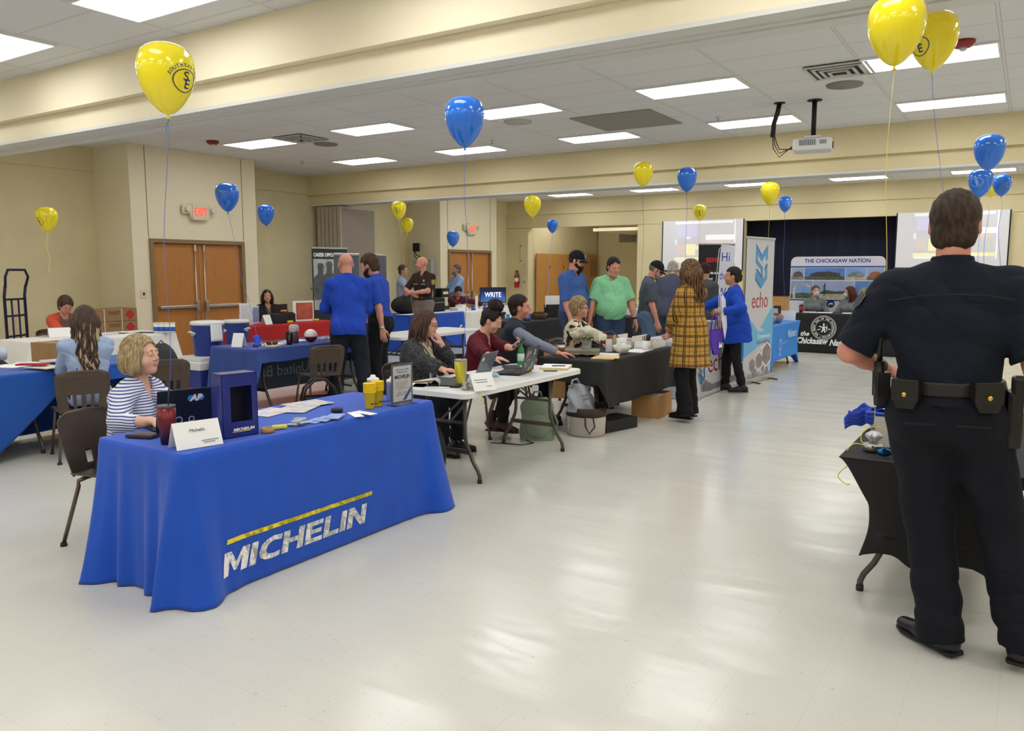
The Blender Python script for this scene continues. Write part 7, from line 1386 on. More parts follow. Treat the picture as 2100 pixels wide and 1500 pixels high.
        if bun:
            for i in range(26):
                a = rnd.uniform(0, 6.28); b = rnd.uniform(0, 3.1); c0 = V3(*bun[:3]); pts = [hp(*(c0+bun[3]*1.02*V3(math.cos(a+k*.35)*math.sin(b+.3*k), math.sin(a+k*.35)*math.sin(b+.3*k), math.cos(b+.3*k)*bun[4]/bun[3]))) for k in range(7)]
                mb.tube(pts, [.003, .007, .008, .008, .008, .006, .002], 6)
        mb.build('locks', m if not streak else mat('hair_streak', streak, .5, var=.2, vs=40), o)
        if streak:
            mb2 = MB()
            for i in range(60):
                a = rnd.uniform(-2.3, 2.3); rr = rnd.uniform(.9, 1.1); x0 = math.sin(a)*.083*rr; y0 = -.02-math.cos(a)*.1*rr; ph = rnd.uniform(0, 6); pts = []; ln = L*rnd.uniform(.8, 1.05)
                for j in range(13):
                    f = j/12; sp = 1+(.24+vol*3)*math.sin(min(1, f*1.3)*PI*.6); pts.append(hp(x0*sp*(.6+.4*min(1, f*4+.35))+wave*f*math.sin(ph+f*ln*45), y0*sp*(.6+.4*min(1, f*4+.35)), .085-(ln+.07)*f))
                r0 = rnd.uniform(.006, .011); mb2.tube(pts, [r0*.5]+[r0]*9+[r0*.8, r0*.5, r0*.15], 6)
            mb2.build('dark_locks', m, o)
SKN = {'fair': ('fair', 'dba690'), 'pink': ('pink', 'd89a86'), 'tan': ('tan', 'c48f72'), 'light': ('light', 'e3b5a0'), 'olive': ('olive', 'c9987c')}
def fab(name, c, wrk=.3, **k):
    nm = 'fabric_'+name
    if nm in MATS: return MATS[nm]
    n = NT(nm); v = k.get('var', .08); cc = [int(c[i:i+2], 16)/255 for i in (0, 2, 4)]
    n.col(n.mix(n.noise(k.get('vs', 30), 4), tuple(x*(1-v) for x in cc), tuple(min(1, x*(1+v)) for x in cc))); n.rough(.88); n.b.inputs['Specular IOR Level'].default_value = .25
    w1 = n.noise(5, 3, stretch=(1, 1, 1.7)); w1 = n.math('ABSOLUTE', n.math('SUBTRACT', w1, .5)); w2 = n.noise(320, 2)
    n.bump(n.math('ADD', n.math('MULTIPLY', n.math('POWER', w1, .6), 1), n.math('MULTIPLY', w2, .035)), wrk, .035); return n.m
# ------------------------------------------------------------------ the people
m_jean = fab('denim', '33435f', vs=60, var=.12); m_jean2 = fab('light_denim', '5a7596', vs=60, var=.14); m_blkp = fab('black_trousers', '17171b'); m_nvp = fab('navy_trousers', '11141d'); m_shoe = mat('black_shoe_leather', '17161a', .35, bump=.1); m_brn = mat('brown_suede_boot', '4d3628', .85, bump=.4, bs=80)
m_belt = mat('black_belt', '100f11', .42, bump=.1); m_gold = mat('brass_snap', 'd8b04a', .25, .9)
def local(J, *w):                                     # world point to the person's own space
    r = J if isinstance(J, tuple) else (J['root'].location, J['root'].rotation_euler.z); p = Vector(w)-Vector(r[0]); return tuple(Matrix.Rotation(-r[1], 3, 'Z') @ p)
def WL(loc, deg): return lambda *w: local((Vector(loc), R(deg)), *w)
# police officer, back to the camera
L = (-.262, 3.84, 0); D = 4; W_ = WL(L, D); m_uni = fab('police_navy', '151a27', bs=400)
J = person('police officer seen from behind in dark navy uniform with duty belt, right foreground', L, D, 1.97, girth=1.12, shw=1.16, hipw=1.1, side=-1.5, head=(-2, 2, 0), hands=(W_(.085, 3.86, .99), W_(-.535, 4.06, 1.19)), poles=((.5, -.8, 0), (-.8, -.5, -.5)),
           feet=((.34, -.04, .095), (.03, -.04, .095)), fdirs=((.2, 1, 0), (-.75, .65, 0)), hcurl=(35, 55), hd=(None, (.85, .1, -.35)), hn=(None, (.3, .4, -.8)), sk='pink', hair=dict(c='3b2f28', th=.007), top=dict(m=m_uni, sleeve=.46, hem=.02, neck='collar', infl=.020, sl_infl=.034, wa=.005, seed=4),
           legs=dict(m=m_nvp, infl=.026, hem=.035, wa=.006, waist=.12, flare=.008), shoes=dict(m=m_shoe), h=.0065, headsc=1.02)
rt = J['root']; tp = J['tp']; T_ = J['T']; s = J['s']; M0 = Matrix(T_.tolist()).to_4x4()
def onback(x, z, y=0.): return tp(x, y, z)
b_ = MB(); bp = [ell(J['tp'](0, -.01, .0), V3(.155*1.1*1.06, .118*1.06, .12)*s, T_, .05), ell(J['tp'](0, .0, .14), V3(.135*1.12, .105*1.12, .13)*s, T_, .08)]
def fbelt(P):
    e = sdf(bp, P, .032); q = (P-J['Pv'].astype(np.float32))@T_.astype(np.float32)/s; return np.maximum(np.maximum(e, -(e+.02)), (np.abs(q[:, 2]-.085)-.026)*s)
sobj('duty_belt', fbelt, bp, m_belt, rt, .0065, pad=.06)
def pouch(x, y, rz, name='belt_pouch', w_=.105, hh=.12, snap=True, d=.05):
    c_ = Vector(tp(x, y, .070)); M = Matrix.Translation(c_) @ M0 @ Matrix.Rotation(R(rz), 4, 'Z'); mb = MB()
    mb.prism([(-w_*.5, hh*.45), (w_*.5, hh*.45), (w_*.5, -hh*.2), (w_*.32, -hh*.55), (-w_*.32, -hh*.55), (-w_*.5, -hh*.2)], 0, d, M @ Matrix.Rotation(PI/2, 4, 'X'))
    mb.box((0, -d, hh*.1), (w_*1.04, .012, hh*.75), M, bev=.005); p_ = mb.build(name, m_belt, rt)
    if snap: mb = MB(); mb.ball((0, -d-.008, -hh*.05), (.0105, .006, .0105), 12, M); mb.build('snap', m_gold, p_)
    return p_
pouch(-.125, -.125, -18); pouch(.115, -.135, 20); pouch(-.205, -.02, -70, 'radio_holder', .075, .15, False)
mb = MB(); M = Matrix.Translation(Vector(tp(-.235, -.045, .12))) @ M0; mb.tube([(0, 0, -.1), (0, 0, .06)], .021, 12); M_ = M; mb.v = [tuple(M @ Vector(v)) for v in mb.v]; n0 = len(mb.v); mb.tube([tuple(M @ Vector((0, 0, .05))), tuple(M @ Vector((.004, 0, .20))), tuple(M @ Vector((.018, .01, .30)))], [.012, .010, .008], 10); mb.build('police_radio', m_belt, rt)
mb = MB(); M = Matrix.Translation(Vector(tp(.215, -.03, .0))) @ M0; mb.box((0, 0, -.03), (.06, .11, .24), M, bev=.02); mb.box((.01, -.02, .1), (.05, .07, .1), M, bev=.015); mb.build('holster', m_belt, rt)
# pocket welts, yoke seam, epaulettes and shoulder patch
mb = MB()
for x in (-.085, .085): mb.box((0, 0, 0), (.12, .006, .007), Matrix.Translation(Vector(tp(x, -.186, -.04))) @ M0)
mb.build('pocket_welt', mat('seam_dark', '0e1118', .8), rt)
mb = MB(); mb.tube([tp(-.2, -.118, .408), tp(-.1, -.142, .425), tp(0, -.146, .43), tp(.1, -.142, .425), tp(.2, -.118, .408)], .0035, 6); mb.build('yoke_seam', mat('seam_dark', '0e1118', .8), rt)
for sg in (-1, 1):
    mb = MB(); a, b = Vector(tp(sg*.085, -.02, .528)), Vector(tp(sg*.20, -.02, .498)); mb.box((0, 0, 0), ((b-a).length, .05, .008), Matrix.Translation((a+b)/2) @ Matrix.Rotation(-math.atan2((b-a).z, (b-a).x) if 0 else -math.atan2((b-a).z, abs((b-a).x))*(1 if sg > 0 else -1), 4, 'Y'), bev=.003); mb.build('epaulette', m_uni, rt)
sh, el = Vector(J['sh'][1]), Vector(J['el'][1]); ax = (el-sh).normalized(); out = Vector((-1, -.35, .35)); out = (out-ax*out.dot(ax)).normalized(); c_ = sh.lerp(el, .30)+out*.094*s; F_ = face(c_, out.cross(ax)*-1, -ax)
mb = MB(); poly(mb, [(-.035, .03), (.035, .03), (.04, -.02), (0, -.05), (-.04, -.02)], 0, .003, F_); mb.build('shoulder_patch', mat('patch_dark', '2a3040', .7), rt); mb = MB(); poly(mb, [(-.035, .03), (.035, .03), (.035, .024), (-.035, .024)], .003, .001, F_); poly(mb, [(-.040, -.02), (-.035, .03), (-.03, .03), (-.034, -.02)], .003, .001, F_); poly(mb, [(.040, -.02), (.035, .03), (.03, .03), (.034, -.02)], .003, .001, F_); poly(mb, [(-.04, -.02), (0, -.05), (.04, -.02), (.034, -.02), (0, -.044), (-.034, -.02)], .003, .001, F_); mb.build('patch_border', m_wht, rt)
mb = MB(); w0, w1 = Vector(J['el'][1]), Vector(J['wr'][1]); p_ = w0.lerp(w1, .78); mb.cyl(p_-(w1-w0).normalized()*.018, p_+(w1-w0).normalized()*.018, .036, n=18); mb.build('watch_band', m_belt, rt)
# striped shirt woman at the near table
n = NT('striped_knit'); x, y, z = n.xyz(); q = n.math('ADD', z, n.math('MULTIPLY', n.noise(6, 2), .012)); f_ = n.math('FRACT', n.math('MULTIPLY', q, 62)); n.col(n.mix(n.math('LESS_THAN', f_, .42), 'd9dbe6', '3a4a8c')); n.rough(.85)
L = (-4.71, 2.84, 0); D = -66; W_ = WL(L, D)
J = person('woman with blonde bob in navy and white striped shirt seated at the near blue table', L, D, 1.69, sit=True, pel=.465, lean=12, head=(-2, -4, 0), girth=1.16, bust=1, hands=(W_(-4.13, 2.64, .80), W_(-4.20, 2.92, .80)), poles=((.7, -.6, -.6), (-.7, -.5, -.7)), hcurl=(25, 25), hd=((0, 1, -.1), (0, 1, -.1)), hn=((0, 0, -1), (0, 0, -1)), sk='light', brow='8a6a4a',
           hair=dict(c='9c8662', c2='b39d76', style='bob', side=.01), top=dict(m=n.m, sleeve=.80, neck='v', nd=.13, hem=-.04, infl=.02, wa=.006), legs=dict(m=m_jean), h=.0045, headsc=1.07)
mb = MB(); F_ = face(J['tp'](-.085, .158, .36), (1, .1, 0), (0, .1, 1)); F_ = face(J['tp'](-.05, .165, .35), (-1, -.1, 0), (0, 0, 1)); text('shirt_logo', 'MICHELIN', .018, F_, m_wht, J['root'])
# woman with long streaked hair, back to the camera
L = (-7.08, 3.92, 0); D = 62; W_ = WL(L, D)
person('woman with long brown hair with blonde streaks in pale blue shirt, seen from behind', L, D, 1.70, sit=True, pel=.54, lean=4, head=(0, 6, 0), hands=(W_(-7.50, 4.17, .80), W_(-7.52, 3.98, .80)), poles=((.35, -.6, -.9), (-.35, -.6, -.9)), hcurl=(25, 25), sk='light', feet=((.12, .38, .085), (-.12, .42, .085)),
       hair=dict(c='4c3c34', style='long', L=.60, wave=.022, streak='b5a084', vol=.018, seed=3), top=dict(m=fab('chambray', '9db2d4'), sleeve=.95, neck='collar', hem=-.1, infl=.02, wa=.007), legs=dict(m=fab('dark_jeans', '2a2c33')), shoes=dict(m=m_shoe), h=.006)
# coral cardigan woman
L = (-11.75, 6.15, 0); D = -98; W_ = WL(L, D)
person('woman with short brown hair in coral cardigan writing at the white table', L, D, 1.64, sit=True, pel=.54, lean=16, head=(0, 26, 0), girth=1.05, bust=1, hands=(W_(-11.15, 5.85, .80), W_(-11.12, 6.3, .80)), hcurl=(40, 30), hn=((0, 0, -1), (0, 0, -1)), sk='fair', glasses='5a4a4a',
       hair=dict(c='4a3a2c', style='short', th=.03, front=.045, top=.01), top=dict(m=fab('taupe_tee', '6a5c54'), sleeve=.3, hem=-.08, infl=.012), over=dict(nm='cardigan', m=fab('coral_knit', 'd0543e'), sleeve=.97, neck='open', open_=.045, hem=-.12, infl=.026), legs=dict(m=m_blkp), h=.009)
# woman behind the red table
L = (-11.72, 9.88, 0); D = -118; W_ = WL(L, D)
person('woman with dark shoulder length hair in black jacket behind the red table', L, D, 1.62, sit=True, pel=.54, lean=0, head=(-8, 0, 0), bust=1, hands=(W_(-11.3, 9.5, .72), W_(-11.3, 9.95, .72)), sk='olive', hair=dict(c='2f2420', style='long', L=.17, wave=.01, vol=.008), top=dict(m=fab('grey_tee', '55504e'), sleeve=.3, hem=-.08, neck='v', nd=.1), over=dict(m=fab('black_jacket', '1a1a1e'), sleeve=.97, neck='open', open_=.02, hem=-.12, infl=.028), legs=dict(m=m_blkp), h=.009)
# bald man and bearded man in blue polos
L = (-6.88, 7.02, 0); D = 50; W_ = WL(L, D)
person('bald man in long sleeved royal blue polo seen from behind at the navy table', L, D, 1.86, girth=1.14, shw=1.12, lean=6, head=(4, 24, 0), hands=((.08, .34, 1.10), (-.10, .36, 1.14)), poles=((.6, -.3, -.6), (-.6, -.3, -.6)), feet=((.20, 0, .09), (-.18, .05, .09)), fdirs=((.3, 1, 0), (-.3, 1, 0)), sk='pink', top=dict(m=fab('royal_polo', '2348b8'), sleeve=.92, neck='collar', hem=-.13, infl=.024, wa=.007, seed=2), legs=dict(m=fab('dark_trousers', '20242e'), infl=.026, flare=.012), shoes=dict(m=m_shoe), h=.0065)
L = (-7.02, 7.72, 0); D = 112; W_ = WL(L, D)
J = person('bearded young man in royal blue polo with hand in pocket, looking down left', L, D, 1.85, lean=5, head=(-4, 22, 0), girth=1.04, hands=(W_(-7.3, 7.85, 1.0), W_(-6.85, 7.58, .90)), poles=((.6, -.8, -.2), (-.5, -1, 0)), sk='fair', hair=dict(c='4a382b', th=.014, top=.012), beard=('3f2e24', 1), brow='3f2e24', top=dict(m=fab('royal_polo2', '2a4cb4'), sleeve=.44, neck='collar', hem=.04, infl=.022, wa=.006, sl_infl=.03), legs=dict(m=m_blkp, infl=.024, belt=m_belt, waist=.11), shoes=dict(m=m_shoe), h=.006)
mb = MB(); w0, w1 = Vector(J['el'][1]), Vector(J['wr'][1]); p_ = w0.lerp(w1, .95); d_ = (w1-w0).normalized()*.012; mb.cyl(p_-d_, p_+d_, .033, n=18); mb.build('wristwatch', m_silver, J['root'])
# far group by the exit
L = (-12.1, 14.1, 0); D = -62; W_ = WL(L, D)
person('man with glasses and crossed arms in pale blue shirt by the far wall', L, D, 1.76, head=(0, 4, 0), hands=((-.08, .23, 1.16), (.10, .24, 1.12)), poles=((1, .2, -.6), (-1, .2, -.6)), sk='fair', glasses='2a2a2c', hair=dict(c='4f4336', th=.009), top=dict(m=fab('pale_blue_shirt', '97a4ba'), sleeve=.95, neck='collar', hem=.03, infl=.02), legs=dict(m=m_blkp), shoes=dict(m=m_shoe), h=.009)
L = (-10.02, 12.3, 0); D = 188; W_ = WL(L, D)
J = person('bald uniformed officer in brown shirt and grey trousers with hands clasped, far left', L, D, 1.90, girth=1.10, shw=1.08, head=(-46, 2, 0), hands=((.10, .25, 1.19), (.04, .29, 1.22)), poles=((1, -.1, -.4), (-1, -.1, -.4)), hcurl=(50, 40), sk='pink', top=dict(m=fab('brown_uniform', '332722'), sleeve=.42, neck='collar', hem=.03, infl=.018), legs=dict(m=fab('taupe_trousers', '7d726c'), infl=.02), shoes=dict(m=m_shoe), h=.0075)
bp2 = [ell(J['tp'](0, -.01, .0), V3(.155*1.05, .118*1.05, .12)*J['s'], J['T'], .05), ell(J['tp'](0, .0, .14), V3(.135*1.1, .105*1.1, .13)*J['s'], J['T'], .08)]
sobj('duty_belt', lambda P: np.maximum(np.maximum(sdf(bp2, P, .03), -(sdf(bp2, P, .01))), (np.abs(((P-J['Pv'].astype(np.float32))@J['T'].astype(np.float32)/J['s'])[:, 2]-.075)-.03)*J['s']), bp2, m_belt, J['root'], .009, pad=.05)
mb = MB()
for x in (-.06, .0, .06): mb.ball(J['tp'](x, .158, .075), (.012, .008, .012), 8)
mb.build('belt_snaps', m_gold, J['root']); mb = MB(); mb.ball(J['tp'](-.09, .135, .385), (.02, .008, .026), 10); mb.build('badge', m_silver, J['root'])
mb = MB()
for x in (-.08, .08): mb.box((0, 0, 0), (.1, .012, .035), Matrix.Translation(Vector(J['tp'](x, .137, .325))))
mb.build('pocket_flaps', mat('taupe_flap', '7d6c66', .8), J['root'])
for sg in (0, 1):
    sh, el = Vector(J['sh'][sg]), Vector(J['el'][sg]); o_ = Vector(((1, -1)[sg], .3, .2)).normalized(); F_ = face(sh.lerp(el, .4)+o_*.074*J['s'], (0, (1, -1)[sg]*1, 0) if 0 else o_.cross(Vector((0, 0, 1))), (0, 0, 1)) ; mb = MB(); poly(mb, [(-.04, .05), (.04, .05), (.045, -.02), (0, -.055), (-.045, -.02)], -.003, .006, F_); mb.build('arm_patch', mat('patch_gold', 'b3a04a', .7), J['root'])
L = (-11.95, 16.0, 0); D = 158; W_ = WL(L, D)
person('grey haired man in light blue shirt standing before the far doors', L, D, 1.78, girth=1.12, belly=.6, head=(-15, 2, 0), hands=((.08, .26, 1.08), (.02, .28, 1.10)), poles=((1, -.2, -.3), (-1, -.2, -.3)), sk='pink', hair=dict(c='6a6058', th=.008), beard=('7d736a', 1), top=dict(m=fab('sky_shirt', '8fa9d6'), sleeve=.95, neck='collar', hem=.03, infl=.022), legs=dict(m=fab('maroon_trousers', '4a2a33')), shoes=dict(m=m_shoe), h=.009)
L = (-11.58, 15.42, 0); D = -128; W_ = WL(L, D)
person('dark haired person in burgundy top bending over the television table', L, D, 1.66, sit=True, pel=.56, lean=22, head=(0, 34, 0), hands=(W_(-10.95, 14.9, .82), W_(-10.9, 15.7, .82)), poles=((1, -.2, .2), (-1, -.2, .2)), sk='tan', hair=dict(c='2f2824', th=.016), top=dict(m=fab('burgundy_far', '57222c'), sleeve=.93, hem=-.1, infl=.02), legs=dict(m=m_blkp), h=.009)
# white table: cardigan, burgundy, vest
n = NT('leopard_knit'); q = n.noise(75, 2); n.col(n.mix(n.math('GREATER_THAN', q, .52), '1d1d20', '454448')); n.rough(.95); n.bump(n.noise(90, 2), .5, .006)
n2 = NT('printed_cream_tee'); q = n2.noise(22, 3); n2.col(n2.mix(n2.math('GREATER_THAN', q, .6), 'd8cfb4', '6a6a5c')); n2.rough(.8)
L = (-4.72, 5.62, 0); D = -84; W_ = WL(L, D)
J = person('woman in speckled charcoal cardigan resting chin on hand at the white table', L, D, 1.68, sit=True, pel=.53, lean=14, side=2, head=(10, 10, 0), girth=1.18, bust=1, belly=.5, hands=(W_(-4.02, 5.28, .79), lambda hp: hp(-.045, .155, -.165)), poles=((.6, -.8, -.8), (-.5, .6, -1)), hcurl=(15, 48), hd=((.0, 1, -.05), (.25, -.35, .9)), hn=((0, 0, -1), (.1, -.95, -.2)), sk='fair', glasses='2c2222', brow='4a3428',
           hair=dict(c='4f3a30', style='long', L=.20, wave=.008, vol=.0, side=.02, seed=6), top=dict(m=n2.m, sleeve=.3, hem=-.08, neck='v', nd=.05, infl=.014), over=dict(nm='cardigan', m=n.m, sleeve=.97, neck='open', open_=.05, hem=-.14, infl=.032, wa=.008, sl_infl=.03), legs=dict(m=m_nvp), shoes=dict(m=m_shoe), h=.005)
mb = MB(); w0, w1 = Vector(J['el'][1]), Vector(J['wr'][1]); p_ = w0.lerp(w1, .9); d_ = (w1-w0).normalized()*.014; mb.cyl(p_-d_, p_+d_, .035, n=18); mb.build('wristwatch', mat('watch_navy', '1d2644', .4), J['root'])
mb = MB(); tp = J['tp']
for sg in (-1, 1): mb.tube([tp(sg*.06, .03, .52), tp(sg*.05, .15, .42), tp(sg*.025, .19, .28), tp(.0, .19, .17)], .005, 6)
mb.build('lanyard', m_black, J['root'])
L = (-4.68, 6.55, 0); D = -82; W_ = WL(L, D)
J = person('woman with dark curly bun in burgundy top looking at her phone', L, D, 1.68, sit=True, pel=.53, lean=13, head=(6, 26, 0), girth=1.16, bust=1.2, hands=(W_(-4.15, 6.10, .84), W_(-4.10, 6.42, .90)), poles=((.7, -.6, -.8), (-.8, -.3, -.9)), hcurl=(20, 60), hd=((-.2, 1, -.1), (.15, .75, .5)), hn=((0, 0, -1), (.6, -.2, .7)), sk='light', brow='2b1f1c', feet=((.10, .36, .14), (-.02, .20, .11)),
           hair=dict(c='2e2320', style='short', th=.012, bun=(0, -.03, .15, .078, .062), front=.05), top=dict(m=fab('burgundy_knit', '5c1a26'), sleeve=.78, neck='v', nd=.17, hem=-.12, infl=.02, wa=.006), legs=dict(m=fab('black_leggings', '1c1b1e'), infl=.004), shoes=dict(m=m_brn, heel=.03, shaft=.09), h=.005)
mb = MB(); hp = J['hp']
for sg in (-1, 1): mb.ball(hp(sg*.034, .068, .112), (.028, .022, .016), 12)
mb.build('sunglasses', m_black, J['root'])
hw = Vector(J['wr'][1]); t = thing('mobile_phone', 'dark mobile phone held by the woman in burgundy', 'phone', J['root'].matrix_basis @ (hw+Vector((.035, .085, .055))), R(-60)); mb = MB(); mb.box((0, 0, 0), (.075, .15, .009), Matrix.Rotation(R(40), 4, 'X') @ Matrix.Rotation(R(15), 4, 'Y'), bev=.003); mb.build('body', m_black, t); mb = MB(); mb.box((0, 0, .0052), (.068, .14, .001), Matrix.Rotation(R(40), 4, 'X') @ Matrix.Rotation(R(15), 4, 'Y')); mb.build('screen', mat('phone_glass', '1c1a1e', .1), t)
L = (-4.70, 7.18, 0); D = -58; W_ = WL(L, D); m_vest = fab('slate_quilted_vest', '2b303b', bs=60, bump=.5)
person('dark haired man in quilted vest over grey shirt, in profile at the white table', L, D, 1.80, sit=True, pel=.56, lean=12, head=(0, 2, 0), girth=1.08, shw=1.05, hands=(W_(-4.0, 7.1, .80), (-.12, .30, .66)), poles=((.9, -.5, -.4), (-.9, -.5, -.4)), hd=((0, 1, -.1), None), hn=((0, 0, -1), None), sk='pink', hair=dict(c='2f2521', th=.01), brow='2b211d',
       top=dict(m=fab('heather_grey_blue', '7c8398'), sleeve=.97, neck='round', hem=-.08, infl=.018, wa=.006), over=dict(nm='vest', m=m_vest, sleeve=0, neck='collar', col=m_vest, hem=-.1, infl=.036), legs=dict(m=m_nvp), shoes=dict(m=m_shoe), h=.0055)
# seated blonde woman with glasses
n = NT('abstract_print'); q = n.noise(14, 3); n.col(n.mix(n.math('GREATER_THAN', q, .54), n.mix(n.math('GREATER_THAN', n.noise(20, 2), .5), 'cdbb94', 'ded5c0'), '1f1c1c')); n.rough(.8)
L = (-4.70, 8.62, 0); D = -78; W_ = WL(L, D)
J = person('woman with swept blonde hair and glasses in patterned jacket at the flower table', L, D, 1.66, sit=True, pel=.54, lean=10, head=(12, 0, 0), girth=1.12, bust=1, hands=(W_(-4.10, 8.35, .80), W_(-4.08, 8.62, .80)), hcurl=(45, 30), hn=((0, 0, -1), (0, 0, -1)), sk='fair', glasses='2a2320', brow='7a5a3c', hair=dict(c='9a8360', style='short', th=.024, top=.016, front=.045),
           top=dict(m=m_blkp, sleeve=.2, hem=-.08, neck='v', nd=.1), over=dict(m=n.m, sleeve=.85, neck='open', open_=.03, hem=-.12, infl=.028, wa=.006), legs=dict(m=m_blkp), shoes=dict(m=m_shoe), h=.006)
mb = MB()
for sg in (-1, 1): mb.ball(J['hp'](sg*.086, -.004, -.05), (.006, .006, .014), 8)
mb.build('earrings', m_silver, J['root'])
# standing men
def caplogo(J):
    mb = MB(); F_ = face(J['hp'](0, .092, .075), J['Hh']@V3(-1, 0, 0), J['Hh']@V3(0, -.25, 1)); poly(mb, [(-.025, .025), (0, .012), (.025, .025), (.025, -.012), (0, -.03), (-.025, -.012)], -.002, .006, F_); mb.build('cap_emblem', mat('emblem_sky', '4aa3e0', .6), J['cap'])
m_capk = fab('black_cap', '17181b')
L = (-5.62, 10.35, 0); D = -98; W_ = WL(L, D)
J = person('heavy bearded man in blue shirt and black cap, left of the man in green', L, D, 1.92, girth=1.32, belly=1, shw=1.05, head=(18, 14, 0), hands=((.26, .16, .92), (-.27, .10, .94)), poles=((.7, -.8, 0), (-.8, -.6, 0)), sk='pink', hair=dict(c='33261f', style='cap', cap_c=m_capk), beard=('221813', 2), top=dict(m=fab('denim_blue_shirt', '3f5e9e'), sleeve=.55, neck='collar', hem=-.0, infl=.024, wa=.007), legs=dict(m=m_jean, belt=m_belt, infl=.016, waist=.06), shoes=dict(m=m_shoe), h=.0075); caplogo(J)
L = (-5.18, 10.72, 0); D = -142; W_ = WL(L, D)
J = person('large dark haired man in mint green polo looking down', L, D, 1.84, girth=1.36, belly=1, shw=1.06, head=(14, 20, 0), hands=((.34, .08, .90), (-.35, .08, .92)), poles=((.8, -.7, 0), (-.8, -.7, 0)), sk='pink', hair=dict(c='2c2420', th=.009), brow='2c2420', top=dict(m=fab('mint_polo', '86c99a'), sleeve=.44, neck='collar', hem=-.06, infl=.026, wa=.008, sl_infl=.034), legs=dict(m=m_jean, infl=.018), shoes=dict(m=m_shoe), h=.0075)
mb = MB(); w0, w1 = Vector(J['el'][1]), Vector(J['wr'][1]); p_ = w0.lerp(w1, .93); d_ = (w1-w0).normalized()*.014; mb.cyl(p_-d_, p_+d_, .036, n=16); mb.build('wristwatch', m_black, J['root'])
L = (-4.84, 11.3, 0); D = -62; W_ = WL(L, D)
J = person('grey bearded man in charcoal polo and black cap with hand in pocket', L, D, 1.80, girth=1.12, belly=.8, head=(-4, 30, 0), lean=2, hands=((.23, .12, .88), (-.24, .0, .9)), poles=((.5, -1, 0), (-.5, -1, 0)), sk='pink', hair=dict(c='6d675f', style='cap', cap_c=m_capk), beard=('8b8378', 1), glasses='3a3a3e', top=dict(m=fab('charcoal_polo', '4d545f'), sleeve=.44, neck='collar', hem=-.04, infl=.022, sl_infl=.032, wa=.006), legs=dict(m=m_jean2, infl=.016), shoes=dict(m=m_shoe), h=.0075); caplogo(J)
L = (-4.95, 12.5, 0); D = 14; W_ = WL(L, D)
person('stooping man in slate purple checked shirt seen from behind', L, D, 1.84, girth=1.15, shw=1.1, lean=14, head=(6, 34, 0), sk='pink', hair=dict(c='a8a098', th=.004), top=dict(m=fab('slate_check', '4e5268'), sleeve=.95, neck='collar', hem=-.12, infl=.024), legs=dict(m=m_jean), shoes=dict(m=m_shoe), h=.009)
L = (-4.28, 12.25, 0); D = -20; W_ = WL(L, D)
person('man in dark grey shirt and cap half hidden behind the woman in plaid', L, D, 1.75, girth=1.15, head=(150, 10, 0) if 0 else (60, 8, 0), sk='tan', hair=dict(c='3a302a', style='cap', cap_c=fab('maroon_cap', '3a1f26')), top=dict(m=fab('dark_grey_tee', '4b4c52'), sleeve=.5, neck='round', hem=-.1, infl=.024), legs=dict(m=m_jean), shoes=dict(m=m_shoe), h=.009)
# plaid jacket woman
n = NT('mustard_plaid'); x, y, z = n.xyz(); w1_ = n.math('MULTIPLY', n.noise(1.5, 1), .008)
def pl(c, per, off, wd): return n.line(n.math('ADD', c, w1_), per, off, wd)
u_ = n.math('MULTIPLY', n.math('ARCTAN2', n.math('ADD', y, .0), n.math('ADD', x, .001)), .184); v_ = z
dk = n.math('MAXIMUM', n.math('MAXIMUM', pl(u_, .105, 0, .007), pl(u_, .105, .016, .005)), n.math('MAXIMUM', pl(v_, .105, 0, .007), pl(v_, .105, .016, .005)))
dk2 = n.math('MAXIMUM', pl(u_, .105, .052, .005), pl(v_, .105, .052, .005)); br = n.math('MAXIMUM', pl(u_, .105, -.004, .03), pl(v_, .105, -.004, .03))
c_ = n.mix(n.math('MULTIPLY', br, .45), 'c0923f', '6e4c24'); c_ = n.mix(n.math('MULTIPLY', dk2, .8), c_, '2a2018'); c_ = n.mix(dk, c_, '17130f'); n.col(c_); n.rough(.9); n.bump(n.noise(120, 2), .3, .004)
L = (-3.08, 8.34, 0); D = 78; W_ = WL(L, D)
J = person('woman with big wavy brown hair in mustard and black plaid jacket, standing', L, D, 1.72, pel=.965, girth=1.05, bust=1, head=(4, 4, 0), hands=((.035, .235, .97), (-.03, .245, .98)), poles=((1, -.5, -.2), (-1, -.5, -.2)), hcurl=(50, 50), hd=((-.6, .4, -.5), (.6, .4, -.5)), sk='fair', feet=((.10, .03, .12), (-.09, -.03, .12)), hair=dict(c='5b4030', c2='8a6a4c', style='big', L=.36, wave=.03, vol=.022, seed=8, front=.05),
           top=dict(m=n.m, sleeve=.95, neck='open', hem=-.36, infl=.022, wa=.004, flare=.03, sl_infl=.026), legs=dict(m=m_blkp, infl=.012, flare=.028, hem=.03), shoes=dict(m=m_shoe, heel=.035), h=.006)
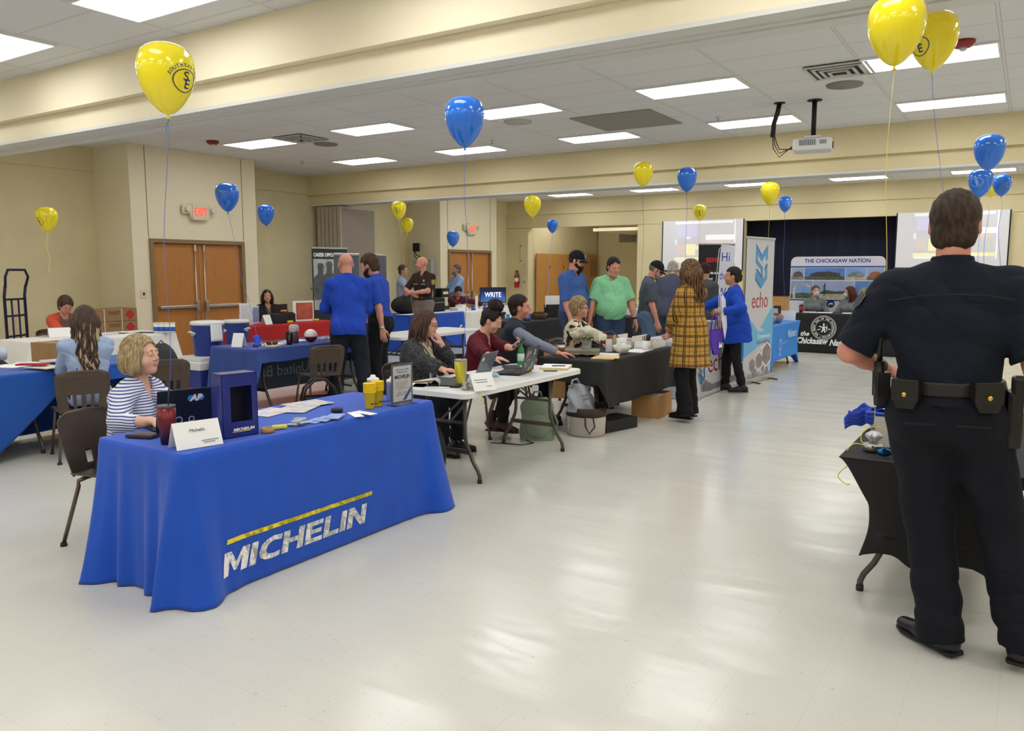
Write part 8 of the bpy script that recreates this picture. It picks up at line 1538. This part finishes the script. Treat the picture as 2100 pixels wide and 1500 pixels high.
# blue jacket woman with flags and the purple bag
n = NT('lettered_tee'); n.b.inputs['Base Color'].default_value = lin('1c2030'); n.rough(.85)
L = (-3.32, 10.72, 0); D = 108; W_ = WL(L, D)
J = person('smiling woman in royal blue jacket and black leggings handing out white flags', L, D, 1.68, girth=1.1, bust=1, head=(4, 2, 0), lean=4, hands=(W_(-4.0, 10.42, 1.04), W_(-3.36, 10.30, 1.12)), poles=((.6, -.8, -.6), (-.6, -.8, -.7)), hcurl=(40, 60), sk='tan', feet=((.06, .10, .085), (-.10, -.12, .085)), kpoles=((.05, 1, 0), (-.05, 1, 0)), hair=dict(c='2a2220', th=.01, bun=(0, -.10, -.02, .035, .05)), brow='2a2220',
           top=dict(m=n.m, sleeve=.3, neck='round', hem=-.06, infl=.012), over=dict(m=fab('blue_windbreaker', '1d47b4'), sleeve=.97, neck='open', open_=.055, hem=-.24, infl=.028, wa=.007, flare=.02), legs=dict(m=fab('black_leggings', '1c1b1e'), infl=.004, hem=.10), shoes=dict(m=mat('black_sneaker', '1b1a1d', .6)), h=.0065)
hd_ = J['root'].matrix_basis @ Vector(J['wr'][1])
t = thing('tote_bag', 'purple tote bag hanging from the hand of the woman in blue', 'bag', (hd_.x-.06, hd_.y-.05, .62), R(75)); m_pur = mat('purple_fabric', '5a36b0', .75, bump=.3, bs=40)
mb = MB(); mb.grid(lambda u, v: ((.15-.07*(1-v)**2)*math.copysign(abs(math.cos(u*2*PI))**.6, math.cos(u*2*PI)), .035*math.copysign(abs(math.sin(u*2*PI))**.8, math.sin(u*2*PI))*(.5+.5*v), -.08+.34*v+.07*abs(math.cos(u*2*PI))**2*(1-v)), 36, 10, closed=True); mb.build('body', m_pur, t)
for y_ in (-.03, .03): mb = MB(); mb.tube([(-.08, y_, .25), (-.06, y_, .40), (0, y_*.5, .48), (.06, y_, .40), (.08, y_, .25)], .009, 6); mb.build('handle', m_pur, t)
mb = MB(); poly(mb, [(-.02, .02), (.0, .1), (.02, .05), (.05, .09), (.06, .02)], 0, .002, face((.03, -.037, 0), (1, 0, 0), (0, 0, 1))); mb.build('printed_logo', m_wht, t)
for k in range(3):
    t = thing('paper_flag', 'thin white paper flags held by the woman in blue', 'flag', (hd_.x-.02*k, hd_.y-.04, hd_.z), R(60+25*k), 'handed out flags'); mb = MB(); mb.cyl((0, 0, -.12), (0, 0, .2+.05*k), .004, n=6); mb.build('stick', m_wht, t); mb = MB(); mb.prism([(0, -.1), (.07, -.38+.05*k), (.1, -.2), (.06, .15), (.0, .24)], -.001, .001, face((0, 0, 0), (1, 0, 0), (0, 0, 1))); mb.build('pennant', mat('flag_white', 'dcdcea', .8), t)

# two masked women
m_mask = mat('surgical_mask', 'b9d2e6', .8)
def mask(J):
    pr = [ell(J['hp'](0, .064, -.055), V3(.052, .048, .05)*J['hs'], J['Hh'], .02), ell(J['hp'](0, .09, -.03), V3(.022, .026, .025)*J['hs'], J['Hh'], .02)]
    sobj('face_mask', lambda P: np.maximum(sdf(pr, P, .004), -(sdf(pr, P, -.01))), pr, m_mask, J['root'], .006); mb = MB()
    for sg in (-1, 1): mb.tube([J['hp'](sg*.05, .06, -.03), J['hp'](sg*.085, .0, .005)], .002, 5)
    mb.build('ear_loops', m_wht, J['root'])
m_gp = fab('grey_polo_melange', '6d7478')
J = person('woman with pulled back brown hair, blue mask and grey polo behind the seal table, left', (-3.86, 18.0, 0), -168, 1.64, sit=True, pel=.56, head=(20, 0, 0), bust=1, hands=((.15, .3, .72), (-.15, .3, .72)), sk='fair', hair=dict(c='5a4638', th=.010, bun=(0, -.09, .04, .04, .04)), top=dict(m=m_gp, sleeve=.5, neck='collar', hem=-.1, infl=.02), legs=dict(m=m_blkp), h=.009); mask(J)
J = person('woman with long auburn hair, blue mask and grey top behind the seal table, right', (-3.14, 18.0, 0), 176, 1.64, sit=True, pel=.55, head=(-58, 4, 0), girth=1.15, bust=1, hands=((.15, .3, .72), (-.15, .3, .72)), sk='fair', hair=dict(c='4f2f26', style='long', L=.30, wave=.008, vol=.004), top=dict(m=m_gp, sleeve=.6, neck='v', nd=.08, hem=-.1, infl=.02), legs=dict(m=m_blkp), h=.009); mask(J)
chair('chair of the left masked woman', (-3.86, 18.02, 0), 180); chair('chair of the right masked woman', (-3.14, 18.02, 0), 180)
# sliver of a person at the left edge
person('person in dark jacket seated at the left picture edge, mostly cut off', (-9.0, 3.72, 0), -70, 1.68, sit=True, pel=.52, lean=10, sk='fair', hair=dict(c='5a2f22', style='long', L=.22), top=dict(m=fab('charcoal_jacket', '25282c'), sleeve=.97, hem=-.1, infl=.028), legs=dict(m=m_blkp), h=.009)
